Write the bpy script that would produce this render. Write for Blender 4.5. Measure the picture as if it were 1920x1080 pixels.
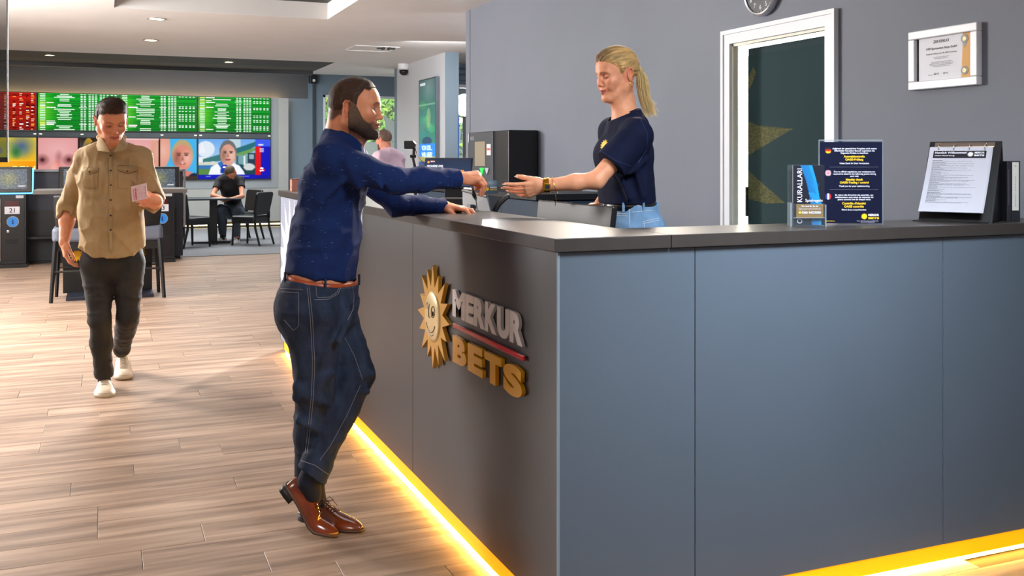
import bpy, bmesh, math, random
import numpy as np
from mathutils import Vector, Matrix
from mathutils.bvhtree import BVHTree

for _o in list(bpy.data.objects): bpy.data.objects.remove(_o)
SC = bpy.context.scene
COL = SC.collection
R_ = random.Random(7)
# ------------------------------------------------------------------ camera
F_, H_, HV = 1850.0, 1.4, 300.0
TH = math.radians(22.41)
ST, CT = math.sin(TH), math.cos(TH)
cam_d = bpy.data.cameras.new('camera'); cam = bpy.data.objects.new('camera', cam_d); COL.objects.link(cam)
cam.location = (0, 0, H_); cam.rotation_euler = (math.pi/2, 0, -TH)
cam_d.lens = 36*F_/1920; cam_d.sensor_width = 36; cam_d.shift_y = -0.125; cam_d.clip_start = 0.05
SC.camera = cam
SC.view_settings.view_transform = 'Standard'; SC.view_settings.look = 'None'
SC.view_settings.gamma = 1; SC.view_settings.use_curve_mapping = False
SC.view_settings.exposure = 0.0
# ------------------------------------------------------------------ world
wd = bpy.data.worlds.new('world'); SC.world = wd; wd.use_nodes = True
wd.node_tree.nodes['Background'].inputs[0].default_value = (0.80, 0.90, 1.0, 1)
wd.node_tree.nodes['Background'].inputs[1].default_value = 0.16

def W(u, v, z):
    l = (u-960)*z/F_; return Vector((l*CT+z*ST, -l*ST+z*CT, H_-(v-HV)*z/F_))

def lin(c):
    return tuple(((x/255)/12.92 if x/255 <= .04045 else ((x/255+.055)/1.055)**2.4) for x in c[:3])

def area(name, loc, target, size, power, color=(1, 1, 1), size_y=None, spread=None, shape=None):
    l = bpy.data.lights.new(name, 'AREA'); l.energy = power; l.color = color; l.size = size
    if size_y: l.shape = 'RECTANGLE'; l.size_y = size_y
    if shape: l.shape = shape
    if spread: l.spread = math.radians(spread)
    o = bpy.data.objects.new(name, l); COL.objects.link(o); o.location = loc
    d = Vector(target)-Vector(loc); o.rotation_euler = d.to_track_quat('-Z', 'Y').to_euler(); return o
def spot(name, loc, target, power, angle, blend=.6, color=(1, 1, 1), radius=.05):
    l = bpy.data.lights.new(name, 'SPOT'); l.energy = power; l.color = color; l.spot_size = math.radians(angle)
    l.spot_blend = blend; l.shadow_soft_size = radius
    o = bpy.data.objects.new(name, l); COL.objects.link(o); o.location = loc
    d = Vector(target)-Vector(loc); o.rotation_euler = d.to_track_quat('-Z', 'Y').to_euler(); return o
area('soft_overhead', (-2.2, 7.0, 2.8), (-2.0, 7.0, 0), 2.0, 95, (1, .94, .88), size_y=3.5, spread=130)
area('soft_far', (-.5, 12.8, 2.8), (-.5, 12.5, 0), 4.0, 130, (1, .96, .92), size_y=3.0)
area('back_left', (-3.6, 10.2, 2.5), (.2, 6.0, .6), .9, 430, (1, .96, .92))
area('window_lamp', tuple(W(882, 200, 12.6)), (1.2, 3.6, .7), .3, 260, (1, .98, .96), shape='DISK', spread=40)
area('key_right', (3.1, 5.6, 2.7), (1.0, 3.9, 1.2), .6, 75, (1, .88, .74), spread=100)
area('staff_wash', (2.2, 4.8, 2.82), (2.7, 4.8, 1.2), .8, 22, (.93, .95, 1), size_y=3.5)  # added wash to brighten the wall behind the counter, no fixture there
area('front_cool', (1.9, 1.35, 2.7), (1.95, 2.7, 1.0), .8, 36, (.80, .90, 1), spread=85)
area('front_fill', (-2.2, .5, 2.6), (-.4, 3.6, 0), 1.2, 26, (1, .88, .76), spread=110)
area('backroom_lamp', (4.4, 6.2, 2.3), (5.2, 7.3, 1.3), .8, 300, (1, .99, .95))
area('back_hall', (1.5, 18.5, 3.3), (1.5, 19.0, 0), 4.0, 420, (.95, .98, 1))
area('ceiling_fill', (-2.6, 8.5, 1.9), (-1.0, 9.0, 2.87), 1.5, 250, (1, .98, .96))  # added in mid-air to whiten the ceiling, no fixture there
area('hall_right', (3.9, 11.5, 2.8), (4.2, 12.5, 1.2), 1.0, 60, (.96, .98, 1))
sn = bpy.data.lights.new('sun', 'SUN'); sn.energy = 9; sn.angle = .02; so = bpy.data.objects.new('sun', sn); COL.objects.link(so); so.location = (8, 20, 10)
so.rotation_euler = (Vector((.35, .55, -.8))).to_track_quat('-Z', 'Y').to_euler()

# ------------------------------------------------------------------ position helpers
def ang(u): return TH+math.atan((u-960)/F_)
def yon(X, u): return X/math.tan(ang(u))
def xon(Y, u): return Y*math.tan(ang(u))
def dep(X, Y): return X*ST+Y*CT
def hh(v, X, Y): return H_-(v-HV)*dep(X, Y)/F_

# ------------------------------------------------------------------ materials
MATS = {}
def mat(name, col, rough=.5, metal=0, noise=0, nscale=8, bump=0, bscale=60, emit=None, estr=1, alpha=None, trans=0, spec=.5, stretch=None,
        coat=0, sub=0, vcol=False, sheen=0, nmul=None, ior=None):
    if name in MATS: return MATS[name]
    m = bpy.data.materials.new(name); m.use_nodes = True; MATS[name] = m
    nt = m.node_tree; b = nt.nodes['Principled BSDF']; L = nt.links.new
    c = lin(col); b.inputs['Base Color'].default_value = (*c, 1)
    b.inputs['Roughness'].default_value = rough; b.inputs['Metallic'].default_value = metal
    b.inputs['Specular IOR Level'].default_value = spec
    if coat: b.inputs['Coat Weight'].default_value = coat; b.inputs['Coat Roughness'].default_value = .12
    if trans: b.inputs['Transmission Weight'].default_value = trans
    if ior: b.inputs['IOR'].default_value = ior
    if sheen: b.inputs['Sheen Weight'].default_value = sheen; b.inputs['Sheen Roughness'].default_value = .5
    if sub:
        b.inputs['Subsurface Weight'].default_value = sub; b.inputs['Subsurface Radius'].default_value = (.012, .005, .003)
        b.inputs['Subsurface Scale'].default_value = 1.0
    if alpha is not None: b.inputs['Alpha'].default_value = alpha
    src = None
    if vcol:
        a = nt.nodes.new('ShaderNodeAttribute'); a.attribute_name = 'Col'; src = a.outputs['Color']
    if noise or bump:
        tc = nt.nodes.new('ShaderNodeTexCoord'); mp = nt.nodes.new('ShaderNodeMapping')
        L(tc.outputs['Object'], mp.inputs[0]); mp.inputs['Scale'].default_value = stretch or (1, 1, 1)
    if noise:
        n = nt.nodes.new('ShaderNodeTexNoise'); n.inputs['Scale'].default_value = nscale; n.inputs['Detail'].default_value = 4
        L(mp.outputs[0], n.inputs[0])
        r = nt.nodes.new('ShaderNodeMapRange'); r.inputs[1].default_value = .3; r.inputs[2].default_value = .7
        r.inputs[3].default_value = 1-noise; r.inputs[4].default_value = 1+noise; L(n.outputs[0], r.inputs[0])
        mx = nt.nodes.new('ShaderNodeVectorMath'); mx.operation = 'SCALE'; L(r.outputs[0], mx.inputs['Scale'])
        if src: L(src, mx.inputs[0])
        else: mx.inputs[0].default_value = c
        src = mx.outputs[0]
    if src: L(src, b.inputs['Base Color'])
    if bump:
        n2 = nt.nodes.new('ShaderNodeTexNoise'); n2.inputs['Scale'].default_value = bscale; n2.inputs['Detail'].default_value = 3
        L(mp.outputs[0], n2.inputs[0]); bp = nt.nodes.new('ShaderNodeBump'); bp.inputs['Strength'].default_value = bump
        bp.inputs['Distance'].default_value = .01; L(n2.outputs[0], bp.inputs['Height']); L(bp.outputs[0], b.inputs['Normal'])
    if emit is not None:
        if emit == 'vcol': L(src, b.inputs['Emission Color'])
        else: b.inputs['Emission Color'].default_value = (*lin(emit), 1)
        b.inputs['Emission Strength'].default_value = estr
    return m

# ------------------------------------------------------------------ mesh builder
def fix_parent(o, parent, world):
    if parent is None: return
    o.parent = parent
    if world:
        M = Matrix.Identity(4); p = parent; chain = []
        while p is not None: chain.append(p); p = p.parent
        for q in reversed(chain): M = M @ (q.matrix_parent_inverse @ q.matrix_basis)
        o.matrix_parent_inverse = M.inverted()
def tag(o, label=None, cat=None, group=None, kind=None):
    if label: o['label'] = label
    if cat: o['category'] = cat
    if group: o['group'] = group
    if kind: o['kind'] = kind
    return o
def empty(name, loc, label, cat, group=None, rz=0):
    o = bpy.data.objects.new(name, None); COL.objects.link(o); o.location = loc; o.rotation_euler = (0, 0, rz)
    o.empty_display_size = .1
    return tag(o, label, cat, group)
def mkobj(name, me, mats, parent=None, world=True, smooth=False, bevel=0):
    for m in (mats if isinstance(mats, (list, tuple)) else [mats]): me.materials.append(m)
    if smooth:
        me.polygons.foreach_set('use_smooth', [True]*len(me.polygons))
    o = bpy.data.objects.new(name, me); COL.objects.link(o); fix_parent(o, parent, world)
    if bevel:
        b = o.modifiers.new('bevel', 'BEVEL'); b.width = bevel; b.segments = 2; b.limit_method = 'ANGLE'; b.angle_limit = .7
    return o
class MB:
    def __init__(s): s.v = []; s.f = []; s.m = []
    def add(s, vs, fs, mi=0):
        n = len(s.v); s.v += [tuple(x) for x in vs]; s.f += [tuple(i+n for i in f) for f in fs]; s.m += [mi]*len(fs); return s
    def box(s, c, d, mi=0, R=None):
        x, y, z = d[0]/2, d[1]/2, d[2]/2
        vs = [Vector(p) for p in ((-x, -y, -z), (x, -y, -z), (x, y, -z), (-x, y, -z), (-x, -y, z), (x, -y, z), (x, y, z), (-x, y, z))]
        if R is not None: vs = [R @ p for p in vs]
        c = Vector(c)
        return s.add([c+p for p in vs], [(3, 2, 1, 0), (4, 5, 6, 7), (0, 1, 5, 4), (1, 2, 6, 5), (2, 3, 7, 6), (3, 0, 4, 7)], mi)
    def bb(s, lo, hi, mi=0):
        return s.box([(a+b)/2 for a, b in zip(lo, hi)], [abs(b-a) for a, b in zip(lo, hi)], mi)
    def tube(s, pts, r, n=8, mi=0, caps=True, flat=None):
        pts = [Vector(p) for p in pts]; k = len(pts); rs = r if isinstance(r, (list, tuple)) else [r]*k
        base = len(s.v); up = None
        for i, p in enumerate(pts):
            t = (pts[min(i+1, k-1)]-pts[max(i-1, 0)]).normalized()
            if up is None: up = Vector((0, 0, 1)) if abs(t.z) < .9 else Vector((1, 0, 0))
            a = t.cross(up)
            if a.length < 1e-6: a = t.orthogonal()
            a.normalize(); b = a.cross(t).normalized(); up = b
            for j in range(n):
                w = 2*math.pi*j/n; q = a*math.cos(w)*rs[i]+b*math.sin(w)*rs[i]*(flat or 1); s.v.append(tuple(p+q))
        for i in range(k-1):
            for j in range(n):
                s.f.append((base+i*n+j, base+i*n+(j+1) % n, base+(i+1)*n+(j+1) % n, base+(i+1)*n+j)); s.m.append(mi)
        if caps:
            s.f.append(tuple(base+j for j in range(n-1, -1, -1))); s.m.append(mi)
            s.f.append(tuple(base+(k-1)*n+j for j in range(n))); s.m.append(mi)
        return s
    def lathe(s, prof, o, axis=(0, 0, 1), n=24, mi=0):
        ax = Vector(axis).normalized(); a = ax.orthogonal().normalized(); b = ax.cross(a); o = Vector(o); base = len(s.v)
        for (r, h) in prof:
            for j in range(n):
                w = 2*math.pi*j/n; s.v.append(tuple(o+ax*h+(a*math.cos(w)+b*math.sin(w))*r))
        for i in range(len(prof)-1):
            for j in range(n):
                s.f.append((base+i*n+j, base+i*n+(j+1) % n, base+(i+1)*n+(j+1) % n, base+(i+1)*n+j)); s.m.append(mi)
        s.f.append(tuple(base+j for j in range(n-1, -1, -1))); s.m.append(mi)
        s.f.append(tuple(base+(len(prof)-1)*n+j for j in range(n))); s.m.append(mi)
        return s
    def prism(s, poly, o, ux, uy, d, mi=0):
        o, ux, uy = Vector(o), Vector(ux), Vector(uy); nz = ux.cross(uy).normalized()*d; n = len(poly)
        vs = [o+ux*x+uy*y for x, y in poly]; vs += [p+nz for p in vs]
        fs = [tuple(range(n-1, -1, -1)), tuple(range(n, 2*n))]+[(i, (i+1) % n, n+(i+1) % n, n+i) for i in range(n)]
        return s.add(vs, fs, mi)
    def mesh(s, name):
        me = bpy.data.meshes.new(name); me.from_pydata(s.v, [], s.f)
        me.polygons.foreach_set('material_index', s.m); me.update(); return me
    def build(s, name, mats, parent=None, world=True, smooth=False, bevel=0):
        return mkobj(name, s.mesh(name), mats, parent, world, smooth, bevel)
def rotm(axis, deg): return Matrix.Rotation(math.radians(deg), 3, axis)
def dup(o, parent=None, root=True):
    c = o.copy(); COL.objects.link(c)
    if parent is not None: c.parent = parent
    for ch in list(o.children): dup(ch, c, False)
    return c

# ------------------------------------------------------------------ text (flat or raised lettering as mesh)
def textmesh(body, bold=0.0, extrude=0.0, align='LEFT', spacing=1.0, line=1.0, res=3, shear=0):
    cu = bpy.data.curves.new('t', 'FONT'); cu.body = body; cu.align_x = align; cu.offset = bold; cu.extrude = extrude
    cu.resolution_u = res; cu.space_character = spacing; cu.space_line = line; cu.fill_mode = 'BOTH' if extrude else 'FRONT'
    cu.shear = shear
    ob = bpy.data.objects.new('t', cu); COL.objects.link(ob)
    dg = bpy.context.evaluated_depsgraph_get(); me = bpy.data.meshes.new_from_object(ob.evaluated_get(dg))
    bpy.data.objects.remove(ob); return me
def text(name, body, o, ux, uy, m, w=None, h=None, size=None, parent=None, anchor='l', depth=0, bold=0.0, align='LEFT', world=True, **k):
    """o = lower-left (or centre) point; ux, uy unit vectors of the writing; w/h = fitted size in metres"""
    me = textmesh(body, bold, 0.05 if depth else 0, align, **k)
    n = len(me.vertices)
    if n == 0: return None
    a = np.empty(n*3); me.vertices.foreach_get('co', a); a = a.reshape(-1, 3)
    lo, hi = a.min(0), a.max(0)
    sx = sy = size if size else 1
    if w: sx = w/(hi[0]-lo[0])
    if h: sy = h/(hi[1]-lo[1])
    if w and not h: sy = sx
    if h and not w: sx = sy
    ux, uy = Vector(ux).normalized(), Vector(uy).normalized(); nz = ux.cross(uy)
    x = (a[:, 0]-(lo[0] if anchor == 'l' else (lo[0]+hi[0])/2))*sx; y = (a[:, 1]-(lo[1] if anchor == 'l' else (lo[1]+hi[1])/2))*sy
    z = (a[:, 2]-lo[2])*(depth/.1 if depth else 0)
    P = np.array(o)[None]+x[:, None]*np.array(ux)+y[:, None]*np.array(uy)+z[:, None]*np.array(nz)
    me.vertices.foreach_set('co', P.ravel()); me.update(); me.materials.clear()
    return mkobj(name, me, m, parent, world)

# ------------------------------------------------------------------ flat prints and screen pictures, painted on a grid of faces
class Canvas:
    def __init__(s, w, h, bg): s.w, s.h = w, h; s.a = np.zeros((h, w, 3)); s.a[:] = bg; s.Y, s.X = np.mgrid[0:h, 0:w]; s.X = (s.X+.5)/w; s.Y = (s.Y+.5)/h
    def put(s, m, c, al=1.0): s.a[m] = s.a[m]*(1-al)+np.array(c, float)*al
    def rect(s, x0, y0, x1, y1, c, al=1.0): s.put((s.X >= x0) & (s.X < x1) & (s.Y >= y0) & (s.Y < y1), c, al)
    def ell(s, cx, cy, rx, ry, c, al=1.0, rot=0):
        dx, dy = s.X-cx, s.Y-cy; q = s.w/s.h; dx = dx*q; ca, sa = math.cos(rot), math.sin(rot)
        s.put(((dx*ca+dy*sa)/(rx*q))**2+((-dx*sa+dy*ca)/ry)**2 < 1, c, al)
    def soft(s, cx, cy, rx, ry, c, al=1.0):
        d = np.clip(1-np.sqrt(((s.X-cx)/rx)**2+((s.Y-cy)/ry)**2), 0, 1)[..., None]*al; s.a = s.a*(1-d)+np.array(c, float)*d
    def poly(s, pts, c, al=1.0):
        m = np.zeros(s.X.shape, bool); n = len(pts)
        for i in range(n):
            (x0, y0), (x1, y1) = pts[i], pts[(i+1) % n]
            if y0 == y1: continue
            m ^= ((s.Y >= min(y0, y1)) & (s.Y < max(y0, y1)) & (s.X < x0+(s.Y-y0)*(x1-x0)/(y1-y0)))
        s.put(m, c, al)
    def blur(s, n):
        for _ in range(n):
            p = np.pad(s.a, ((1, 1), (1, 1), (0, 0)), 'edge'); s.a = (p[:-2, 1:-1]+p[2:, 1:-1]+p[1:-1, :-2]+p[1:-1, 2:]+4*s.a)/8
    def grad(s, top, bot): s.a[:] = np.array(top, float)*(1-s.Y[..., None])+np.array(bot, float)*s.Y[..., None]
    def noise(s, amp, seed=1):
        r = np.random.RandomState(seed); s.a = np.clip(s.a+r.uniform(-amp, amp, s.a.shape[:2])[..., None], 0, 255)
    def obj(s, name, o, ux, uy, w, h, m, parent=None, world=True):
        """o = top-left corner"""
        o, ux, uy = np.array(o, float), np.array(Vector(ux).normalized()), np.array(Vector(uy).normalized())
        gx = np.linspace(0, w, s.w+1); gy = np.linspace(0, h, s.h+1)
        P = o+gx[None, :, None]*ux-gy[:, None, None]*uy
        i, j = np.mgrid[0:s.h, 0:s.w]; a = i*(s.w+1)+j
        f = np.stack([a+s.w+1, a+s.w+2, a+1, a], -1).reshape(-1, 4)
        me = bpy.data.meshes.new(name); me.vertices.add(P.shape[0]*P.shape[1]); me.vertices.foreach_set('co', P.ravel())
        nf = len(f); me.loops.add(nf*4); me.polygons.add(nf); me.loops.foreach_set('vertex_index', f.ravel().astype(np.int32))
        me.polygons.foreach_set('loop_start', np.arange(nf, dtype=np.int32)*4); me.update(calc_edges=True)
        c = s.a/255; c = np.where(c <= .04045, c/12.92, ((c+.055)/1.055)**2.4).reshape(-1, 3)
        c = np.concatenate([c, np.ones((nf, 1))], 1); ca = me.color_attributes.new('Col', 'FLOAT_COLOR', 'CORNER')
        ca.data.foreach_set('color', np.repeat(c, 4, 0).ravel()); return mkobj(name, me, m, parent, world)
M_SCR = mat('screen_picture', (0, 0, 0), .6, vcol=True, emit='vcol', estr=1.0, spec=.08)
MATS['screen_picture'].node_tree.nodes['Principled BSDF'].inputs['Base Color'].default_value = (0, 0, 0, 1)
for l in list(M_SCR.node_tree.links):
    if l.to_socket.name == 'Base Color': M_SCR.node_tree.links.remove(l)
M_PRINT = mat('printed_sheet', (255, 255, 255), .4, vcol=True)
def sun_poly(n, R, r, cx=0, cy=0, ph=0, sx=1, rs=None):
    p = []
    for i in range(2*n):
        a = ph+math.pi*i/n; q = (R*(rs[(i//2) % len(rs)] if rs else 1)) if i % 2 == 0 else r
        p.append((cx+q*math.sin(a)*sx, cy+q*math.cos(a)))
    return p
# ================================================================== SETTING
m_wood_sub = mat('subfloor', (60, 50, 42), .9)
m_ceil = mat('ceiling_paint', (222, 220, 218), .6, noise=.02, nscale=3)
m_dark = mat('dark_soffit', (40, 38, 30), .6)
m_olive = mat('olive_soffit', (72, 66, 52), .6)
m_black = mat('black_satin', (16, 16, 18), .4)
m_wallg = mat('grey_violet_wall_paint', (110, 115, 127), .62, noise=.03, nscale=2.5, bump=.05, bscale=300)
m_wallb = mat('blue_grey_wall_paint', (112, 128, 140), .6, noise=.03, nscale=2)
m_wallk = mat('dark_grey_wall_paint', (84, 84, 87), .7, noise=.03, nscale=2)
m_white = mat('white_trim_paint', (222, 224, 228), .35)
m_carpet = mat('grey_carpet', (128, 130, 134), .95, noise=.06, nscale=30, bump=.3, bscale=400)
# floor base and carpet
fb = MB().bb((-8, -1.5, -.06), (3.3, 15.0, -.012)).bb((3.3, 9.07, -.06), (8.0, 15.0, -.012)).build('floor', m_wood_sub); tag(fb, kind='structure')
MB().bb((-8, 15.0, -.06), (9, 21.4, .001)).build('carpet', m_carpet, fb)
MB().bb((-8, 14.985, -.06), (9, 15.0, .004)).build('threshold_strip', mat('threshold', (120, 116, 110), .4, .6), fb)
# planks
def plank_mat():
    m = bpy.data.materials.new('oak_plank'); m.use_nodes = True; nt = m.node_tree; L = nt.links.new; N = nt.nodes.new
    b = nt.nodes['Principled BSDF']; g = N('ShaderNodeNewGeometry'); oi = N('ShaderNodeObjectInfo')
    sx = N('ShaderNodeSeparateXYZ'); L(g.outputs['Position'], sx.inputs[0])
    # a plank's row and running number give each its own tone
    at = N('ShaderNodeAttribute'); at.attribute_name = 'tone'
    ad = N('ShaderNodeMath'); ad.operation = 'ADD'; L(oi.outputs['Random'], ad.inputs[0]); L(at.outputs['Fac'], ad.inputs[1])
    fr = N('ShaderNodeMath'); fr.operation = 'FRACT'; L(ad.outputs[0], fr.inputs[0])
    cb = N('ShaderNodeCombineXYZ'); 
    m1 = N('ShaderNodeMath'); m1.operation = 'MULTIPLY'; m1.inputs[1].default_value = 37; L(fr.outputs[0], m1.inputs[0])
    L(sx.outputs[0], cb.inputs[0]); L(sx.outputs[1], cb.inputs[1]); L(m1.outputs[0], cb.inputs[2])
    mp = N('ShaderNodeMapping'); mp.inputs['Scale'].default_value = (1.1, 13, 1); L(cb.outputs[0], mp.inputs[0])
    n = N('ShaderNodeTexNoise'); n.inputs['Scale'].default_value = 1.3; n.inputs['Detail'].default_value = 6; n.inputs['Roughness'].default_value = .55
    L(mp.outputs[0], n.inputs[0])
    cr = N('ShaderNodeValToRGB'); L(n.outputs[0], cr.inputs[0]); e = cr.color_ramp.elements
    e[0].position = .3; e[0].color = (*lin((122, 98, 82)), 1); e[1].position = .72; e[1].color = (*lin((198, 170, 148)), 1)
    x = e.new(.5); x.color = (*lin((164, 137, 116)), 1)
    mp2 = N('ShaderNodeMapping'); mp2.inputs['Scale'].default_value = (4, 120, 1); L(cb.outputs[0], mp2.inputs[0])
    n2 = N('ShaderNodeTexNoise'); n2.inputs['Scale'].default_value = 1.0; n2.inputs['Detail'].default_value = 3; L(mp2.outputs[0], n2.inputs[0])
    mr = N('ShaderNodeMapRange'); mr.inputs[3].default_value = .86; mr.inputs[4].default_value = 1.12; L(n2.outputs[0], mr.inputs[0])
    tr = N('ShaderNodeMapRange'); tr.inputs[3].default_value = .91; tr.inputs[4].default_value = 1.07; L(fr.outputs[0], tr.inputs[0])
    mm = N('ShaderNodeMath'); mm.operation = 'MULTIPLY'; L(mr.outputs[0], mm.inputs[0]); L(tr.outputs[0], mm.inputs[1])
    vm = N('ShaderNodeVectorMath'); vm.operation = 'SCALE'; L(cr.outputs[0], vm.inputs[0]); L(mm.outputs[0], vm.inputs['Scale'])
    L(vm.outputs[0], b.inputs['Base Color']); b.inputs['Roughness'].default_value = .42; b.inputs['Specular IOR Level'].default_value = .45
    bp = N('ShaderNodeBump'); bp.inputs['Strength'].default_value = .12; bp.inputs['Distance'].default_value = .002
    L(n2.outputs[0], bp.inputs['Height']); L(bp.outputs[0], b.inputs['Normal']); return m
M_PLANK = plank_mat()
PW, PL, G = .18, 1.22, .0016
def plank_mesh(L_):
    mb = MB(); x, y = L_/2-G/2, PW/2-G/2; b = .0012
    mb.add([(-x, -y, -.012), (x, -y, -.012), (x, y, -.012), (-x, y, -.012), (-x, -y, -b), (x, -y, -b), (x, y, -b), (-x, y, -b),
            (-x+b, -y+b, 0), (x-b, -y+b, 0), (x-b, y-b, 0), (-x+b, y-b, 0)],
           [(0, 1, 5, 4), (1, 2, 6, 5), (2, 3, 7, 6), (3, 0, 4, 7), (4, 5, 9, 8), (5, 6, 10, 9), (6, 7, 11, 10), (7, 4, 8, 11), (8, 9, 10, 11)])
    return mb
pm = plank_mesh(PL).mesh('plank'); pm.materials.append(M_PLANK)
far = MB(); tones = []; npl = 0
rr = random.Random(3)
for row in range(0, 92):
    yc = -1.5+PW*(row+.5)+.06
    if yc > 14.9: break
    off = rr.choice([0, .33, .61, .15, .48, .82, .7])*PL
    x = -8.2+off-PL
    while x < 7.9:
        x0, x1 = max(x, -7.9), min(x+PL, 7.9); xc = (x0+x1)/2; x += PL
        if x1-x0 < .1: continue
        if x0 > 1.3 and 2.55 < yc < 9.2 and x0 < 3.4: 
            if x1 < 3.45 or yc < 9.0: pass
        if xc > 3.3 and yc < 9.2: continue
        z = dep(xc, yc); vis = False
        for px in (x0, xc, x1):
            zz = dep(px, yc)
            if zz > .6:
                u = 960+F_*(px*CT-yc*ST)/zz; v = HV+F_*H_/zz
                if -40 < u < 1960 and v < 1140: vis = True
        # behind the counter the floor cannot be seen
        hidden = (x0 > 1.3 and yc > 2.8 and yc < 12)
        if vis and z < 7.7 and not hidden and abs(x1-x0-PL) < 1e-6 and npl < 300:
            o = bpy.data.objects.new('plank', pm); COL.objects.link(o); o.location = (xc, yc, 0); o.parent = fb; npl += 1
        else:
            mb = plank_mesh(x1-x0); n0 = len(mb.f); far.add([(a+xc, b_+yc, c_) for a, b_, c_ in mb.v], mb.f); tones += [rr.random()]*len(mb.f)
fo = far.build('plank_field', M_PLANK, fb); fo['kind'] = 'stuff'
at = fo.data.attributes.new('tone', 'FLOAT', 'FACE'); at.data.foreach_set('value', tones)
# ceiling with coffer
CH = 2.87
RX0, RX1, RY0, RY1 = .08, 2.15, 5.2, 10.27
cb = MB()
for lo, hi in (((-8, -1.5), (9, RY0)), ((-8, RY1), (9, 14.75)), ((-8, RY0), (RX0, RY1)), ((RX1, RY0), (9, RY1)), ((3.2, 14.75), (9, 16.9))):
    cb.bb((*lo, CH), (*hi, CH+.06))
ceil = cb.build('ceiling', m_ceil); tag(ceil, kind='structure')
cf = MB(); t = .15
cf.bb((RX0-.02, RY0-.02, CH+.06), (RX0, RY1+.02, CH+t+.02)); cf.bb((RX1, RY0-.02, CH+.06), (RX1+.02, RY1+.02, CH+t+.02))
cf.bb((RX0, RY0-.02, CH+.06), (RX1, RY0, CH+t+.02)); cf.bb((RX0, RY1, CH+.06), (RX1, RY1+.02, CH+t+.02))
cf.build('coffer_side', m_ceil, ceil)
MB().bb((RX0-.02, RY0-.02, CH+t+.02), (RX1+.02, RY1+.02, CH+t+.05)).build('coffer_panel', m_dark, ceil)
MB().bb((-8, 14.75, CH+.002), (3.2, 15.75, CH+.06)).build('dark_soffit', m_dark, ceil)
MB().bb((-8, 15.75, CH+.004), (3.2, 16.45, CH+.06)).build('olive_soffit', m_olive, ceil)
MB().bb((-8, 16.45, CH-.05), (3.2, 16.6, CH+.6)).build('black_beam', m_black, ceil)
MB().bb((-8, 16.6, 3.45), (9, 21.5, 3.5)).bb((3.2, 16.9, CH), (9, 16.95, 3.5)).build('upper_ceiling', m_wallk, ceil)
# ceiling access panel
ap = MB(); pc = Vector((*W(698, 91, F_*(CH-H_)/(HV-91))[:2], CH))
for a, b in (((-.3, -.3), (.3, -.285)), ((-.3, .285), (.3, .3)), ((-.3, -.3), (-.285, .3)), ((.285, -.3), (.3, .3))):
    ap.bb((pc.x+a[0], pc.y+a[1], CH-.006), (pc.x+b[0], pc.y+b[1], CH+.01))
apo = ap.build('ceiling_hatch', m_white); tag(apo, 'thin white square frame of a ceiling hatch above the far end of the counter', 'ceiling hatch')
gr = MB()
for i in range(8):
    a = math.pi*i/4+.2
    gr.box((pc.x+.16+.09*math.cos(a), pc.y-.1+.09*math.sin(a), CH-.006), (.07, .018, .012), R=rotm('Z', math.degrees(a)))
gr.build('vent_slot', m_black, apo)
# walls
XW = 3.3
def wall_with_hole():
    y0, y1 = yon(XW, 1571)-.0, yon(XW, 1356)
    mb = MB(); yd0, yd1 = yon(XW, 1552)+.0, yon(XW, 1373)
    mb.bb((XW, -1.5, 0), (XW+.03, yd0, CH)); mb.bb((XW, yd1, 0), (XW+.03, 9.07, CH)); mb.bb((XW, yd0, 2.06), (XW+.03, yd1, CH))
    return mb, yd0, yd1
mb, YD0, YD1 = wall_with_hole()
wr = mb.build('wall_right', m_wallg); tag(wr, kind='structure')
MB().bb((XW-.004, 9.07, 0), (6.5, 9.19, CH)).build('wall_end', m_wallg, wr)
# door frame: trim with profile
tr = MB()
fw = .075
tr.bb((XW-.02, YD1, 0), (XW-.0005, YD1+fw, 2.06)); tr.bb((XW-.02, YD0-fw, 0), (XW-.0005, YD0, 2.06)); tr.bb((XW-.02, YD0-fw, 2.06), (XW-.0005, YD1+fw, 2.06+fw))
q = .003; tr.bb((XW-.028, YD1+fw-.02, 0), (XW-.001, YD1+fw+q, 2.06+fw-.02)); tr.bb((XW-.028, YD0-fw-q, 0), (XW-.001, YD0-fw+.02, 2.06+fw-.02)); tr.bb((XW-.028, YD0-fw-q, 2.06+fw-.02), (XW-.001, YD1+fw+q, 2.06+fw+q))
dr = tr.build('door_1', m_white); tag(dr, kind='structure')
MB().bb((XW-.001, YD1-.012, 0), (XW+.032, YD1+.001, 2.06)).bb((XW-.001, YD0-.001, 0), (XW+.032, YD0+.012, 2.06)).bb((XW-.001, YD0-.012, 2.045), (XW+.032, YD1+.012, 2.072)).build('door_lining', mat('cream_lining', (232, 232, 214), .4), dr)
XL = 3.42
dl0, dl1 = yon(XL, 1562), yon(XL, 1403)
lf = MB().bb((XL, dl0-.1, .01), (XL+.04, dl1, 2.04)).build('door_leaf', mat('dark_teal_door', (34, 56, 60), .7, spec=.2), dr, bevel=.002)
cv = Canvas(150, 340, (34, 56, 60))
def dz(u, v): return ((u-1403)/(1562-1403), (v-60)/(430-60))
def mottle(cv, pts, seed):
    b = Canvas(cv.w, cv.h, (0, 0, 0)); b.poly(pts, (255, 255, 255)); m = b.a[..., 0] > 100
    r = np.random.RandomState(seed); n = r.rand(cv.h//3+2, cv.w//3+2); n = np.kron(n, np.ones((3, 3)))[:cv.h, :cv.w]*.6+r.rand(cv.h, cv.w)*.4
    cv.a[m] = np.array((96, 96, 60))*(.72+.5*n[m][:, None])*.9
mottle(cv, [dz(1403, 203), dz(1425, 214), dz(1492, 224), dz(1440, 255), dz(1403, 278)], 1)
mottle(cv, [dz(1403, 310), dz(1430, 335), dz(1477, 376), dz(1440, 380), dz(1403, 372)], 2)
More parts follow.
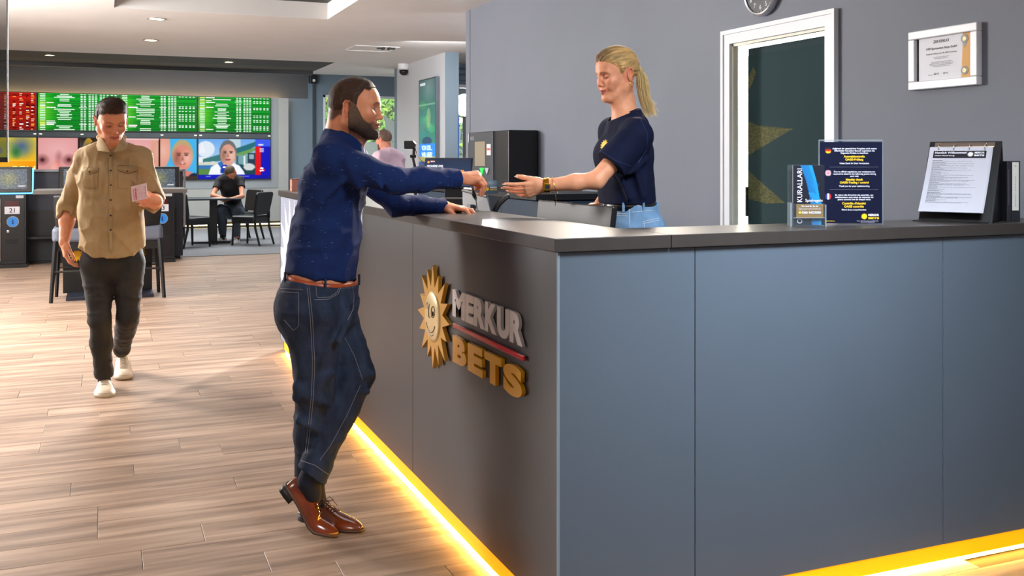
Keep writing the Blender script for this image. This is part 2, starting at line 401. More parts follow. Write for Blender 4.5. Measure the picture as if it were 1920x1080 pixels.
mottle(cv, [dz(1403, 110), dz(1414, 86), dz(1420, 100), dz(1408, 130), dz(1403, 135)], 3)
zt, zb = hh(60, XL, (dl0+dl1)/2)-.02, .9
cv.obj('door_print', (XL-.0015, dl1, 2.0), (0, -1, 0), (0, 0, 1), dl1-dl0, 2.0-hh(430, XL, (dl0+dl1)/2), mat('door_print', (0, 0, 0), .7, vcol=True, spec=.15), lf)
hg = MB()
for v in (365, 391):
    h = hh(v, XL, dl1); hg.bb((XL-.01, dl1, h-.045), (XL+.03, dl1+.016, h+.045))
hg.build('hinge', m_black, lf)
# lit room behind the door
bk = MB().bb((5.2, 2.0, 0), (5.3, 7.5, 2.6)).bb((3.42, 7.5, 0), (5.3, 7.6, 2.6)).bb((3.42, 1.9, 0), (5.3, 2.0, 2.6)).bb((3.42, 1.9, 2.6), (5.3, 7.6, 2.7)).bb((3.42, 1.9, -.05), (5.3, 7.6, 0))
bk = bk.build('wall_backroom', mat('backroom_white', (240, 238, 230), .6)); tag(bk, kind='structure')
# back wall
YB = 21.3
wx0, wx1 = xon(YB, 606), 6.2
wb = MB().bb((-8, YB, 0), (wx0, YB+.15, 3.5)).bb((wx0, YB, 2.81), (8, YB+.15, 3.5)).bb((wx0, YB, 0), (8, YB+.15, .35)).build('wall_back', m_wallb); tag(wb, kind='structure')
MB().bb((-8, YB-.02, 2.72), (xon(YB, 541)+.4, YB+.001, 3.45)).build('dark_wall_band', m_wallk, wb)
# column and stub wall
cx0, cx1 = xon(15.2, 749), xon(15.2, 790)
wc = MB().bb((cx0, 15.2, 0), (cx1+.5, 15.5, CH)).bb((cx0, 15.185, 0), (cx0+.12, 15.2, CH)).build('wall_column', m_wallb); tag(wc, kind='structure')
SX, SY = 4.29, 12.79
wst = MB().bb((SX, SY, 0), (SX+.19, 15.2, CH)).build('wall_stub', mat('light_wall', (196, 200, 206), .55)); tag(wst, kind='structure')
MB().bb((SX-.002, SY-.012, 0), (SX+.192, SY, CH)).build('end_cap', m_wallb, wst)
MB().bb((SX+.178, SY-.016, 0), (SX+.193, SY-.01, 2.0)).build('blue_edge', mat('blue_edge', (38, 78, 150), .4), wst)
# left side wall (out of frame, daylight comes past it)
wl = MB().bb((-5.0, 8, 0), (-4.9, 21.3, 3.4)).build('wall_left', m_wallb); tag(wl, kind='structure')
# windows
m_glass = mat('window_glass', (235, 245, 245), .02, alpha=.12, spec=.5)
m_frost = mat('frosted_film', (232, 244, 240), .6, alpha=.82)
def window(name, x0, x1, Y, z0, z1, muls, film):
    f = MB(); t = .05
    f.bb((x0, Y, z0), (x1, Y+.08, z0+t)); f.bb((x0, Y, z1-t), (x1, Y+.08, z1)); f.bb((x0, Y, z0), (x0+t, Y+.08, z1)); f.bb((x1-t, Y, z0), (x1, Y+.08, z1))
    for m in muls: f.bb((m-t/2, Y, z0), (m+t/2, Y+.08, z1))
    o = f.build(name, m_white); tag(o, kind='structure')
    xs = [x0]+list(muls)+[x1]
    for a, b in zip(xs[:-1], xs[1:]):
        MB().bb((a+t/2, Y+.035, z0+t), (b-t/2, Y+.041, z1-t)).build('pane', m_glass, o)
    if film: MB().bb((film[0], Y+.030, z0+t), (film[1], Y+.034, film[2])).build('frosted_film', m_frost, o)
    return o
w1 = window('window_1', wx0, 8, YB, .35, 2.81, [xon(YB, 655), 6.6], (xon(YB, 655), 6.55, 1.8))
fs = MB().prism([(xon(YB, u), hh(v, xon(YB, u), YB)) for u, v in ((719, 216), (729, 265), (752, 265), (752, 234))], (0, YB+.028, 0), (1, 0, 0), (0, 0, 1), .004)
fs.build('frosted_ray', m_frost, w1)
MB().bb((wx0+.06, YB+.02, 1.2), (wx0+.45, YB+.028, 2.2)).build('frosted_film', mat('grey_green_film', (110, 130, 128), .5), w1)
w2 = window('window_2', SX+.19, 7.5, 14.2, .3, 2.55, [6.9], None)
MB().bb((SX+.19, 14.2, 2.55), (7.5, 14.3, CH)).build('louvre_panel', mat('louvre', (112, 128, 142), .5), w2)
for k in range(3): MB().box((6, 14.15, 2.6+.09*k), (3.4, .08, .012), R=rotm('X', 25)).build('louvre_slat', mat('louvre', (112, 128, 142), .5), w2)
# ------------------------------------------------------------------ downlights
m_lamp = mat('downlight_glow', (255, 240, 205), .5, emit=(255, 226, 170), estr=14)
m_ring = mat('brushed_ring', (170, 165, 155), .3, .9)
for i, (u, v, lab) in enumerate(((294, 35, 'round recessed downlight in the white ceiling, the nearer of two, by the coffer edge'), (283, 75, 'round recessed downlight in the white ceiling, the farther of two'),
              (93, 103, 'small warm downlight in the dark soffit, left of the pair'), (429, 116, 'small warm downlight in the dark soffit, right of the pair'))):
    z = F_*(CH-H_)/(HV-v); p = W(u, v, z); r = .095 if i < 2 else .075
    e = empty('downlight', (p.x, p.y, CH), lab, 'ceiling light', 'recessed downlights')
    rg = MB().lathe([(r, 0.004), (r, -.008), (r*.8, -.008), (r*.78, 0.0)], (0, 0, 0), n=20).build('ring', m_ring, e, world=False)
    MB().lathe([(r*.77, -.001), (r*.77, -.004)], (0, 0, 0), n=20).build('lamp_disc', m_lamp, e, world=False)
# dome camera on the ceiling edge and small alarm boxes on the column
dz_ = F_*(CH-H_)/(HV-121); p = W(754, 121, dz_); p = Vector((p.x, 14.6, CH))
e = empty('dome_camera', p, 'white and dark dome security camera under the ceiling above the column', 'security camera')
MB().lathe([(.09, 0), (.09, -.07), (.07, -.09)], (0, 0, 0), n=20).build('housing', m_white, e, world=False, smooth=False)
MB().lathe([(.07, -.09), (.068, -.13), (.05, -.16), (.02, -.175)], (0, 0, 0), n=20).build('dome', mat('smoke_dome', (24, 24, 28), .1), e, world=False, smooth=True)
for v0, v1, lab in ((131, 139, 'upper small white box on the blue-grey column under the dome camera'), (141, 157, 'lower, taller white box on the blue-grey column')):
    x = xon(15.17, 749); h1, h0 = hh(v0, x, 15.17), hh(v1, x, 15.17)
    e = empty('alarm_box', (x, 15.18, h0), lab, 'wall box', 'white boxes on the column')
    MB().bb((x-.03, 15.11, h0), (x+.02, 15.185, h1)).build('case', m_white, e, bevel=.004)
    MB().bb((x-.02, 15.105, h0+.01), (x+.01, 15.112, h0+.03)).build('sensor', mat('sensor_grey', (160, 165, 170), .3), e)
# black box and conduit on back wall
x = xon(21.25, 588.5)
e = empty('cable_conduit', (x, 21.25, 0), 'thin dark vertical cable conduit topped by a black sensor box on the blue-grey wall', 'conduit')
MB().bb((x-.02, 21.24, 0), (x+.03, 21.3, 3.2)).build('conduit', mat('conduit', (48, 58, 66), .5), e)
MB().bb((x-.11, 21.1, hh(156, x, 21.2)), (x+.05, 21.28, hh(137, x, 21.2))).build('sensor_box', m_black, e, bevel=.01)
MB().lathe([(.03, 0), (.03, .02)], (x-.03, 21.1, hh(151, x, 21.1)), axis=(0, -1, 0), n=14).build('lens', mat('lens_white', (220, 220, 220), .3), e)

# ================================================================== TV WALL
YT = 21.05
m_panel = mat('pale_panel', (160, 160, 155), .5, noise=.03, nscale=2)
px1 = xon(YT, 541); ptop = hh(184, px1, YT)
pb = MB().bb((-5, YT, .12), (px1, YT+.06, ptop)).build('wall_panel', m_panel, bevel=.004); tag(pb, kind='structure')
MB().bb((-5, YT+.1, .0), (px1-.1, YT+.16, .12)).build('plinth', m_black, pb)
m_led = mat('warm_led', (255, 225, 160), .5, emit=(255, 214, 140), estr=22)
MB().bb((-5, YT+.05, .05), (xon(YT, 530), YT+.09, .07)).build('led_strip', mat('warm_led_low', (255, 225, 160), .5, emit=(255, 224, 150), estr=10), pb)
MB().bb((-5, YT+.12, ptop-.08), (px1-.12, YT+.15, ptop-.05)).build('led_strip', m_led, pb)
gy = MB().bb((-5, YT-.012, hh(353, 2.5, YT)), (xon(YT, 521), YT, ptop-.01)).build('shade_board', mat('shade_grey', (138, 143, 145), .5), pb)  # added board, its darker grey paints the shade round the televisions
m_bez = mat('tv_bezel', (12, 12, 14), .3)
tvw = (xon(YT-.07, 508)-xon(YT-.07, 371)); tx1 = xon(YT-.07, 508)
rowz = [(hh(251, 3.2, YT-.07), ptop-.005), (hh(336, 3.2, YT-.07), hh(260.5, 3.2, YT-.07))]
def odds(cv, base, hl, seed, red=False):
    r = random.Random(seed); cv.grad(base, tuple(int(c*.75) for c in base)); n = 22
    for i in range(n):
        y0 = i/n; dk = r.random()
        cv.rect(0, y0+.8/n, 1, y0+1/n, tuple(c*.55 for c in base))
        if i % 3 == 1: cv.rect(0, y0, 1, y0+.9/n, tuple(c*.75 for c in base), .6)
    cv.soft(.02, .5, .25, .7, hl, .8)
    for i in range(n):
        y = i/n+.2/n; y2 = y+.55/n; head = r.random() < .2
        if red:
            for x in [.04, .12, .2, .32, .45, .52, .62, .72, .8, .88, .94]:
                if r.random() < .8: cv.rect(x, y, x+r.uniform(.02, .05), y2, r.choice([(255, 240, 235), (255, 190, 150), (255, 150, 60), (90, 0, 0)]))
            continue
        cv.rect(.02, y, .09, y2, (235, 250, 120) if head else (220, 255, 220))
        if head: cv.rect(.1, y, .1+r.uniform(.08, .13), y2, (255, 255, 250)); cv.rect(.5, y, .6, y+.1/n, (240, 255, 240))
        else:
            c = .32; w = r.uniform(.05, .13); cv.rect(c-w, y, c+w, y2, (225, 255, 225))
        for x in [.52, .56, .62, .66, .70]+([.76, .80, .85, .9, .95] if (head or r.random() < .35) else []):
            cv.rect(x, y, x+.025, y2, (225, 255, 230))
def face(cv, cx, cy, s, skin=(214, 150, 130), hair=(70, 60, 55), blond=False):
    cv.ell(cx, cy-.02*s, .115*s, .30*s, hair); cv.ell(cx, cy+.04*s, .10*s, .26*s, skin); cv.soft(cx+.05*s, cy+.05*s, .08*s, .2*s, (245, 205, 190), .7)
    cv.soft(cx-.06*s, cy+.05*s, .06*s, .22*s, tuple(c*.55 for c in skin), .7)
    for d in (-.04, .04):
        cv.ell(cx+d*s, cy-.015*s, .022*s, .018*s, tuple(c*.45 for c in skin)); cv.rect(cx+(d-.025)*s, cy-.06*s, cx+(d+.025)*s, cy-.04*s, tuple(c*.5 for c in skin))
    cv.poly([(cx, cy-.02*s), (cx+.018*s, cy+.09*s), (cx-.018*s, cy+.09*s)], tuple(c*.8 for c in skin))
    cv.ell(cx, cy+.15*s, .035*s, .022*s, (150, 60, 60)); 
    if blond: cv.ell(cx, cy+.145*s, .03*s, .01*s, (250, 240, 235))
def closeup(cv, x0, x1):
    w = x1-x0; cx = (x0+x1)/2; cv.rect(x0, 0, x1, 1, (222, 150, 150)); cv.soft(cx, .3, w*.8, .5, (240, 185, 185), .8)
    cv.ell(x0+w*.45, .85, w*.17, .32, (232, 150, 140)); cv.soft(x0+w*.38, .8, w*.12, .3, (250, 200, 190), .8)
    for d in (.1, .75): cv.soft(x0+w*d, .52, w*.2, .16, (110, 50, 50), .9); cv.soft(x0+w*d, .52, w*.07, .06, (40, 20, 20), 1)
    cv.soft(x0+w*.5, .45, w*.12, .2, (150, 80, 80), .6)
    m = (cv.X < x0); 
def tvpic(kind, i):
    cv = Canvas(150, 84, (10, 10, 10))
    if kind == 'odds_red': odds(cv, (205, 28, 16), (235, 60, 20), 5, True)
    elif kind == 'odds': odds(cv, (6, 172, 40), (150, 240, 40), 10+i)
    elif kind == 'gen':
        cv.grad((225, 200, 60), (245, 170, 20)); cv.ell(.62, .3, .3, .2, (190, 190, 70)); cv.soft(.83, .2, .2, .34, (60, 90, 150), .9); cv.soft(.76, .34, .08, .2, (30, 110, 50), .9)
        cv.ell(.2, .2, .25, .2, (240, 225, 90)); cv.ell(.5, .3, .1, .12, (150, 150, 150)); cv.ell(.32, .8, .09, .2, (225, 130, 80)); cv.ell(.25, .9, .05, .14, (190, 80, 40))
        cv.rect(.35, .52, 1, 1, (250, 160, 15)); cv.rect(.35, .52, 1, .55, (255, 200, 60)); cv.soft(.6, .7, .3, .25, (255, 200, 70), .7)
    elif kind == 'split_a':
        cv.rect(0, 0, 1, 1, (30, 25, 20)); closeup(cv, 0, .5); cv.rect(.49, 0, .51, 1, (20, 10, 10))
        cv.ell(.62, .5, .09, .5, (200, 150, 40)); cv.soft(.6, .3, .1, .3, (40, 60, 120), .8); cv.ell(.75, .3, .12, .3, (60, 40, 30)); cv.ell(.85, .8, .2, .3, (210, 140, 120))
    elif kind == 'split_b':
        closeup(cv, 0, .5); cv.rect(.515, 0, 1, 1, (70, 180, 235)); cv.ell(.52, .25, .13, .5, (225, 160, 140)); cv.soft(.55, .3, .12, .3, (240, 190, 170), .8); cv.rect(.495, 0, .512, 1, (15, 10, 10))
        cv.ell(.83, 1.0, .16, .22, (214, 130, 120)); cv.ell(.97, 1.05, .1, .2, (30, 40, 70))
        face(cv, .81, .42, 1.25, (222, 140, 120), (190, 165, 120), True); cv.rect(.5, .93, 1, 1, (70, 50, 40)); cv.rect(0, .0, .5, .04, (240, 200, 200))
    elif kind == 'sky':
        cv.grad((110, 170, 235), (230, 240, 250)); cv.ell(.1, .25, .12, .2, (225, 235, 245)); cv.rect(0, .45, .22, .6, (235, 240, 240)); cv.poly([(.0, .35), (.05, .1), (.1, .35)], (240, 240, 250))
        cv.rect(.42, 0, .58, .4, (190, 215, 225)); cv.rect(.34, .05, .4, .4, (60, 100, 150)); cv.poly([(.44, .28), (.8, .05), (.8, .16), (.52, .45)], (40, 110, 120)); cv.poly([(.48, .38), (.8, .2), (.8, .27), (.52, .5)], (110, 160, 90))
        cv.rect(.5, .4, .8, .75, (120, 165, 170)); cv.rect(.52, .42, .55, .75, (60, 90, 110)); cv.rect(.62, .42, .65, .75, (230, 235, 235)); cv.rect(.68, .35, .79, .68, (40, 60, 80)); cv.rect(.7, .38, .77, .5, (150, 180, 190))
        cv.poly([(.06, .5), (.34, .36), (.4, .45), (.3, .55), (.06, .58)], (60, 120, 120)); cv.rect(0, .58, .35, .65, (215, 215, 200)); cv.rect(0, .65, .2, .75, (60, 120, 180)); cv.rect(0, .75, .25, 1, (90, 140, 70))
        cv.poly([(.55, .62), (.8, .72), (.8, .92), (.55, .92)], (30, 70, 80)); cv.ell(.7, .7, .08, .09, (210, 215, 215))
        cv.poly([(.13, .92), (.17, .7), (.28, .6), (.45, .58), (.56, .66), (.62, .8), (.65, .92)], (245, 248, 255)); cv.poly([(.26, .6), (.32, .55), (.36, .7), (.31, .74)], (50, 110, 190))
        face(cv, .405, .36, 1.05, (220, 160, 140), (110, 110, 110)); cv.ell(.36, .72, .05, .08, (20, 50, 190)); cv.rect(.30, .75, .40, .86, (20, 60, 170)); cv.ell(.355, .9, .02, .05, (240, 240, 250))
        cv.rect(.79, 0, 1, .18, (60, 90, 240)); cv.rect(.79, .18, .87, .9, (225, 20, 30)); cv.rect(.87, .18, 1, .9, (20, 20, 190)); cv.rect(.83, .75, .92, .81, (235, 40, 50))
        for k in range(3): cv.rect(.845, .23+.035*k, .91, .255+.035*k, (240, 225, 250))
        cv.rect(0, .89, .79, 1, (20, 25, 185)); cv.rect(.79, .9, 1, 1, (20, 20, 170)); cv.rect(.1, .925, .17, .94, (240, 240, 255)); cv.rect(.3, .925, .7, .935, (200, 205, 255)); cv.rect(.83, .12, .9, .15, (240, 245, 255))
    if 'odds' not in kind: cv.blur(2 if kind != 'gen' else 4)
    return cv
kinds = [['odds', 'odds', 'odds', 'odds_red'], ['sky', 'split_b', 'split_a', 'gen']]
tlab = [['television with green odds table, upper row, at the right end', 'television with green odds table, upper row, second from the right', 'television with green odds table, upper row, between the red screen and the walking man', 'television with a red odds table at the left end of the upper row'],
        ['television showing a man in white shirt with blue microphone, right end of lower row', 'television with a pink face close-up beside a smiling blond man on blue', 'television with a pink face close-up left of the walking man', 'television with a yellow and orange picture at the left end of the lower row']]
m_bar = mat('tv_bar', (52, 58, 62), .4)
for r in range(2):
    z0, z1 = rowz[r]
    for i in range(4):
        x1 = tx1-i*(tvw+.012); x0 = x1-tvw
        e = empty('television', (x0+tvw/2, YT-.02, z0), tlab[r][i], 'television', 'televisions on the back wall')
        MB().bb((x0, YT-.065, z0), (x1, YT-.012, z1)).build('bezel', m_bez, e, bevel=.004)
        b = .012; cv = tvpic(kinds[r][i], i)
        o = cv.obj('screen', (x0+b, YT-.067, z1-b), (1, 0, 0), (0, 0, 1), tvw-2*b, z1-z0-2*b-(.015 if r == 0 else 0), M_SCR, e)
        if r == 0:
            MB().bb((x0, YT-.06, z0-.10), (x1, YT-.03, z0-.004)).build('lower_bar', m_bar, e)
            for fx in (.02, .52, .96): MB().bb((x0+fx*tvw, YT-.0625, z0-.055), (x0+fx*tvw+.05, YT-.06, z0-.035)).build('status_mark', mat('mark_white', (240, 240, 220), .5, emit=(240, 240, 200), estr=.7), e)
        if kinds[r][i] == 'sky':
            wm = mat('screen_white', (255, 255, 255), .5, emit=(255, 255, 255), estr=1.1)
            text('screen_text', 'sky', (x0+.872*tvw, YT-.07, z1-.73*(z1-z0)), (1, 0, 0), (0, 0, 1), wm, h=.05, parent=e, anchor='c', bold=.03)
            text('screen_text', 'sport', (x0+.872*tvw, YT-.07, z1-.79*(z1-z0)), (1, 0, 0), (0, 0, 1), wm, h=.032, parent=e, anchor='c', bold=.02)
            text('screen_text', 'sky', (x0+.36*tvw, YT-.07, z1-.70*(z1-z0)), (1, 0, 0), (0, 0, 1), wm, h=.05, parent=e, anchor='c', bold=.03)
        if kinds[r][i] == 'gen':
            text('screen_text', 'GEN', (x0+.68*tvw, YT-.07, z1-.86*(z1-z0)), (1, 0, 0), (0, 0, 1), mat('screen_gold', (255, 225, 130), .5, emit=(255, 225, 130), estr=1.0), w=.44, h=.17, parent=e)

# ================================================================== COUNTER
CX, CY, CT_ = 1.205, 2.578, 1.175
CYE = yon(CX, 526)
def slate(name, col):
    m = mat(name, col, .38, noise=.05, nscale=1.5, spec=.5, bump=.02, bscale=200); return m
m_side = slate('slate_shaded', (36, 36, 42)); m_frontp = slate('slate_lit', (86, 97, 109))  # one laminate in two tones: side darkened as shaded, front bluish as lit
m_slab = mat('dark_worktop', (60, 55, 52), .28, noise=.06, nscale=20, spec=.45)
m_yel = mat('yellow_plinth', (255, 192, 0), .45, emit=(255, 185, 0), estr=.5)
m_ledw = mat('counter_led', (255, 240, 190), .5, emit=(255, 200, 84), estr=75)
ctr = empty('service_counter', (CX, CY, 0), 'long L-shaped reception counter in slate grey with dark worktop and glowing yellow base', 'counter')
z0, z1 = .075, CT_-.042
g = .0025
seam = yon(CX, 774)
ys = [CY, seam, yon(CX, 640), yon(CX, 560), CYE]
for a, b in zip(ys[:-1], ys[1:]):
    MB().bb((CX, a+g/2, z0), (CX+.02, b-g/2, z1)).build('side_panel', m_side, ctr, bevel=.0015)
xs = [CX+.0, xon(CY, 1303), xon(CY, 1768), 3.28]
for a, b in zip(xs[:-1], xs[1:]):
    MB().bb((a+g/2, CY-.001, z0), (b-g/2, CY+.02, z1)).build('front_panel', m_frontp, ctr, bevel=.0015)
MB().bb((CX-.001, CY-.003, z0), (CX+.006, CY+.004, z1)).build('corner_edge', mat('corner_edge', (120, 136, 150), .4), ctr)
MB().bb((CX+.02, CY+.02, .0), (CX+.04, CYE-.01, z1)).bb((CX+.04, CY+.02, 0), (3.28, CY+.04, z1)).bb((CX, CYE-.002, z0), (1.56, CYE+.02, z1)).build('carcass', m_black, ctr)
MB().bb((1.54, CY+.29, .0), (1.56, CYE, z1)).bb((1.56, CY+.27, 0), (3.28, CY+.29, z1)).build('inner_panel', mat('inner_blue', (36, 52, 68), .5), ctr)
MB().bb((CX+.002, CY+.01, .020), (CX+.02, CYE-.15, z0)).bb((CX+.02, CY+.002, .020), (3.28, CY+.02, z0)).build('yellow_plinth', m_yel, ctr)
MB().bb((CX+.006, CY+.012, .005), (CX+.018, CYE-.2, .017)).bb((CX+.03, CY+.006, .005), (3.28, CY+.018, .017)).build('led_strip', m_ledw, ctr)
zb, zt = CT_-.04, CT_
SXI, SYI = 1.565, CY+.29
gx = xon(CY-.015, 1259)
slab = MB()
slab.prism([(CX-.015, CY-.015), (gx-.001, CY-.015), (gx-.001, SYI), (SXI, SYI), (SXI, CYE+.015), (CX-.015, CYE+.015)], (0, 0, zb), (1, 0, 0), (0, 1, 0), .04)
slab.build('worktop', m_slab, ctr, bevel=.002)
MB().bb((gx+.001, CY-.015, zb), (3.295, SYI, zt)).build('worktop', m_slab, ctr, bevel=.002)
# far-end sun print on the side
cv = Canvas(60, 110, (136, 142, 160)); yy0, yy1 = yon(CX, 555), CYE-.02
cxx = .47
pts = sun_poly(16, .52, .30, cxx, .5, 0.1)
pts = [(cxx+(x-cxx)*1.15, .5+(y-.5)*1.0) for x, y in pts]
cv.poly(pts, (214, 214, 222)); cv.ell(cxx, .5, .26, .22, (140, 146, 165)); cv.ell(cxx+.05, .47, .03, .05, (214, 214, 222)); cv.ell(cxx-.02, .62, .12, .05, (214, 214, 222)); cv.ell(cxx-.02, .60, .12, .05, (140, 146, 165))
cv.obj('sun_print', (CX-.0015, CYE-.012, z1-.005), (0, -1, 0), (0, 0, 1), .92, z1-z0-.01, M_PRINT, ctr)

# ------------------------------------------------------------------ raised logo on the counter side
m_gold = mat('gold_metal', (208, 158, 66), .3, .35, noise=.06, nscale=9); m_silv = mat('silver_letters', (196, 190, 190), .35, .5)
m_redp = mat('red_acrylic', (168, 14, 26), .25); m_ink = mat('engraved_line', (40, 30, 14), .5); m_goldl = mat('gold_letters', (200, 144, 16), .3, .3)
LX = CX-.022
lg = empty('logo_sign', (CX, 3.6, .75), 'raised logo on the counter side: golden sun, silver and gold letters with a red bar', 'sign')
sc_, sz_ = 3.69, .786
sp = sun_poly(16, .202, .118, rs=[1.0, .90, 1.03, .95])
MB().prism(sp, (CX-.003, sc_, sz_), (0, -1, 0), (0, 0, 1), .016).build('sun_rays', m_gold, lg)
fo_ = MB(); pr = [(.0005, .024), (.05, .021), (.085, .012), (.10, 0.0)]
fo_.lathe([(.1, 0), (.1, .003), (.085, .008), (.05, .012), (.012, .014)], (CX-.017, sc_, sz_), axis=(-1, 0, 0), n=40)
sf = fo_.build('sun_disc', mat('pale_gold', (222, 196, 142), .3, .3), lg, smooth=True)
def disc_h(y, z):
    r = math.hypot(y, z); return CX-.0175-(.014 if r < .012 else max(0, .014-(r/.1)**2*.011))
fl = MB()
def fcurve(pts, r=.0016):
    fl.tube([(disc_h(y, z)-.0005, sc_-y, sz_+z) for y, z in pts], r, 6)
fcurve([(.055*math.sin(a)*1.05, -.01-.05*math.cos(a)) for a in [x*.15-1.2 for x in range(17)]], .0022)
fcurve([(-.045+.018*math.cos(a), .028+.022*math.sin(a)) for a in [x*.3 for x in range(12)]])
fcurve([(.035+.018*math.cos(a), .024+.022*math.sin(a)) for a in [x*.55 for x in range(12)]], .0018)
fcurve([(-.01, .05), (-.018, .02), (-.012, -.002), (.004, -.002)]); fcurve([(-.03, -.062), (0, -.075), (.03, -.066)])
fl.build('sun_face_line', m_ink, sf)
fl = MB().lathe([(.009, 0), (.009, .004)], (disc_h(.035, .02)-.002, sc_-.035, sz_+.018), axis=(-1, 0, 0), n=12).build('sun_eye', m_ink, sf)
def letters(word, y0, y1, zlo, zhi, m, d, bold, gap, widths):
    tot = sum(widths)+gap*(len(word)-1); s = (y0-y1)/tot; y = y0
    for ch, w in zip(word, widths):
        text('letter', ch, (CX-.003, y, zlo), (0, -1, 0), (0, 0, 1), m, w=w*s, h=zhi-zlo, parent=lg, depth=d, bold=bold, res=6); y -= (w+gap)*s
letters('MERKUR', 3.468, 2.803, .822, .921, m_silv, .011, .06, .03, [1.3, .8, 1, 1.02, 1, 1.0])
letters('BETS', 3.46, 2.803, .655, .753, m_goldl, .013, .065, .12, [1, 1, 1.05, 1.05])
MB().bb((CX-.013, 2.80, .779), (CX-.003, 3.468, .795)).build('underline', m_redp, lg, bevel=.002)
# ================================================================== FURNITURE
m_blk = mat('black_laminate', (24, 25, 29), .42, noise=.05); m_blk2 = mat('black_powder', (15, 15, 17), .45)
m_char = mat('charcoal_laminate', (38, 41, 50), .5); m_greye = mat('grey_edge', (120, 120, 124), .35, .4)
m_leath = mat('black_leather', (22, 23, 26), .38, bump=.15, bscale=150); m_leathg = mat('grey_leather', (98, 104, 118), .42, bump=.15, bscale=150)
X, Z = Vector((1, 0, 0)), Vector((0, 0, 1))
# dark partition behind the terminals
YP = 14.75
e = empty('terminal_partition', (-.3, YP, 0), 'long dark partition cabinet behind the betting terminals with a pale top edge', 'cabinet')
xe = xon(YP, 345); ph = 1.27
xs = [-2.6, -1.55, -.55, .42, xe-.01]
for a, b in zip(xs[:-1], xs[1:]): MB().bb((a+.004, YP, .04), (b-.004, YP+.4, ph-.03)).build('panel', m_char, e, bevel=.003)
MB().bb((-2.6, YP-.03, ph-.03), (xe, YP+.42, ph)).build('top_edge', m_greye, e, bevel=.003)
MB().bb((xe-.008, YP-.02, .45), (xe+.02, YP+.0, ph)).build('metal_edge', mat('steel_edge', (170, 172, 178), .3, .8), e)
MB().bb((-2.5, YP+.02, 0), (xe-.05, YP+.35, .05)).build('plinth', m_black, e)
MB().bb((-2.4, YP-.25, .35), (xe-.1, YP, .38)).bb((-2.4, YP-.02, .38), (xe-.1, YP-.005, .72)).build('lower_shelf', m_blk2, e)
# terminals
m_scrn = mat('terminal_screen', (70, 82, 92), .25, noise=.25, nscale=14, emit=(74, 88, 96), estr=.35)
m_cyan = mat('cyan_glow', (90, 190, 255), .4, emit=(70, 170, 255), estr=4)
def terminal(xr, num, lab, cyan):
    y0 = 14.3; w = .5; x0 = xr-w
    e = empty('betting_terminal', (x0+w/2, y0, 0), lab, 'betting terminal', 'betting terminals')
    MB().bb((x0, y0, .05), (xr, y0+.38, .96)).build('cabinet', m_blk, e, bevel=.006)
    MB().bb((x0+.02, y0-.02, 0), (xr+.015, y0+.36, .05)).build('base_plate', m_blk2, e)
    MB().bb((xr-.29, y0-.008, .09), (xr-.02, y0, .92)).build('front_door', mat('door_black', (20, 21, 24), .3), e, bevel=.003)
    MB().bb((xr-.37, y0-.012, .09), (xr-.30, y0, .90)).build('steel_strip', mat('steel_strip', (176, 164, 152), .3, .7), e)
    dx = Vector((1, 0, 0)); up = Vector((0, .18, 1)).normalized(); nn = dx.cross(up)
    tw, th_ = .60, .34; o = Vector((x0-.03, y0+.02, .97))
    d = MB(); d.prism([(0, 0), (tw, 0), (tw, th_), (0, th_)], o, dx, up, .045)
    d = d.build('display', m_bez, e, bevel=.01)
    f = MB().prism([(.06, .05), (tw-.06, .05), (tw-.06, th_-.035), (.06, th_-.035)], o+nn*.045, dx, up, .002).build('screen', m_scrn, d)
    cv = Canvas(48, 26, (62, 74, 86)); cv.soft(.55, .5, .3, .5, (120, 120, 70), .8); cv.noise(22, num); cv.rect(.06, .1, .25, .16, (170, 170, 170)); cv.rect(.06, .75, .2, .82, (200, 200, 205)); cv.rect(.8, .85, .95, .9, (200, 200, 200))
    cv.obj('screen_picture', o+nn*.0485+dx*.06+up*(th_-.035), dx, up, tw-.12, th_-.085, mat('dim_screen', (0, 0, 0), .3, vcol=True, emit='vcol', estr=.45), d)
    if cyan:
        gl = MB(); gl.tube([o+nn*.03+dx*.02-up*.008, o+nn*.03+dx*tw-up*.008, o+nn*.03+dx*(tw+.008)+up*.012, o+nn*.03+dx*(tw+.008)+up*(th_-.02)], .010, 8)
        gl.build('light_edge', m_cyan, d)
    xc = xr-.155
    MB().bb((xc-.09, y0-.013, .80), (xc+.07, y0-.006, .865)).build('red_display', mat('dark_red_display', (70, 8, 12), .3), e)
    pl = MB().bb((xc-.095, y0-.014, .70), (xc+.08, y0-.006, .795)).build('number_plate', mat('plate_white', (215, 214, 222), .4), e)
    text('numeral', str(num), (xc-.008, y0-.016, .748), X, Z, m_ink_b, h=.058, parent=pl, anchor='c', bold=.01)
    st = MB().lathe([(.066, 0), (.066, .004)], (xc, y0-.008, .60), axis=(0, -1, 0), n=28).build('round_sticker', mat('sticker_blue', (40, 130, 215), .4), e)
    MB().lathe([(.072, 0), (.072, .003)], (xc, y0-.007, .60), axis=(0, -1, 0), n=28).build('sticker_rim', mat('sticker_rim', (180, 160, 120), .4), st)
    MB().prism([(-.012, -.03), (.012, -.03), (.006, .03), (-.006, .03)], (xc, y0-.0125, .6), X, Z, .001).build('sticker_mark', mat('sticker_mark', (20, 60, 120), .4), st)
    MB().lathe([(.018, 0), (.018, .012), (.01, .014)], (xc-.055, y0-.008, .475), axis=(0, -1, 0), n=16, ).build('lock', mat('lock_chrome', (210, 210, 212), .2, .9), e)
    MB().bb((xc-.085, y0-.010, .31), (xc+.07, y0-.006, .375)).build('payout_slot', mat('slot_dark', (3, 3, 4), .6), e)
    MB().bb((xr-.12, y0-.015, .905), (xr-.03, y0-.004, .94)).build('small_plate', mat('plate_grey', (190, 190, 196), .4), e)
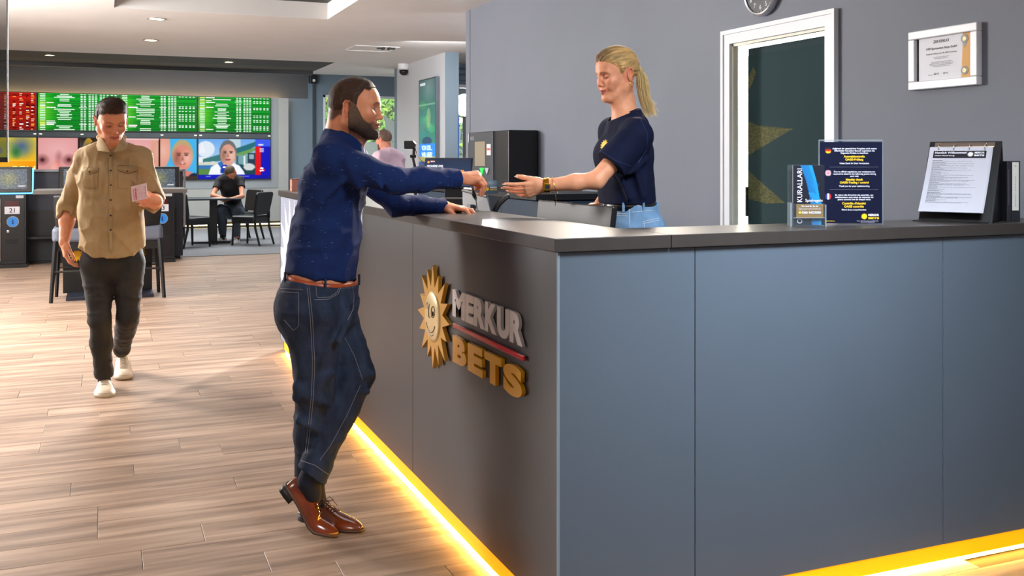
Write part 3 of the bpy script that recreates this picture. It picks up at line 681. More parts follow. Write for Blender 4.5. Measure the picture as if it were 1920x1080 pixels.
m_ink_b = mat('black_ink', (22, 22, 26), .5)
terminal(xon(14.3, 49), 21, 'betting terminal with number plate 21 and cyan lit screen edge at the far left', True)
terminal(xon(14.3, 49)+.915, 22, 'betting terminal half hidden behind the walking man, its tilted screen left of his shirt', False)
terminal(xon(14.3, 49)+1.83, 23, 'betting terminal with number plate 23 right of the walking man', False)
# high table
e = empty('high_table', (.06, 11.1, 0), 'long dark high table behind the walking man with sun emblems on its supports', 'table')
MB().bb((-.66, 10.78, 1.06), (.79, 11.45, 1.10)).build('tabletop', mat('table_top_grey', (86, 82, 78), .4), e, bevel=.003)
for x in (-.27, .33):
    p_ = MB().bb((x-.13, 11.12, .03), (x+.13, 11.18, 1.06)).build('support_panel', m_blk2, e)
    s = MB().prism(sun_poly(14, .075, .04), (x, 11.112, .42), X, Z, .003)
    s.bb((x-.045, 11.109, .535), (x+.0, 11.114, .575)).build('emblem', mat('emblem_yellow', (250, 190, 20), .5), p_)
MB().bb((-.36, 10.72, 0), (-.16, 11.5, .035)).bb((.2, 10.72, 0), (.46, 11.5, .035)).bb((-.36, 11.05, 0), (.46, 11.2, .03)).build('foot_plate', mat('foot_blue_black', (30, 34, 48), .4), e, bevel=.004)
# bar stools
def stool(lab):
    e = empty('bar_stool', (0, 0, 0), lab, 'bar stool', 'bar stools at the high table')
    for sx in (-1, 1):
        MB().tube([(sx*.215, -.02, .60), (sx*.255, -.07, 0)], [.024, .018], 4).build('leg', m_blk2, e, world=False)
        MB().tube([(sx*.20, .36, .60), (sx*.225, .40, 0)], [.022, .017], 4).build('leg', m_blk2, e, world=False)
    MB().bb((-.22, -.01, .50), (.22, .01, .58)).bb((-.22, .37, .50), (.22, .39, .58)).bb((-.215, 0, .5), (-.19, .38, .58)).bb((.19, 0, .5), (.215, .38, .58)).build('apron', m_blk2, e, world=False)
    MB().tube([(-.235, -.045, .30), (.235, -.045, .30)], .011, 6).build('footrest', m_blk2, e, world=False)
    MB().tube([(-.235, -.045, .26), (-.21, .385, .26)], .010, 6).tube([(.235, -.045, .26), (.21, .385, .26)], .010, 6).tube([(-.21, .385, .3), (.21, .385, .3)], .01, 6).build('stretcher', m_blk2, e, world=False)
    s = MB().bb((-.25, -.03, .58), (.25, .42, .74)).build('seat', m_leathg, e, world=False, bevel=.045); s.modifiers[0].segments = 4
    mb = MB(); n = 8; R = []
    for j in range(n+1):
        a = -1+2*j/n; x = a*.235; y = -.045+.05*a*a
        R.append((x, y))
    for z, k, yo in ((.74, .92, 0), (.9, 1, -.02), (1.04, 1.0, -.045), (1.05, .97, -.04)):
        for x, y in R: mb.v.append((x*k, y+yo, z))
        for x, y in R: mb.v.append((x*k, y+yo+.04, z))
    st = 2*(n+1)
    for L_ in range(3):
        b = L_*st
        for j in range(n):
            mb.f += [(b+j, b+j+1, b+st+j+1, b+st+j), (b+n+2+j, b+n+1+j, b+st+n+1+j, b+st+n+2+j)]; mb.m += [0, 0]
        mb.f += [(b, b+st, b+st+n+1, b+n+1), (b+n, b+2*n+1, b+st+2*n+1, b+st+n)]; mb.m += [0, 0]
    for j in range(n):
        mb.f += [(3*st+j, 3*st+j+1, 3*st+n+2+j, 3*st+n+1+j), (j+1, j, n+1+j, n+2+j)]; mb.m += [0, 0]
    mb.build('backrest', m_leath, e, world=False, smooth=False, bevel=.008)
    return e
s0 = stool('bar stool with grey seat and black back, left of the walking man'); s0.location = (-.235, 10.7, 0)
s1 = dup(s0); s1.location = (.30, 10.7, 0); s1['label'] = 'bar stool with grey seat and black back, right of the walking man'
# cafe table and chairs by the back wall
tc = W(400, 400, 16.6); tx, ty = tc.x, tc.y
e = empty('cafe_table', (tx, ty, 0), 'small dark cafe table the seated man writes on', 'table')
MB().bb((tx-.44, ty-.36, .735), (tx+.42, ty+.36, .765)).build('tabletop', mat('table_top_dark', (44, 50, 56), .35), e, bevel=.01)
MB().bb((tx-.06, ty-.06, .02), (tx+.06, ty+.06, .735)).build('column', m_blk2, e)
MB().bb((tx-.32, ty-.04, 0), (tx+.32, ty+.04, .03)).bb((tx-.04, ty-.3, 0), (tx+.04, ty+.3, .03)).build('foot', m_blk2, e)
def chair(lab):
    e = empty('dining_chair', (0, 0, 0), lab, 'chair', 'black leather chairs at the cafe table')
    for sx in (-1, 1):
        MB().tube([(sx*.20, .20, .42), (sx*.21, .22, 0)], [.024, .018], 6).build('leg', m_blk2, e, world=False)
        MB().tube([(sx*.19, -.20, .5), (sx*.20, -.21, .3), (sx*.205, -.30, 0)], [.022, .022, .018], 6).build('leg', m_blk2, e, world=False)
    s = MB().bb((-.23, -.21, .36), (.23, .24, .49)).build('seat', m_leath, e, world=False, bevel=.035); s.modifiers[0].segments = 3
    mb = MB().prism([(-.20, 0), (.20, 0), (.225, .34), (.2, .375), (-.2, .375), (-.225, .34)], (0, -.215, .5), (1, 0, 0), Vector((0, -.2, 1)).normalized(), -.05)
    mb.build('backrest', m_leath, e, world=False, bevel=.012)
    MB().bb((-.2, -.23, .44), (-.17, -.19, .55)).bb((.17, -.23, .44), (.2, -.19, .55)).build('back_post', m_blk2, e, world=False)
    return e
c0 = chair('black leather chair left of the cafe table, beside the terminals'); c0.location = (tx-.42, ty-.62, 0); c0.rotation_euler.z = math.radians(-55)
c1 = dup(c0); c1.location = (tx+.55, ty-.55, 0); c1.rotation_euler.z = math.radians(48); c1['label'] = 'black leather chair right of the cafe table, nearest the counter'
c2 = dup(c0); c2.location = (tx+.55, ty+.55, 0); c2.rotation_euler.z = math.radians(118); c2['label'] = 'black leather chair the seated man sits on'
c3 = dup(c0); c3.location = (tx-.68, ty+.35, 0); c3.rotation_euler.z = math.radians(-100); c3['label'] = 'black leather chair behind the left cafe chair, seat showing past it'
# hanging glass pane at left
e = empty('hanging_glass_screen', (-.9, 5, 1.4), 'tinted glass screen hanging from the ceiling at the left edge', 'glass screen')
xg = xon(5.0, 15)
MB().bb((xg-1.2, 5.0, 1.405), (xg-.006, 5.012, CH)).build('glass', mat('tinted_glass', (60, 66, 66), .05, alpha=.42, spec=.8), e)
MB().bb((xg-1.2, 4.995, 1.39), (xg, 5.018, 1.412)).build('bottom_rail', m_blk2, e)
MB().bb((xg-.006, 4.995, 1.41), (xg, 5.017, CH)).build('edge_trim', mat('trim_steel', (170, 172, 176), .25, .7), e)
# poster light box on stub wall
y0, y1 = yon(SX-.06, 817), yon(SX-.06, 785)
h1, h0 = hh(148, SX, 13.5), hh(312, SX, 13.5)
e = empty('poster_box', (SX-.04, (y0+y1)/2, h0), 'tall thin poster light box with green and blue picture on the pale wall', 'poster')
MB().bb((SX-.06, y0, h0), (SX-.002, y1, h1)).build('case', mat('poster_case', (78, 84, 90), .4), e, bevel=.004)
cv = Canvas(40, 100, (50, 110, 105)); cv.grad((60, 85, 90), (40, 125, 110)); cv.soft(.6, .1, .5, .2, (120, 140, 140), .6)
for k in range(14):
    r = random.Random(k); cv.ell(r.random(), .25+r.random()*.4, .18, .05, (30+r.randint(0, 60), 110+r.randint(0, 50), 80+r.randint(0, 50)), .5)
cv.ell(.6, .45, .12, .12, (150, 170, 110), .5); cv.rect(0, .28, 1, .30, (120, 170, 140), .6); cv.ell(.5, .72, .3, .05, (25, 60, 90)); cv.rect(0, .75, 1, .9, (20, 120, 220)); cv.rect(0, .9, 1, .97, (140, 140, 70)); cv.rect(0, .96, 1, 1, (20, 60, 130)); cv.rect(.08, .03, .4, .06, (180, 190, 190))
cv.obj('poster', (SX-.0615, y1-.02, h1-.02), (0, -1, 0), (0, 0, 1), y1-y0-.04, h1-h0-.04, mat('backlit_poster', (0, 0, 0), .3, vcol=True, emit='vcol', estr=.75), e)
pt = mat('poster_white', (215, 235, 255), .5, emit=(200, 225, 255), estr=.8)
text('poster_text', 'VON DIR...\nWIR ABER!', (SX-.063, (y0+y1)/2, h0+.30*(h1-h0)-.16), (0, -1, 0), (0, 0, 1), pt, w=.5, h=.17, parent=e, anchor='c', bold=.03, align='CENTER')

# ------------------------------------------------------------------ door wall objects
def wallp(u, v, x=XW): Y = yon(x, u); return Vector((x, Y, hh(v, x, Y)))
# clock
ck = Vector((XW, 4.414, 2.325)); r = .147
e = empty('wall_clock', ck, 'round wall clock with silver rim and black dial above the doorway', 'clock')
MB().lathe([(r-.006, 0), (r, .006), (r, .034), (r-.008, .04), (r-.016, .036), (r-.016, .02)], ck, axis=(-1, 0, 0), n=48).build('rim', mat('clock_silver', (205, 206, 212), .25, .7), e, smooth=False)
MB().lathe([(r-.015, .02), (r-.015, .028)], ck, axis=(-1, 0, 0), n=48).build('dial', mat('clock_dial', (30, 30, 38), .4), e)
cw = mat('clock_white', (225, 225, 232), .5)
for k in range(1, 13):
    a = math.radians(30*k); text('numeral', str(k), ck+Vector((-.0295, -math.sin(a)*.099, math.cos(a)*.099)), (0, -1, 0), Z, cw, h=.026, parent=e, anchor='c', bold=.005)
tk = MB()
for k in range(60):
    a = math.radians(6*k); L_ = .009 if k % 5 else .014
    d = Vector((0, -math.sin(a), math.cos(a))); q = ck+Vector((-.029, 0, 0)); tk.tube([q+d*(.128-L_), q+d*.128], .0011, 4)
tk.build('minute_marks', cw, e)
for nm, a, L_, w in (('hour_hand', 305, .06, .004), ('minute_hand', 60, .095, .003)):
    a = math.radians(a); d = Vector((0, -math.sin(a), math.cos(a))); q = ck+Vector((-.033, 0, 0)); MB().tube([q-d*.015, q+d*L_], w, 6).build(nm, cw, e)
# certificate
cy = (3.354+2.982)/2; cz = 1.834; cwd, chh = .372, .256
e = empty('framed_certificate', (XW, cy, cz), 'white-framed certificate with a yellow band and gold seals on the grey wall', 'picture frame')
fr = MB(); t = .036
for a, b in (((-cwd/2, -chh/2), (cwd/2, -chh/2+t)), ((-cwd/2, chh/2-t), (cwd/2, chh/2)), ((-cwd/2, -chh/2+t), (-cwd/2+t, chh/2-t)), ((cwd/2-t, -chh/2+t), (cwd/2, chh/2-t))):
    fr.bb((XW-.03, cy+a[0], cz+a[1]), (XW-.0, cy+b[0], cz+b[1]))
fr.build('frame', mat('white_frame', (224, 224, 228), .35), e, bevel=.004)
sw, sh_ = cwd-2*t+.004, chh-2*t+.004
MB().bb((XW-.012, cy-sw/2, cz-sh_/2), (XW-.008, cy+sw/2, cz+sh_/2)).build('backing', m_ink_b, e)
ps = MB().bb((XW-.0145, cy-sw/2+.003, cz-sh_/2), (XW-.0125, cy+sw/2-.014, cz+sh_/2)).build('sheet', mat('paper_white', (220, 220, 228), .5), e)
def ct(u, z): return Vector((XW-.0155, cy+sw/2-.014-u, cz+sh_/2-z))    # u from left edge, z down from the top
def line(body, xc, z, h=None, w=None, bold=0.0, m=None): text('lettering', body, ct(xc, z), (0, -1, 0), Z, m or m_ink_b, h=h, w=w, parent=ps, anchor='c', bold=bold, align='CENTER')
line('ZERTIFIKAT', .125, .022, w=.088, bold=.02)
line('XTiP Sportwetten Shops GmbH', .125, .052, w=.168, bold=.02)
line('Friedrich-Wilhelm-Str. 90, 47051 Duisburg', .125, .074, w=.165, bold=.012)
line('hat die Prüfung mit Erfolg bestanden\nund wird hiermit ausgezeichnet.', .125, .092, w=.085)
line('Dieses Zertifikat bestätigt die Einhaltung der\ngesetzlichen Vorgaben in den Bereichen Jugend- und\nSpielerschutz sowie die Schulung der Mitarbeiter\nund gilt für die Dauer von einem Jahr.', .125, .119, w=.13)
line('Duisburg, den 01.06.', .075, .163, w=.045)
sg = MB()
for x0 in (.085, .135):
    sg.tube([ct(x0+.0022*k, .158+.006*math.sin(k*1.9)*(1 if k % 3 else .3)) for k in range(14)], .0005, 4)
sg.build('signature', m_ink_b, ps)
bx = .240
def ctp(u, z): return ct(u, z)
mb = MB(); pts = [(bx, 0), (bx+.046, 0), (bx+.046, sh_-.001), (bx-.008, sh_-.001), (bx-.002, .08)]
mb.prism([(x, -z) for x, z in pts], ct(0, 0), (0, -1, 0), Z, .0006).build('yellow_band', mat('band_yellow', (214, 150, 6), .5), ps)
for (zz, rr_) in ((.026, .019), (.157, .019)):
    MB().prism(sun_poly(20, rr_, rr_*.92), ct(bx+.010, zz)+Vector((-.001, 0, 0)), (0, -1, 0), Z, .001).build('seal', mat('seal_dark', (46, 40, 30), .4), ps)
    MB().prism(sun_poly(14, rr_*.66, rr_*.4), ct(bx+.010, zz)+Vector((-.0022, 0, 0)), (0, -1, 0), Z, .001).build('seal_sun', mat('seal_gold', (236, 186, 40), .35), ps)
MB().prism([(-.012, 0), (-.002, -.02), (0, -.012), (.004, -.02), (.012, 0)], ct(bx+.010, .042), (0, -1, 0), Z, .001).build('seal_ribbon', mat('seal_dark', (46, 40, 30), .4), ps)
text('lettering', '2023', ct(bx+.010, .157)+Vector((-.0035, 0, 0)), (0, -1, 0), Z, mat('seal_gold', (236, 186, 40), .35), w=.02, parent=ps, anchor='c', bold=.02)

# ------------------------------------------------------------------ things on the worktop (placed square to the viewer)
FR, RT = Vector((ST, CT, 0)), Vector((CT, -ST, 0))
def at(u, z, h=CT_): return RT*((u-960)*z/F_)+FR*z+Z*h
m_acr = mat('clear_acrylic', (120, 130, 138), .04, alpha=.08, spec=.8); m_acre = mat('acrylic_edge', (160, 172, 182), .1, alpha=.6)
m_navy = mat('navy_print', (16, 20, 44), .25); m_wtxt = mat('white_print', (232, 232, 240), .5); m_ytxt = mat('yellow_print', (246, 200, 20), .5)
def slabq(o, w, h, d, ux=RT, uy=Z): # prism slab facing the viewer: o = lower-left of the front face
    return MB().prism([(0, 0), (w, 0), (w, h), (0, h)], o, ux, uy, -d)
# A4 sign
o = at(1535.5, 3.417); e = empty('rules_sign', o+RT*.11, 'A4 dark blue acrylic stand sign with three flags and yellow headings', 'sign')
px = 3.417/F_
W4, H4 = 120*px, 160*px
slabq(o, W4, H4, .004).build('acrylic_panel', m_acr, e)
MB().prism([(0, 0), (W4, 0), (W4, .003), (0, .003)], o+Z*(H4-.003), RT, Z, -.006).prism([(0, 0), (.002, 0), (.002, H4), (0, H4)], o, RT, Z, -.006).prism([(W4-.002, 0), (W4, 0), (W4, H4), (W4-.002, H4)], o, RT, Z, -.006).build('panel_edge', m_acre, e)
MB().prism([(-.002, -.04), (W4+.006, -.04), (W4+.006, .05), (-.002, .05)], o+Z*.001, RT, FR, .003).build('foot', m_acr, e)
sh = slabq(o+RT*.003+Z*.006-FR*.001, W4-.006, H4-.014, .002).build('sheet', m_navy, e)
def sg_pt(x, y): return o+RT*((x-315)/4.174*px)+Z*(H4-(y-130)/4.174*px)-FR*.0018   # reading positions of the zoomed sheet
def sline(body, x, y, w, m, bold=.015, h=None): text('lettering', body, sg_pt(x, y), RT, Z, m, w=w/4.174*px, h=h, parent=sh, anchor='c', bold=bold, align='CENTER', line=1.0)
sline('Aufgrund der gesetzlichen Vorgaben sind unsere\nMitarbeiter bei jedem Besuch angehalten die\nfolgenden Punkte zu beachten:', 592, 219, 345, m_wtxt)
sline('Ausweiskontrolle\nOASIS-Prüfung', 590, 276, 165, m_ytxt, .03)
sline('Vielen Dank für Dein Verständnis', 590, 315, 232, m_wtxt)
sline('Due to official regulations, our employees are\nrequired to observe the following points during\neach visit:', 592, 398, 335, m_wtxt)
sline('Identity check\nOASIS-Testing / control', 590, 456, 226, m_ytxt, .03)
sline('Thank you for your understanding', 590, 495, 240, m_wtxt)
sline("En raison des directives des autorités, nos\ncollaborateurs sont tenus de respecter les\npoints suivants lors de chaque visite:", 590, 582, 300, m_wtxt)
sline("Contrôle d'identité\nOASIS contrôle", 588, 640, 185, m_ytxt, .03)
sline('Merci de ta compréhension', 588, 680, 190, m_wtxt)
sline('Weitere Informationen bei unseren Mitarbeitern\noder unter der Servicenummer', 695, 770, 170, m_wtxt, .0)
sline('MERKUR', 742, 720, 84, m_wtxt, .05); sline('BETS', 742, 744, 84, m_ytxt, .05, h=.007); sline('MERKUR-BETS.DE', 405, 767, 66, m_ytxt, .02)
MB().prism(sun_poly(14, .0115, .0075), sg_pt(668, 731), RT, Z, .0004).build('sun_mark', m_ytxt, sh)
rl = MB()
for y in (345, 522): rl.prism([(0, 0), (.17, 0), (.17, .0006), (0, .0006)], sg_pt(395, y), RT, Z, .0003)
rl.build('rule_line', mat('rule_grey', (120, 124, 140), .5), sh)
def flag(y, kind):
    cv = Canvas(30, 30, (16, 20, 44)); m = (cv.X-.5)**2+(cv.Y-.5)**2 < .25
    f = Canvas(30, 30, (0, 0, 0))
    if kind == 'de': f.rect(0, 0, 1, .36, (20, 20, 20)); f.rect(0, .36, 1, .66, (210, 20, 20)); f.rect(0, .66, 1, 1, (245, 200, 20))
    if kind == 'fr': f.rect(0, 0, .36, 1, (30, 50, 140)); f.rect(.36, 0, .66, 1, (235, 235, 240)); f.rect(.66, 0, 1, 1, (215, 30, 40))
    if kind == 'gb':
        f.rect(0, 0, 1, 1, (40, 60, 140)); f.put(abs(f.X-f.Y) < .12, (235, 235, 240)); f.put(abs(f.X+f.Y-1) < .12, (235, 235, 240)); f.put(abs(f.X-f.Y) < .05, (210, 30, 40)); f.put(abs(f.X+f.Y-1) < .05, (210, 30, 40))
        f.rect(.36, 0, .64, 1, (235, 235, 240)); f.rect(0, .36, 1, .64, (235, 235, 240)); f.rect(.43, 0, .57, 1, (210, 30, 40)); f.rect(0, .43, 1, .57, (210, 30, 40))
    cv.a[m] = f.a[m]; s_ = 46/4.174*px
    cv.obj('round_flag', sg_pt(363, y-23), RT, Z, s_, s_, M_PRINT, sh)
flag(214, 'de'); flag(391, 'gb'); flag(575, 'fr')
# brochure holder
zb_ = 3.31; px2 = zb_/F_
def fr(name, u0, v0, u1, v1, z, d, m, parent, dz=0):   # upright slab seen at pixels u0..u1, v0..v1 (v0 lower)
    q = z/F_; a = RT*((u0-960)*q)+FR*(z+dz)+Z*(H_-(v0-HV)*q)
    return MB().prism([(0, 0), ((u1-u0)*q, 0), ((u1-u0)*q, (v0-v1)*q), (0, (v0-v1)*q)], a, RT, Z, -d).build(name, m, parent)
e = empty('brochure_holder', at(1516, zb_), 'small clear acrylic leaflet holder with a black and blue leaflet and gold card', 'leaflet holder')
zb_ = 415.9/(425-300); px2 = zb_/F_
fr('back_plate', 1482, 425, 1549, 309, zb_, .003, m_acr, e, .035)
fr('front_plate', 1485, 424, 1549, 382, zb_, .002, m_acr, e, 0)
MB().prism([(0, 0), (67*px2, 0), (67*px2, .04), (0, .04)], at(1482, zb_)+Z*.0005, RT, FR, .003).build('tray', m_acr, e)
fr('holder_edge', 1482, 425, 1484.5, 380, zb_, .038, m_acre, e, 0); fr('holder_edge', 1547, 425, 1549.5, 384, zb_, .038, m_acre, e, 0)
MB().prism([(0, 0), (60*px2, 0), (60*px2, .03), (0, .03)], at(1487, zb_)+Z*(16*px2), RT, FR, .002).build('pocket_shelf', m_acre, e)
# leaflet with blue swirl
lf_ = empty('leaflet', at(1515, zb_)+FR*.022, 'black leaflet with blue swirl and white vertical lettering in the acrylic holder', 'leaflet')
cv = Canvas(58, 110, (14, 18, 34)); 
for k in range(16):
    t_ = k/16; a = (cv.X-(-.6+.1*t_))**2*1.2+((cv.Y-1.0)*.95)**2; r_ = 1.32+.22*t_
    cv.put((abs(np.sqrt(a)-r_) < .011) , (14, 90+int(50*t_), 150+int(40*t_)))
cv.put(((cv.X+.6)**2*1.2+((cv.Y-1.0)*.95)**2 > 1.78) & ((cv.X+.6)**2*1.2+((cv.Y-1.0)*.95)**2 < 2.35), (10, 104, 160), .75)
cv.soft(.7, .33, .16, .07, (20, 120, 190), .9)
for k in range(6): cv.poly([(.48+.03*k, .46), (.5+.03*k, .45), (.78+.03*k, .64), (.76+.03*k, .66)], (24, 130, 200), .8)
lz = zb_+.012; q = lz/F_
cv.obj('cover', RT*((1487-960)*q)+FR*(lz)+Z*(H_-(310-HV)*q), RT, Z, 59*q, 112*q, M_PRINT, lf_)
fr('pages', 1487, 422, 1546, 310, lz+.002, .006, mat('paper_white', (220, 220, 228), .5), lf_, .001)
def lpt(u, v, dz=0): return RT*((u-960)*q)+FR*(lz-.0012-dz)+Z*(H_-(v-HV)*q)
text('lettering', 'OYUN KURALLARI', lpt(1504, 419), Z, -RT, m_wtxt, w=103*q, h=9.5*q, parent=lf_, world=True)
text('lettering', 'Spielregeln', lpt(1510, 380), RT, Z, m_wtxt, w=32*q, parent=lf_)
ge = empty('gold_card', at(1518, zb_)+FR*.008, 'small stack of gold cards in the front pocket of the leaflet holder', 'card')
gz = zb_+.003; q2 = gz/F_
fr('card', 1493, 409, 1544, 383, gz, .004, mat('gold_card', (140, 108, 46), .45, .1), ge, 0)
def gpt(u, v): return RT*((u-960)*q2)+FR*(gz-.0012-.0)+Z*(H_-(v-HV)*q2)
text('lettering', 'Wir sind für Sie da!', gpt(1518, 386.5)-FR*.0005, RT, Z, m_wtxt, w=32*q2, parent=ge, anchor='c', bold=.02)
text('lettering', 'Rufen Sie uns an, wenn Sie Fragen oder\nAnliegen haben. Kostenlos und anonym.', gpt(1518, 392)-FR*.0005, RT, Z, m_wtxt, w=42*q2, parent=ge, anchor='c', align='CENTER')
text('lettering', '0365 54225050', gpt(1521, 398.5)-FR*.0005, RT, Z, m_wtxt, w=36*q2, parent=ge, anchor='c', bold=.03)
MB().lathe([(2.4*q2, 0), (2.4*q2, .0005)], gpt(1499.5, 398.5)-FR*.0003, axis=-FR, n=14).build('phone_disc', m_ytxt, ge)
# easel ring binder
def lp(l, z, h): return RT*l+FR*z+Z*h
bl, br = (1.497, 3.63), (1.672, 3.495); h0 = CT_
wd_ = Vector((br[0]-bl[0], br[1]-bl[1])); wl_ = wd_.length; wd_ /= wl_; bkd = Vector((-wd_.y, wd_.x))
UX = (RT*wd_.x+FR*wd_.y); BK = RT*bkd.x+FR*bkd.y
O = lp(bl[0], bl[1], h0)
e = empty('easel_binder', O+UX*.11+BK*.08, 'black easel ring binder standing open with plastic sleeved house rules', 'ring binder')
tilt = Vector((0, 0, 0)); UP = (Z*.315+BK*.17).normalized(); LB = .335
NV = UX.cross(UP)   # towards the reader
MB().prism([(-.01, 0), (wl_+.02, 0), (wl_+.02, LB), (-.01, LB)], O+BK*.03, UX, UP, -.004).build('front_cover', m_blk2, e)
MB().prism([(-.02, -.01), (wl_+.01, -.01), (wl_+.01, .26), (-.02, .26)], O+Z*.003, UX, BK, -.003).build('base_board', m_blk2, e)
top = O+BK*.03+UP*LB
MB().add([top-UX*.01, top+UX*(wl_+.02), O+BK*.26+UX*(wl_+.02)+Z*.004, O+BK*.26-UX*.01+Z*.004, top-UX*.01+BK*.006, top+UX*(wl_+.02)+BK*.006, O+BK*.266+UX*(wl_+.02)+Z*.004, O+BK*.266-UX*.01+Z*.004],
   [(0, 1, 2, 3), (7, 6, 5, 4), (0, 4, 5, 1), (1, 5, 6, 2), (2, 6, 7, 3), (3, 7, 4, 0)]).build('rear_cover', m_blk2, e)
MB().add([top+UX*(wl_+.012), O+BK*.03+UX*(wl_+.012)+Z*.004, O+BK*.26+UX*(wl_+.012)+Z*.004, top+UX*(wl_+.016), O+BK*.03+UX*(wl_+.016)+Z*.004, O+BK*.26+UX*(wl_+.016)+Z*.004],
   [(0, 1, 2), (5, 4, 3), (0, 3, 4, 1), (1, 4, 5, 2), (2, 5, 3, 0)]).build('side_web', m_blk2, e)
chm = mat('chrome', (210, 205, 196), .15, 1.0)
MB().prism([(.01, LB-.028), (wl_-.0, LB-.028), (wl_-.0, LB-.006), (.01, LB-.006)], O+BK*.03+NV*.0005, UX, UP, .006).build('ring_plate', chm, e, bevel=.003)
for k in range(4):
    x = .03+(wl_-.06)*(k+.0)/3; c = O+BK*.03+UX*x+UP*(LB-.03)+NV*.004
    MB().tube([c+NV*(.016*math.sin(a))+UP*(.016*math.cos(a)) for a in [i*math.pi/9 for i in range(-1, 11)]], .0017, 6).build('ring', chm, e, smooth=True)
# sheet: curved
def sheet(off, name, m, w0=0.0, w1=None, z0=0.0, z1=1.0, n=12, cu=.028):
    w1 = w1 if w1 is not None else wl_; mb = MB()
    for j in range(n+1):
        t_ = z0+(z1-z0)*j/n; s_ = .02+t_*(LB-.05); o2 = O+BK*.03+UP*s_+NV*(off+.006+cu*(1-t_)**2)
        mb.v += [tuple(o2+UX*w0), tuple(o2+UX*w1)]
    for j in range(n): mb.f.append((2*j, 2*j+1, 2*j+3, 2*j+2)); mb.m.append(0)
    return mb.build(name, m, e, smooth=True)
mp = mat('sleeve_page', (188, 188, 198), .28, coat=.2)
for k in range(3): sheet(.001+.0015*k, 'page', mp, w0=-.004+.0015*k, w1=wl_-.012+.004*k)
mb = sheet(.006, 'page', mat('top_page', (196, 196, 206), .3, coat=.2), w0=-.004, w1=wl_-.01)
hd = sheet(.0068, 'page_header', mat('header_black', (28, 30, 38), .4), w0=.012, w1=wl_-.024, z0=.83, z1=.94, n=4); 
def pp(x, t_): s_ = .02+t_*(LB-.05); return O+BK*.03+UP*s_+NV*(.0135+.028*(1-t_)**2)+UX*x
def upd(t_): return (pp(0, t_+.01)-pp(0, t_-.01)).normalized()
text('lettering', 'Herzlich Willkommen!', pp(.018, .895), UX, upd(.9), m_wtxt, w=.112, parent=e, bold=.02)
text('lettering', 'Unsere Hausordnung', pp(.018, .852), UX, upd(.86), m_wtxt, w=.07, parent=e, bold=.01)
text('lettering', 'MERKUR', pp(.157, .895), UX, upd(.9), m_wtxt, w=.034, h=.008, parent=e, bold=.05)
text('lettering', 'BETS', pp(.157, .857), UX, upd(.86), m_wtxt, w=.034, h=.007, parent=e, bold=.05)
MB().prism(sun_poly(14, .0115, .007), pp(.143, .885), UX, upd(.9), .0004).build('sun_mark', m_wtxt, e)
rg_ = random.Random(4); ink = mat('faint_print', (96, 98, 112), .6); mb = MB(); t_ = .79
while t_ > .13:
    kk = rg_.choice([1, 1, 2, 3]); w = rg_.uniform(.03, .05)
    mb.prism([(0, 0), (w, 0), (w, .0013), (0, .0013)], pp(.014, t_), UX, upd(t_), .0002); t_ -= .014
    for i in range(kk):
        w = rg_.uniform(.14, .185) if i < kk-1 else rg_.uniform(.05, .185); x = .014
        while x < w:
            ww = rg_.uniform(.004, .014); mb.prism([(0, 0), (ww, 0), (ww, .0007), (0, .0007)], pp(x, t_), UX, upd(t_), .0002); x += ww+.002
        t_ -= .011
    t_ -= .008
mb.build('printed_lines', ink, e)
# binders at the right
for k, (u0, u1, lab) in enumerate(((1888, 1896.5, 'thin dark ring binder standing directly behind the easel binder'), (1897, 1913, 'black ring binder with a long white spine label at the right end of the worktop'))):
    z = 3.62; q = z/F_; e = empty('lever_binder', at((u0+u1)/2, z), lab, 'ring binder', 'upright binders')
    a = at(u0, z); w = (u1-u0)*q; hgt = CT_ and (H_-(302-HV)*q-CT_)
    MB().prism([(0, 0), (w, 0), (w, hgt), (0, hgt)], a+FR*.0, RT, Z, -.2).build('cover', mat('binder_dark', (34, 32, 40) if k == 0 else (10, 10, 12), .5), e, bevel=.002)
    if k:
        MB().prism([(.0015, .04), (w-.006, .04), (w-.006, hgt-.004), (.0015, hgt-.004)], a, RT, Z, .001).build('spine_label', mat('label_cream', (214, 214, 206), .5), e)
        text('lettering', '\n'.join('AUSZAHLUNGEN'), a+RT*(w*.42)+Z*(hgt*.5)-FR*.0013, RT, Z, m_ink_b, h=.11, w=.004, parent=e, anchor='c', align='CENTER')
        text('lettering', '18', a+RT*(w*.42)+Z*(hgt-.018)-FR*.0013, RT, Z, m_ink_b, h=.005, parent=e, anchor='c')
    else:
        MB().prism([(.006, .06), (.008, .06), (.008, hgt-.03), (.006, hgt-.03)], a, RT, Z, .0006).build('spine_print', mat('dim_print', (90, 84, 100), .5), e)

# ------------------------------------------------------------------ behind the counter
MB().bb((1.56, 2.9, .92), (1.80, CYE-.05, .95)).build('inner_desk', m_blk, ctr)
e = empty('back_cabinet', (3.0, 7.4, 0), 'dark blue back counter cabinet with black top along the grey wall', 'cabinet')
yy = [6.07, 6.75, 7.45, 8.15, 8.85]
for a, b in zip(yy[:-1], yy[1:]): MB().bb((2.7, a+.003, .08), (2.72, b-.003, 1.12)).build('door', mat('cabinet_blue', (34, 52, 70), .45), e, bevel=.002)
MB().bb((2.72, 6.08, 0), (3.29, 8.85, 1.12)).build('body', m_blk, e)
MB().bb((2.66, 6.03, 1.13), (3.295, 8.9, 1.17)).build('cabinet_top', m_blk2, e)
MB().bb((2.70, 6.05, .08), (3.28, 6.07, 1.12)).build('side_panel', mat('side_blue', (44, 72, 96), .45), e)
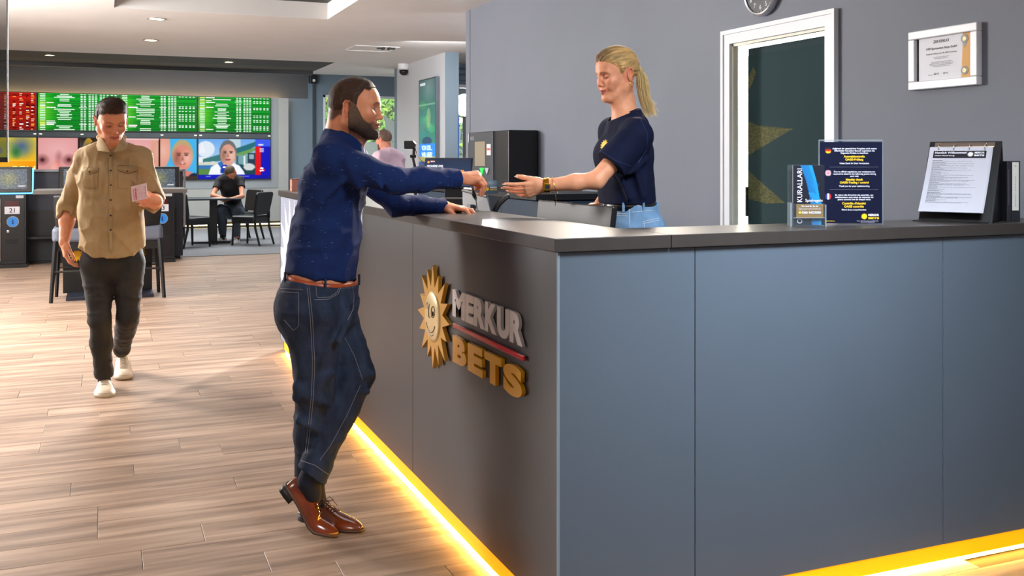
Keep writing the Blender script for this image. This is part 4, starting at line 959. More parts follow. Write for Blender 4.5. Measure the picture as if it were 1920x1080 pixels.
# cash machine
mx, ma, mb_, mc = 3.02, 8.37, 7.746, 7.42
e = empty('cash_machine', (3.15, 7.9, 1.17), 'dark grey cash machine with small screen and green arrow on the back cabinet', 'cash machine')
m_atm = mat('atm_grey', (66, 70, 76), .4); top = 1.645
MB().bb((mx+.01, mc, 1.17), (3.29, ma, top)).build('body', m_blk, e, bevel=.006)
MB().bb((mx, mb_+.01, 1.18), (mx+.02, ma-.005, top-.006)).build('front_panel', m_atm, e, bevel=.004)
MB().bb((mx-.004, mb_-.004, 1.18), (mx+.012, mb_+.006, top)).build('panel_seam', mat('seam_grey', (140, 146, 152), .35, .5), e)
def ap_(u, v): Y = yon(mx, u); return Vector((mx-.004, Y, hh(v, mx, Y)))
a, b = ap_(891, 311), ap_(910, 265)
MB().bb((mx-.004, b.y, a.z), (mx, a.y, b.z)).build('screen', mat('atm_screen', (120, 112, 98), .3, emit=(190, 176, 150), estr=.25), e)
a, b = ap_(913, 291), ap_(920.5, 270)
st = MB().bb((mx-.003, b.y, a.z), (mx, a.y, b.z)).build('sticker', mat('sticker_white', (222, 214, 210), .5), e)
MB().bb((mx-.0035, b.y+.01, a.z+.04), (mx-.0032, a.y-.01, a.z+.06)).build('sticker_band', mat('sticker_red', (200, 90, 70), .5), st)
for u, m in ((904.5, mat('green_arrow', (30, 220, 60), .4, emit=(30, 240, 70), estr=1.5)), (914, mat('grey_arrow', (170, 172, 182), .4))):
    p = ap_(u, 321.5); MB().prism([(-.05, .03), (.05, .03), (0, -.03)], p, (0, -1, 0), Z, .003).build('arrow', m, e)
text('lettering', 'eco', ap_(886, 259.5), (0, -1, 0), Z, mat('logo_grey', (170, 176, 182), .4), h=.03, parent=e, anchor='c')
MB().prism([(.02*math.cos(t)*.7, .045*math.sin(t)) for t in [i*.4 for i in range(16)]], ap_(879.5, 259), (0, -1, 0), Z, .002).build('logo_mark', mat('logo_grey', (170, 176, 182), .4), e)
# acrylic card sign on back cabinet
z = 6.75; q = z/F_; e = empty('card_sign', at(921, z, 1.17), 'small clear desk sign with sun mark and yellow lettering on the back counter', 'sign')
a = at(904, z, 1.17)
MB().prism([(0, 0), (30*q, 0), (30*q, 25.5*q), (0, 25.5*q)], a, RT, Z, -.006).build('acrylic_panel', mat('card_acrylic', (132, 156, 176), .1, alpha=.75), e)
cvx = Canvas(40, 34, (60, 86, 108)); cvx.soft(.5, .2, .6, .4, (190, 205, 215), .9); cvx.soft(.7, .45, .3, .2, (110, 130, 150), .6)
cvx.obj('picture', a+Z*25.5*q-FR*.001, RT, Z, 30*q, 25.5*q, M_PRINT, e)
text('lettering', 'MERKUR', a+RT*15*q+Z*10.4*q-FR*.003, RT, Z, m_wtxt, w=12.5*q, h=2.7*q, parent=e, bold=.04); text('lettering', 'BETS', a+RT*15*q+Z*6.4*q-FR*.003, RT, Z, m_ytxt, w=12.5*q, h=2.7*q, parent=e, bold=.04)
MB().prism(sun_poly(12, 4*q, 2.8*q), a+RT*9.5*q+Z*9*q-FR*.002, RT, Z, .001).build('sun_mark', m_ytxt, e)
MB().prism([(0, -.03), (30*q, -.03), (30*q, .05), (0, .05)], a, RT, FR, .003).build('foot', m_acr, e)
# customer display
zc = 5.38; q = zc/F_; o = at(795, zc, H_-(352-HV)*q)
uy = (Z*1+FR*.15).normalized(); dw = 91*q; dh = 57*q
e = empty('advert_display', at(840, zc, .95), 'slim tilted screen with white and orange advertising text behind the counter', 'display')
MB().prism([(-.006, 0), (dw-.012, 0), (dw+.002, dh), (.004, dh)], o, RT, uy, -.02).build('bezel', m_bez, e, bevel=.004)
cv = Canvas(92, 58, (20, 44, 76)); cv.grad((18, 34, 60), (16, 64, 100)); cv.soft(.62, .6, .4, .22, (40, 130, 180), .9); cv.soft(.55, .68, .14, .05, (10, 40, 70), .9); cv.soft(.7, .66, .12, .06, (10, 40, 80), .9)
cv.ell(.80, .56, .085, .15, (232, 140, 60)); cv.rect(.75, .52, .85, .535, (120, 70, 30)); cv.rect(.76, .57, .84, .585, (120, 70, 30)); cv.rect(.77, .47, .83, .485, (120, 70, 30)); cv.rect(0, .86, .4, .93, (20, 120, 70))
cv.obj('screen', o+uy*(dh-.006)+RT*.006-FR*.0012, RT, uy, dw-.016, dh-.014, mat('display_picture', (0, 0, 0), .3, vcol=True, emit='vcol', estr=.8), e)
sw_ = mat('display_white', (240, 245, 255), .5, emit=(235, 240, 250), estr=.8); so_ = mat('display_orange', (240, 140, 60), .5, emit=(240, 140, 60), estr=.8)
def dpt(u, v): return o+RT*((u-795)*q)+uy*((352-v)*q)-FR*.003
text('screen_text', 'SICHERE DIR\nJETZT DEINE', dpt(799, 319), RT, uy, sw_, w=32*q, h=10*q, parent=e, bold=.03, shear=.2)
text('screen_text', 'EURO BETS', dpt(801, 323.5), RT, uy, so_, w=32*q, h=4*q, parent=e, bold=.03, shear=.2, )
text('screen_text', 'MERKUR', dpt(807, 303.3), RT, uy, sw_, w=8*q, h=1.6*q, parent=e, bold=.03); text('screen_text', 'BETS', dpt(807, 301)-uy*.004, RT, uy, so_, w=8*q, h=1.8*q, parent=e, bold=.03)
MB().prism(sun_poly(10, 2.6*q, 1.8*q), dpt(803, 303.5), RT, uy, .0005).build('sun_mark', so_, e)
MB().prism([(-.02, 0), (.10, 0), (.09, .33), (-.01, .33)], at(838, zc+.03, .95), RT, Z, -.05).build('stand', m_blk2, e, bevel=.004)
MB().prism([(-.10, -.05), (.16, -.05), (.16, .12), (-.10, .12)], at(838, zc+.03, .952), RT, FR, .012).build('foot', m_blk2, e)
MB().prism([(0, 0), (.16, 0), (.16, .12), (0, .12)], at(822, 4.9, 1.09), RT, Z, -.10).prism([(.02, -.14), (.14, -.14), (.14, 0), (.02, 0)], at(822, 4.93, 1.09), RT, Z, -.04).build('printer_block', m_blk2, tag(empty('receipt_printer', at(850, 4.95, .95), 'black receipt printer block behind the counter under the outstretched arm', 'printer')), bevel=.006)
# scanner camera on a post
pc_ = Vector((1.42, 4.70, CT_)); e = empty('scanner_camera', pc_, 'black box camera on a slim jointed post standing on the worktop', 'camera')
pz = dep(pc_.x, pc_.y); q = pz/F_
def sp_(u, v): return lp((u-960)*q, pz, H_-(v-HV)*q)
MB().prism([(0, 0), (15*q, 0), (20*q, 4*q), (21*q, 10*q), (17*q, 15*q), (0, 15*q)], sp_(757.5, 279), RT, Z, -.06).build('camera_head', m_blk2, e, bevel=.003)
MB().tube([sp_(775, 277)+FR*.03, sp_(774, 296)+FR*.03], .008, 8).build('neck', m_blk2, e)
MB().tube([sp_(768, 293)+FR*.03, sp_(779, 293)+FR*.03], .008, 8).build('joint', m_blk2, e)
MB().tube([sp_(773, 295)+FR*.03, sp_(778, 318)+FR*.03, at(779, pz+.03, CT_+.005)], [.007, .008, .009], 8).build('post', m_blk2, e)
MB().lathe([(.04, 0), (.04, .008), (.01, .012)], at(779, pz+.03, CT_), n=20).build('foot', m_blk2, e)
MB().tube([sp_(777, 276)+FR*.03, sp_(780, 288)+FR*.03, sp_(788, 300)+FR*.03, sp_(795, 308)+FR*.05, sp_(800, 325)+FR*.12], .0018, 5).build('cable', m_blk2, e)
# monitor back seen over the worktop
xm = 1.70; ya, yb_ = yon(xm, 1010), yon(xm, 1150); ht = 1.232
e = empty('staff_monitor', (xm, (ya+yb_)/2, .95), 'black staff monitor seen from behind in front of the woman', 'monitor')
UPm = Vector((.12, 0, 1)).normalized()
pb_ = Vector((xm-.03, 0, 1.0))
MB().prism([(ya, 0), (yb_, 0), (yb_, .233), (ya, .233)], (xm-.03, 0, 1.0), (0, 1, 0), UPm, .022).build('housing', mat('monitor_black', (20, 20, 24), .38, spec=.3), e, bevel=.005)
MB().prism([(ya-.07, .02), (yb_+.06, .02), (yb_+.06, .06), (ya-.07, .06)], (xm-.056, 0, 1.09), (0, 1, 0), UPm, .008).build('vent_slot', mat('slot_dark', (3, 3, 4), .6), e)
MB().bb((xm-.02, (ya+yb_)/2-.03, .95), (xm+.0, (ya+yb_)/2+.03, 1.05)).bb((xm-.08, (ya+yb_)/2-.1, .95), (xm+.07, (ya+yb_)/2+.1, .96)).build('stand', m_blk2, e)
# tent document holder, curved arm
zd = 4.42; q = zd/F_
def dq(u, v, dz=0): zz = zd+dz; return lp((u-960)*zz/F_, zz, H_-(v-HV)*zz/F_)
e = empty('document_holder', at(895, zd, 1.0), 'grey document holder with curved clear shield behind the hand on the worktop', 'document holder')
A, B, C_, D = dq(867, 357, .1), dq(912, 369, -.05), dq(921, 402, -.1), dq(868, 398, .05)
b_ = FR*.012
MB().add([A, B, C_, D, A+b_, B+b_, C_+b_, D+b_], [(3, 2, 1, 0), (4, 5, 6, 7), (0, 1, 5, 4), (1, 2, 6, 5), (2, 3, 7, 6), (3, 0, 4, 7)]).build('board', mat('holder_grey', (42, 42, 50), .45), e)
MB().tube([A, B], .006, 6).build('top_bar', mat('bar_grey', (120, 122, 120), .35, .4), e)
MB().add([B, C_, dq(906, 400, -.04), dq(908, 372, 0), B+b_, C_+b_, dq(906, 400, .0)+b_, dq(908, 372, .03)], [(0, 1, 2, 3), (7, 6, 5, 4), (0, 4, 5, 1), (1, 5, 6, 2), (2, 6, 7, 3), (3, 7, 4, 0)]).build('side_flap', m_blk2, e)
MB().bb(tuple(at(892, zd+.05, .96)-Vector((.04, .04, 0))), tuple(at(892, zd+.05, 1.20)+Vector((.04, .04, 0)))).build('stand', m_blk2, e)
e = empty('curved_shield', at(935, 4.35, 1.0), 'thin curved black arm with smoked plastic shield right of the document holder', 'plastic shield')
pts = [dq(925, 405), dq(928, 394), dq(935, 382), dq(946, 372), dq(955, 366)]
MB().tube(pts, [.018, .020, .020, .018, .014], 8, flat=.6).build('arm', m_blk2, e, smooth=True)
MB().tube([dq(925, 405), at(925, zd, .95)], .018, 8).build('post', m_blk2, e)
MB().add([dq(915, 366), dq(944, 370), dq(930, 398), dq(921, 398)]+[dq(915, 366, .004), dq(944, 370, .004), dq(930, 398, .004), dq(921, 398, .004)], [(3, 2, 1, 0), (4, 5, 6, 7), (0, 1, 5, 4), (1, 2, 6, 5), (2, 3, 7, 6), (3, 0, 4, 7)]).build('shield', mat('smoked_plastic', (70, 72, 74), .15, alpha=.7), e)
# pink acrylic box on the far end
p = Vector((1.27, yon(1.27, 553), CT_)); e = empty('acrylic_box', p, 'small copper-pink acrylic box on the far end of the worktop', 'box')
MB().bb((p.x-.03, p.y-.04, CT_), (p.x+.05, p.y+.03, CT_+.088)).build('case', mat('copper_acrylic', (206, 138, 120), .3), e, bevel=.003)
MB().bb((p.x-.032, p.y-.0, CT_+.03), (p.x-.029, p.y-.035, CT_+.034)).bb((p.x-.032, p.y+.025, CT_+.083), (p.x+.04, p.y-.041, CT_+.087)).build('print_line', mat('brown_line', (90, 40, 36), .5), e)
# ------------------------------------------------------------------ outside: trees, facade
m_leaf = mat('tree_leaf', (96, 150, 52), .6, noise=.35, nscale=3); m_leaf2 = mat('tree_leaf_light', (150, 190, 70), .6, noise=.3, nscale=3); m_bark = mat('tree_bark', (74, 62, 50), .9)
def tree(x, y, lab, seed, n=1500, hgt=4.6):
    r = random.Random(seed); e = empty('tree', (x, y, 0), lab, 'tree', 'trees outside the window')
    MB().tube([(x, y, 0), (x+.05, y, 1.6), (x-.05, y, 3), (x+.1, y, hgt)], [.16, .14, .11, .05], 8).tube([(x, y, 2), (x+.7, y+.2, 3.2)], [.07, .03], 6).tube([(x, y, 1.7), (x-.7, y-.2, 2.9)], [.06, .03], 6).build('trunk', m_bark, e)
    mb = MB()
    for k in range(n):
        t = r.uniform(0, 2*math.pi); rr2 = 1.7*math.sqrt(r.random()); c = Vector((x+rr2*math.cos(t), y+.9*rr2*math.sin(t), r.uniform(1.5, hgt)))
        s = r.uniform(.05, .13); a = Vector((r.uniform(-1, 1), r.uniform(-1, 1), r.uniform(-1, 1))).normalized(); b = a.orthogonal().normalized()
        mb.add([c-a*s, c+b*s*.5, c+a*s, c-b*s*.5], [(0, 1, 2, 3)], 0 if r.random() < .6 else 1)
    o = mb.build('foliage', [m_leaf, m_leaf2], e); o['kind'] = 'stuff'
tree(5.2, 24.0, 'leafy green tree with dark trunk nearest to the far window', 1); tree(8.0, 26.6, 'leafy green tree outside the far window, farthest right', 2); tree(5.0, 28.0, 'green tree outside beyond the window, farthest away', 3)
g2 = MB().bb((-2, 21.5, -.1), (30, 60, -.02)).bb((5.0, 14.5, -.1), (30, 21.5, -.02)).build('ground_outside', mat('pavement', (190, 188, 180), .9)); tag(g2, kind='structure')
gw = MB().bb((2, 30.5, 0), (9.9, 30.8, 5.5)).build('hedge_outside', mat('hedge_green', (120, 165, 74), .9, noise=.4, nscale=4)); tag(gw, 'broad green hedge outside behind the trees', 'hedge')
fb_ = empty('facade_building', (14, 32, 0), 'pale building across the street seen through the bright right window', 'building')
MB().bb((9.5, 32, 0), (20, 34, 9)).build('wall', mat('facade_white', (236, 236, 232), .8), fb_)
for i in range(6):
    for j in range(4): MB().bb((10.0+i*1.1, 31.96, 1.5+j*1.6), (10.5+i*1.1, 32.01, 2.6+j*1.6)).build('window', mat('facade_window', (130, 145, 160), .3), fb_)
bx0 = MB().bb((7.5, 24.6, .0), (10.5, 24.9, .95)).build('street_barrier', mat('barrier_white', (225, 228, 235), .6)); tag(bx0, 'low white barrier with blue lettering outside the right window', 'barrier')
# photographic lamp shining in through the window
zl = 17.2; p = W(871, 197, zl); e = empty('studio_lamp', p, 'bright round lamp glaring through the right window', 'lamp')
MB().lathe([(.19, 0), (.19, .02)], p, axis=(-(p.x-2.0), -(p.y-3.5), -.35), n=32).build('lamp_face', mat('lamp_glare', (255, 255, 255), .5, emit=(255, 252, 244), estr=60), e)
MB().lathe([(.2, -.02), (.15, -.2), (.06, -.26)], p, axis=(-(p.x-2.0), -(p.y-3.5), -.35), n=24).build('housing', m_blk2, e)
MB().tube([(p.x+.05, p.y+.15, 0), (p.x+.05, p.y+.15, p.z)], .03, 8).build('pole', m_blk2, e)
# ================================================================== PEOPLE: smooth distance fields turned into surfaces
_rs = np.random.RandomState(5); _LAT = _rs.rand(32, 32, 32).astype(np.float32)
def vnoise(P, seed=0):
    P = P+seed*7.31; i = np.floor(P).astype(int); f = P-i; f = f*f*(3-2*f); r = 0
    for a in (0, 1):
        for b in (0, 1):
            for c in (0, 1):
                w = (f[..., 0] if a else 1-f[..., 0])*(f[..., 1] if b else 1-f[..., 1])*(f[..., 2] if c else 1-f[..., 2])
                r = r+w*_LAT[(i[..., 0]+a) & 31, (i[..., 1]+b) & 31, (i[..., 2]+c) & 31]
    return r
def nv(a): a = np.asarray(a, float); return a/np.linalg.norm(a)
class Fld:
    def __init__(s, lo, hi, h):
        s.h = h; s.lo = np.array(lo, float); s.n = np.ceil((np.array(hi)-s.lo)/h).astype(int)+1
        s.D = np.full(s.n, .15, np.float32); s.ax = [s.lo[i]+h*np.arange(s.n[i]) for i in range(3)]
    def win(s, lo, hi):
        a = np.clip(np.floor((np.array(lo)-s.lo)/s.h).astype(int), 0, s.n); b = np.clip(np.ceil((np.array(hi)-s.lo)/s.h).astype(int)+1, 0, s.n)
        if np.any(b-a < 2): return None
        sl = tuple(slice(p, q) for p, q in zip(a, b))
        return sl, s.ax[0][sl[0]][:, None, None].astype(np.float32), s.ax[1][sl[1]][None, :, None].astype(np.float32), s.ax[2][sl[2]][None, None, :].astype(np.float32)
    def apply(s, prims, infl=0.0):
        for p in prims:
            t = p[0]; op = p[-1]; k = p[-2]
            if t == 'c':
                _, a, b, ra, rb = p[:5]; ra, rb = ra+infl, rb+infl; a, b = np.array(a, float), np.array(b, float); m = max(ra, rb)+k+.035
                w = s.win(np.minimum(a, b)-m, np.maximum(a, b)+m)
                if w is None: continue
                sl, X, Y, Z_ = w; d = b-a; L2 = max(d@d, 1e-9)
                px, py, pz = X-a[0], Y-a[1], Z_-a[2]; tt = np.clip((px*d[0]+py*d[1]+pz*d[2])/L2, 0, 1)
                q = np.sqrt((px-tt*d[0])**2+(py-tt*d[1])**2+(pz-tt*d[2])**2)-(ra+(rb-ra)*tt)
            elif t == 'e':
                _, c, r, R = p[:4]; c = np.array(c, float); r = np.array(r, float)+infl; m = max(r)+k+.035
                w = s.win(c-m, c+m)
                if w is None: continue
                sl, X, Y, Z_ = w; px, py, pz = X-c[0], Y-c[1], Z_-c[2]
                if R is None: ux, uy, uz = px, py, pz
                else: ux, uy, uz = [R[i][0]*px+R[i][1]*py+R[i][2]*pz for i in range(3)]
                k0 = np.sqrt((ux/r[0])**2+(uy/r[1])**2+(uz/r[2])**2); k1 = np.sqrt((ux/r[0]**2)**2+(uy/r[1]**2)**2+(uz/r[2]**2)**2)+1e-6
                q = k0*(k0-1)/k1
            elif t == 'l':   # elliptical cone segment: wide axis wd
                _, a, b, A, B, wd = p[:6]; a, b = np.array(a, float), np.array(b, float); m = max(A+B)+infl+k+.035
                w = s.win(np.minimum(a, b)-m, np.maximum(a, b)+m)
                if w is None: continue
                sl, X, Y, Z_ = w; d = b-a; L2 = d@d; dn = d/math.sqrt(L2); wd = nv(np.array(wd)-dn*(np.array(wd)@dn)); td = np.cross(dn, wd)
                px, py, pz = X-a[0], Y-a[1], Z_-a[2]; tt = np.clip((px*d[0]+py*d[1]+pz*d[2])/L2, 0, 1)
                qx, qy, qz = px-tt*d[0], py-tt*d[1], pz-tt*d[2]
                u = qx*wd[0]+qy*wd[1]+qz*wd[2]; v = qx*td[0]+qy*td[1]+qz*td[2]; e = qx*dn[0]+qy*dn[1]+qz*dn[2]
                ru = A[0]+(B[0]-A[0])*tt+infl; rv = A[1]+(B[1]-A[1])*tt+infl
                k0 = np.sqrt((u/ru)**2+(v/rv)**2+(e/rv)**2); k1 = np.sqrt((u/ru**2)**2+(v/rv**2)**2+(e/rv**2)**2)+1e-6
                q = k0*(k0-1)/k1
            D = s.D[sl]
            if op == '-': q = -q; h_ = np.maximum(k-np.abs(D-q), 0)/max(k, 1e-6); s.D[sl] = np.maximum(D, q)+h_*h_*k/4
            elif op == '&': s.D[sl] = np.maximum(D, q)
            else: h_ = np.maximum(k-np.abs(D-q), 0)/max(k, 1e-6); s.D[sl] = np.minimum(D, q)-h_*h_*k/4
        return s
    def grid(s): return np.meshgrid(*s.ax, indexing='ij')
    def smooth(s, n=2):
        D = s.D
        for _ in range(n):
            for a in range(3):
                p = np.take(D, [0], a); q = np.take(D, [-1], a)
                up = np.concatenate([np.take(D, range(1, D.shape[a]), a), q], a); dn = np.concatenate([p, np.take(D, range(0, D.shape[a]-1), a)], a); D = (D*2+up+dn)*.25
        s.D = D; return s
    def near(s, w=.04):
        m = np.abs(s.D) < w; i = np.nonzero(m); P = np.stack([s.ax[k][i[k]] for k in range(3)], -1); return m, P
    def disp(s, fn, w=.035): m, P = s.near(w); s.D[m] += fn(P).astype(np.float32); return s
    def cut(s, fn):  # fn(P) > 0 is removed
        m, P = s.near(.08); s.D[m] = np.maximum(s.D[m], fn(P).astype(np.float32)); m2 = (~m) & (s.D < 0)
        if m2.any():
            i = np.nonzero(m2); P = np.stack([s.ax[k][i[k]] for k in range(3)], -1); s.D[m2] = np.maximum(s.D[m2], fn(P).astype(np.float32))
        return s
    def plane(s, p, n, rad=None, k=0):  # remove the side n points to (only within rad of p)
        p, n = np.array(p, float), nv(n)
        if rad is None: lo, hi = s.lo, s.lo+s.h*s.n
        else: lo, hi = p-rad, p+rad
        w = s.win(lo, hi)
        if w is None: return s
        sl, X, Y, Z_ = w; q = (X-p[0])*n[0]+(Y-p[1])*n[1]+(Z_-p[2])*n[2]
        if rad is not None:
            r = np.sqrt((X-p[0])**2+(Y-p[1])**2+(Z_-p[2])**2)-rad; q = np.where(r < 0, q, -.1)
        s.D[sl] = np.maximum(s.D[sl], q); return s
    def mesh(s):
        D = s.D; ins = D < 0; c = ins[:-1, :-1, :-1].astype(np.int8)
        tot = np.zeros_like(c)
        for a in (0, 1):
            for b in (0, 1):
                for d in (0, 1): tot += ins[a:D.shape[0]-1+a, b:D.shape[1]-1+b, d:D.shape[2]-1+d]
        act = (tot > 0) & (tot < 8); I = np.nonzero(act); n = len(I[0]); idx = np.full(act.shape, -1, np.int32); idx[I] = np.arange(n)
        cor = [(a, b, d) for a in (0, 1) for b in (0, 1) for d in (0, 1)]
        V = {q: D[I[0]+q[0], I[1]+q[1], I[2]+q[2]] for q in cor}
        acc = np.zeros((n, 3)); cnt = np.zeros(n)
        for q in cor:
            for ax in range(3):
                if q[ax]: continue
                q2 = list(q); q2[ax] = 1; q2 = tuple(q2); A, B = V[q], V[q2]; m = (A < 0) != (B < 0)
                t = np.where(m, A/np.where(m, A-B, 1), 0); P = np.zeros((n, 3)); P[:] = q; P[:, ax] = t; acc += P*m[:, None]; cnt += m
        P = acc/cnt[:, None]; P = s.lo+(P+np.stack(I, -1))*s.h
        F = []
        for ax in range(3):
            o1, o2 = [(1, 2), (2, 0), (0, 1)][ax]
            sa = [slice(None)]*3; sb = [slice(None)]*3; sa[ax] = slice(0, -1); sb[ax] = slice(1, None)
            a, b = ins[tuple(sa)], ins[tuple(sb)]; e = a != b
            lim = [slice(None)]*3; lim[o1] = slice(1, -1); lim[o2] = slice(1, -1)
            m = np.zeros_like(e); m[tuple(lim)] = e[tuple(lim)]; E = np.nonzero(m); fl = a[E]
            def cell(d1, d2):
                q = [E[0].copy(), E[1].copy(), E[2].copy()]; q[o1] -= d1; q[o2] -= d2; return idx[q[0], q[1], q[2]]
            f = np.stack([cell(1, 1), cell(0, 1), cell(0, 0), cell(1, 0)], -1); f[~fl] = f[~fl][:, ::-1]; F.append(f)
        F = np.concatenate(F); F = F[(F >= 0).all(1)]; return P, F
class PM:
    def __init__(s): s.P = []; s.F = []; s.C = []; s.n = 0
    def add(s, P, F, C=None):
        s.P.append(np.asarray(P, float)); s.F.append(np.asarray(F)+s.n); s.n += len(P)
        s.C.append(np.ones((len(P), 3)) if C is None else np.clip(C, 0, 1)); return s
    def build(s, name, m, parent, smooth=True):
        P = np.concatenate(s.P); C = np.concatenate(s.C); me = bpy.data.meshes.new(name)
        me.vertices.add(len(P)); me.vertices.foreach_set('co', P.ravel())
        nl = [f.shape[1] for f in s.F]; nf = [len(f) for f in s.F]; tot = sum(a*b for a, b in zip(nl, nf)); me.loops.add(tot); me.polygons.add(sum(nf))
        me.loops.foreach_set('vertex_index', np.concatenate([f.ravel() for f in s.F]).astype(np.int32))
        ls = []; st = 0
        for a, b in zip(nl, nf): ls.append(st+np.arange(b)*a); st += a*b
        me.polygons.foreach_set('loop_start', np.concatenate(ls).astype(np.int32)); me.update(calc_edges=True)
        ca = me.color_attributes.new('Col', 'FLOAT_COLOR', 'POINT'); ca.data.foreach_set('color', np.concatenate([C, np.ones((len(C), 1))], 1).ravel())
        return mkobj(name, me, m, parent, world=False, smooth=smooth)
def clin(c): return np.array(lin(c))
def C_(a, b, ra, rb, k=.02, op='+'): return ('c', np.array(a, float), np.array(b, float), ra, rb, k, op)
def E_(c, r, R=None, k=.02, op='+'): return ('e', np.array(c, float), r, R, k, op)
def L_(a, b, A, B, wd, k=.03, op='+'): return ('l', np.array(a, float), np.array(b, float), tuple(A), tuple(B), np.array(wd, float), k, op)

class Head:
    """head-local axes: x forward, y to the person's left, z up; metres"""
    def __init__(s, c, f, roll=0.0, sc=1.0, up=(0, 0, 1)):
        s.c = np.array(c, float); s.f = nv(f); l = nv(np.cross(nv(up), s.f)); u = np.cross(s.f, l)
        a = math.radians(roll); s.l = l*math.cos(a)+u*math.sin(a); s.u = np.cross(s.f, s.l); s.s = sc; s.R = np.stack([s.f, s.l, s.u])
    def p(s, x, y, z): return s.c+(s.f*x+s.l*y+s.u*z)*s.s
    def loc(s, P): return ((P-s.c) @ s.R.T)/s.s
    def C(s, a, b, ra, rb, k=.01, op='+'): return C_(s.p(*a), s.p(*b), ra*s.s, rb*s.s, k*s.s, op)
    def E(s, c, r, k=.01, op='+', ry=0, rz=0):
        R = s.R
        if ry or rz:
            a = math.radians(ry); M = np.array([[math.cos(a), 0, -math.sin(a)], [0, 1, 0], [math.sin(a), 0, math.cos(a)]])
            b = math.radians(rz); M2 = np.array([[math.cos(b), math.sin(b), 0], [-math.sin(b), math.cos(b), 0], [0, 0, 1]]); R = M @ M2 @ s.R
        return E_(s.p(*c), np.array(r)*s.s, R, k*s.s, op)
    def skull(s): return [s.E((0, 0, .030), (.092, .075, .084), .01), s.E((.036, 0, .036), (.058, .060, .058), .02)]
    def hair(s, h, t, hl, taper=.03, extra=()):
        f = surf(s.skull()+list(extra), h, .0008)
        f.disp(lambda P: (lambda q: -(t*s.s)*np.clip((q[:, 2]-hl(q))/taper, .0, 1)**.7)(s.loc(P)))
        return f.cut(lambda P: (lambda q: (hl(q)-q[:, 2])*.8)(s.loc(P)))
    def face(s, fem=False, smile=0.0, jaw=1.0, lid=.0045, open_=True):
        g = s.skull(); jw = jaw
        g += [s.E((.038, 0, -.022), (.053, .058*jw, .068), .03)]
        for y in (1, -1):
            g += [s.C((-.005, y*.054*jw, -.055), (.066, y*.016, -.098), .018, .016, .03), s.C((-.008, y*.058*jw, -.01), (-.005, y*.054*jw, -.055), .02, .018, .03)]
        g += [s.E((.03, 0, -.072), (.048, .044*jw, .034), .02), s.E((.076, 0, -.098), (.017, .020, .017), .018)]
        for y in (1, -1):
            g += [s.E((.058, y*.041, -.024), (.022, .020, .018), .022), s.C((.086, y*.012, .021), (.072, y*.044, .020), .0095 if not fem else .007, .008, .014)]
            g += [s.E((.092, y*.031, .001), (.017, .019, .012), .014, '-')]
            if smile: g += [s.E((.066, y*.036, -.045), (.018, .014, .016), .02)]
        g += [s.C((.087, 0, .014), (.100 if fem else .101, 0, -.026), .006 if fem else .0075, .0065 if fem else .0085, .010), s.E((.1035 if not fem else .1025, 0, -.033), (.0095, .0095, .009) if not fem else (.0072, .0072, .0068), .006)]
        for y in (1, -1): g += [s.E((.0925, y*(.0095 if fem else .0115), -.0365), (.0085, .0055, .0062) if fem else (.0085, .0062, .007), .005), s.E((.098, y*.0062, -.0435), (.0045, .003, .003), .003, '-')]
        g += [s.E((.074, 0, -.062), (.019, .026, .020), .014)]
        cz = -.0645+smile*.006; w = .021+smile*.004
        for y in (1, -1):
            g += [s.C((.0925, 0, -.0585), (.0825, y*w, cz), .0052, .002, .004), s.C((.0905, 0, -.0705), (.0815, y*w*.9, cz-.001), .006, .002, .004)]
            g += [s.C((.0985, 0, -.0645), (.086, y*w, cz), .0016, .0012, .002, '-')]
        # eyelids round the eyeball with a slit between them
        for y in (1, -1):
            g += [s.E((.0715, y*.031, 0), (.0142, .0145, .0142), .003)]
            if open_: g += [s.E((.086, y*.031, -.0015), (.012, .0125, lid), .002, '-'), s.C((.0825, y*.018, .0095), (.079, y*.043, .0085), .0016, .0016, .003, '-')]
            else: g += [s.C((.0870, y*.020, -.0045), (.0868, y*.031, -.0065), .0010, .0010, .002, '-'), s.C((.0868, y*.031, -.0065), (.0825, y*.043, -.0045), .0010, .0010, .002, '-'), s.C((.0825, y*.018, .0085), (.079, y*.043, .0075), .0014, .0014, .003, '-')]
        # ears
        for y in (1, -1):
            g += [s.E((-.018, y*.0775, -.004), (.019, .0065, .031), .006, ry=-12, rz=y*18), s.E((-.016, y*.0845, .002), (.0115, .0055, .018), .003, '-', ry=-12, rz=y*18)]
            g += [s.C((-.030, y*.086, .012), (-.022, y*.085, .024), .0035, .0035, .004), s.C((-.022, y*.085, .024), (-.008, y*.080, .018), .0035, .003, .004), s.C((-.030, y*.086, .012), (-.026, y*.083, -.012), .0035, .003, .004), s.E((-.014, y*.078, -.028), (.0075, .004, .008), .005)]
        return g
    def hairline(s, q, front=.072, temple=.044, side=-.002, nape=-.055, burn=.026):
        x = q[:, 0]; xs = np.array([-.12, -.075, -.05, -.036, -.030, -.006, burn-.003, burn+.002, .045, .062, .072, .10])
        zs = np.array([nape, nape, nape*.6, -.03, .024, .026, side, .038, temple, front-.012, front, front+.002]); return np.interp(x, xs, zs)

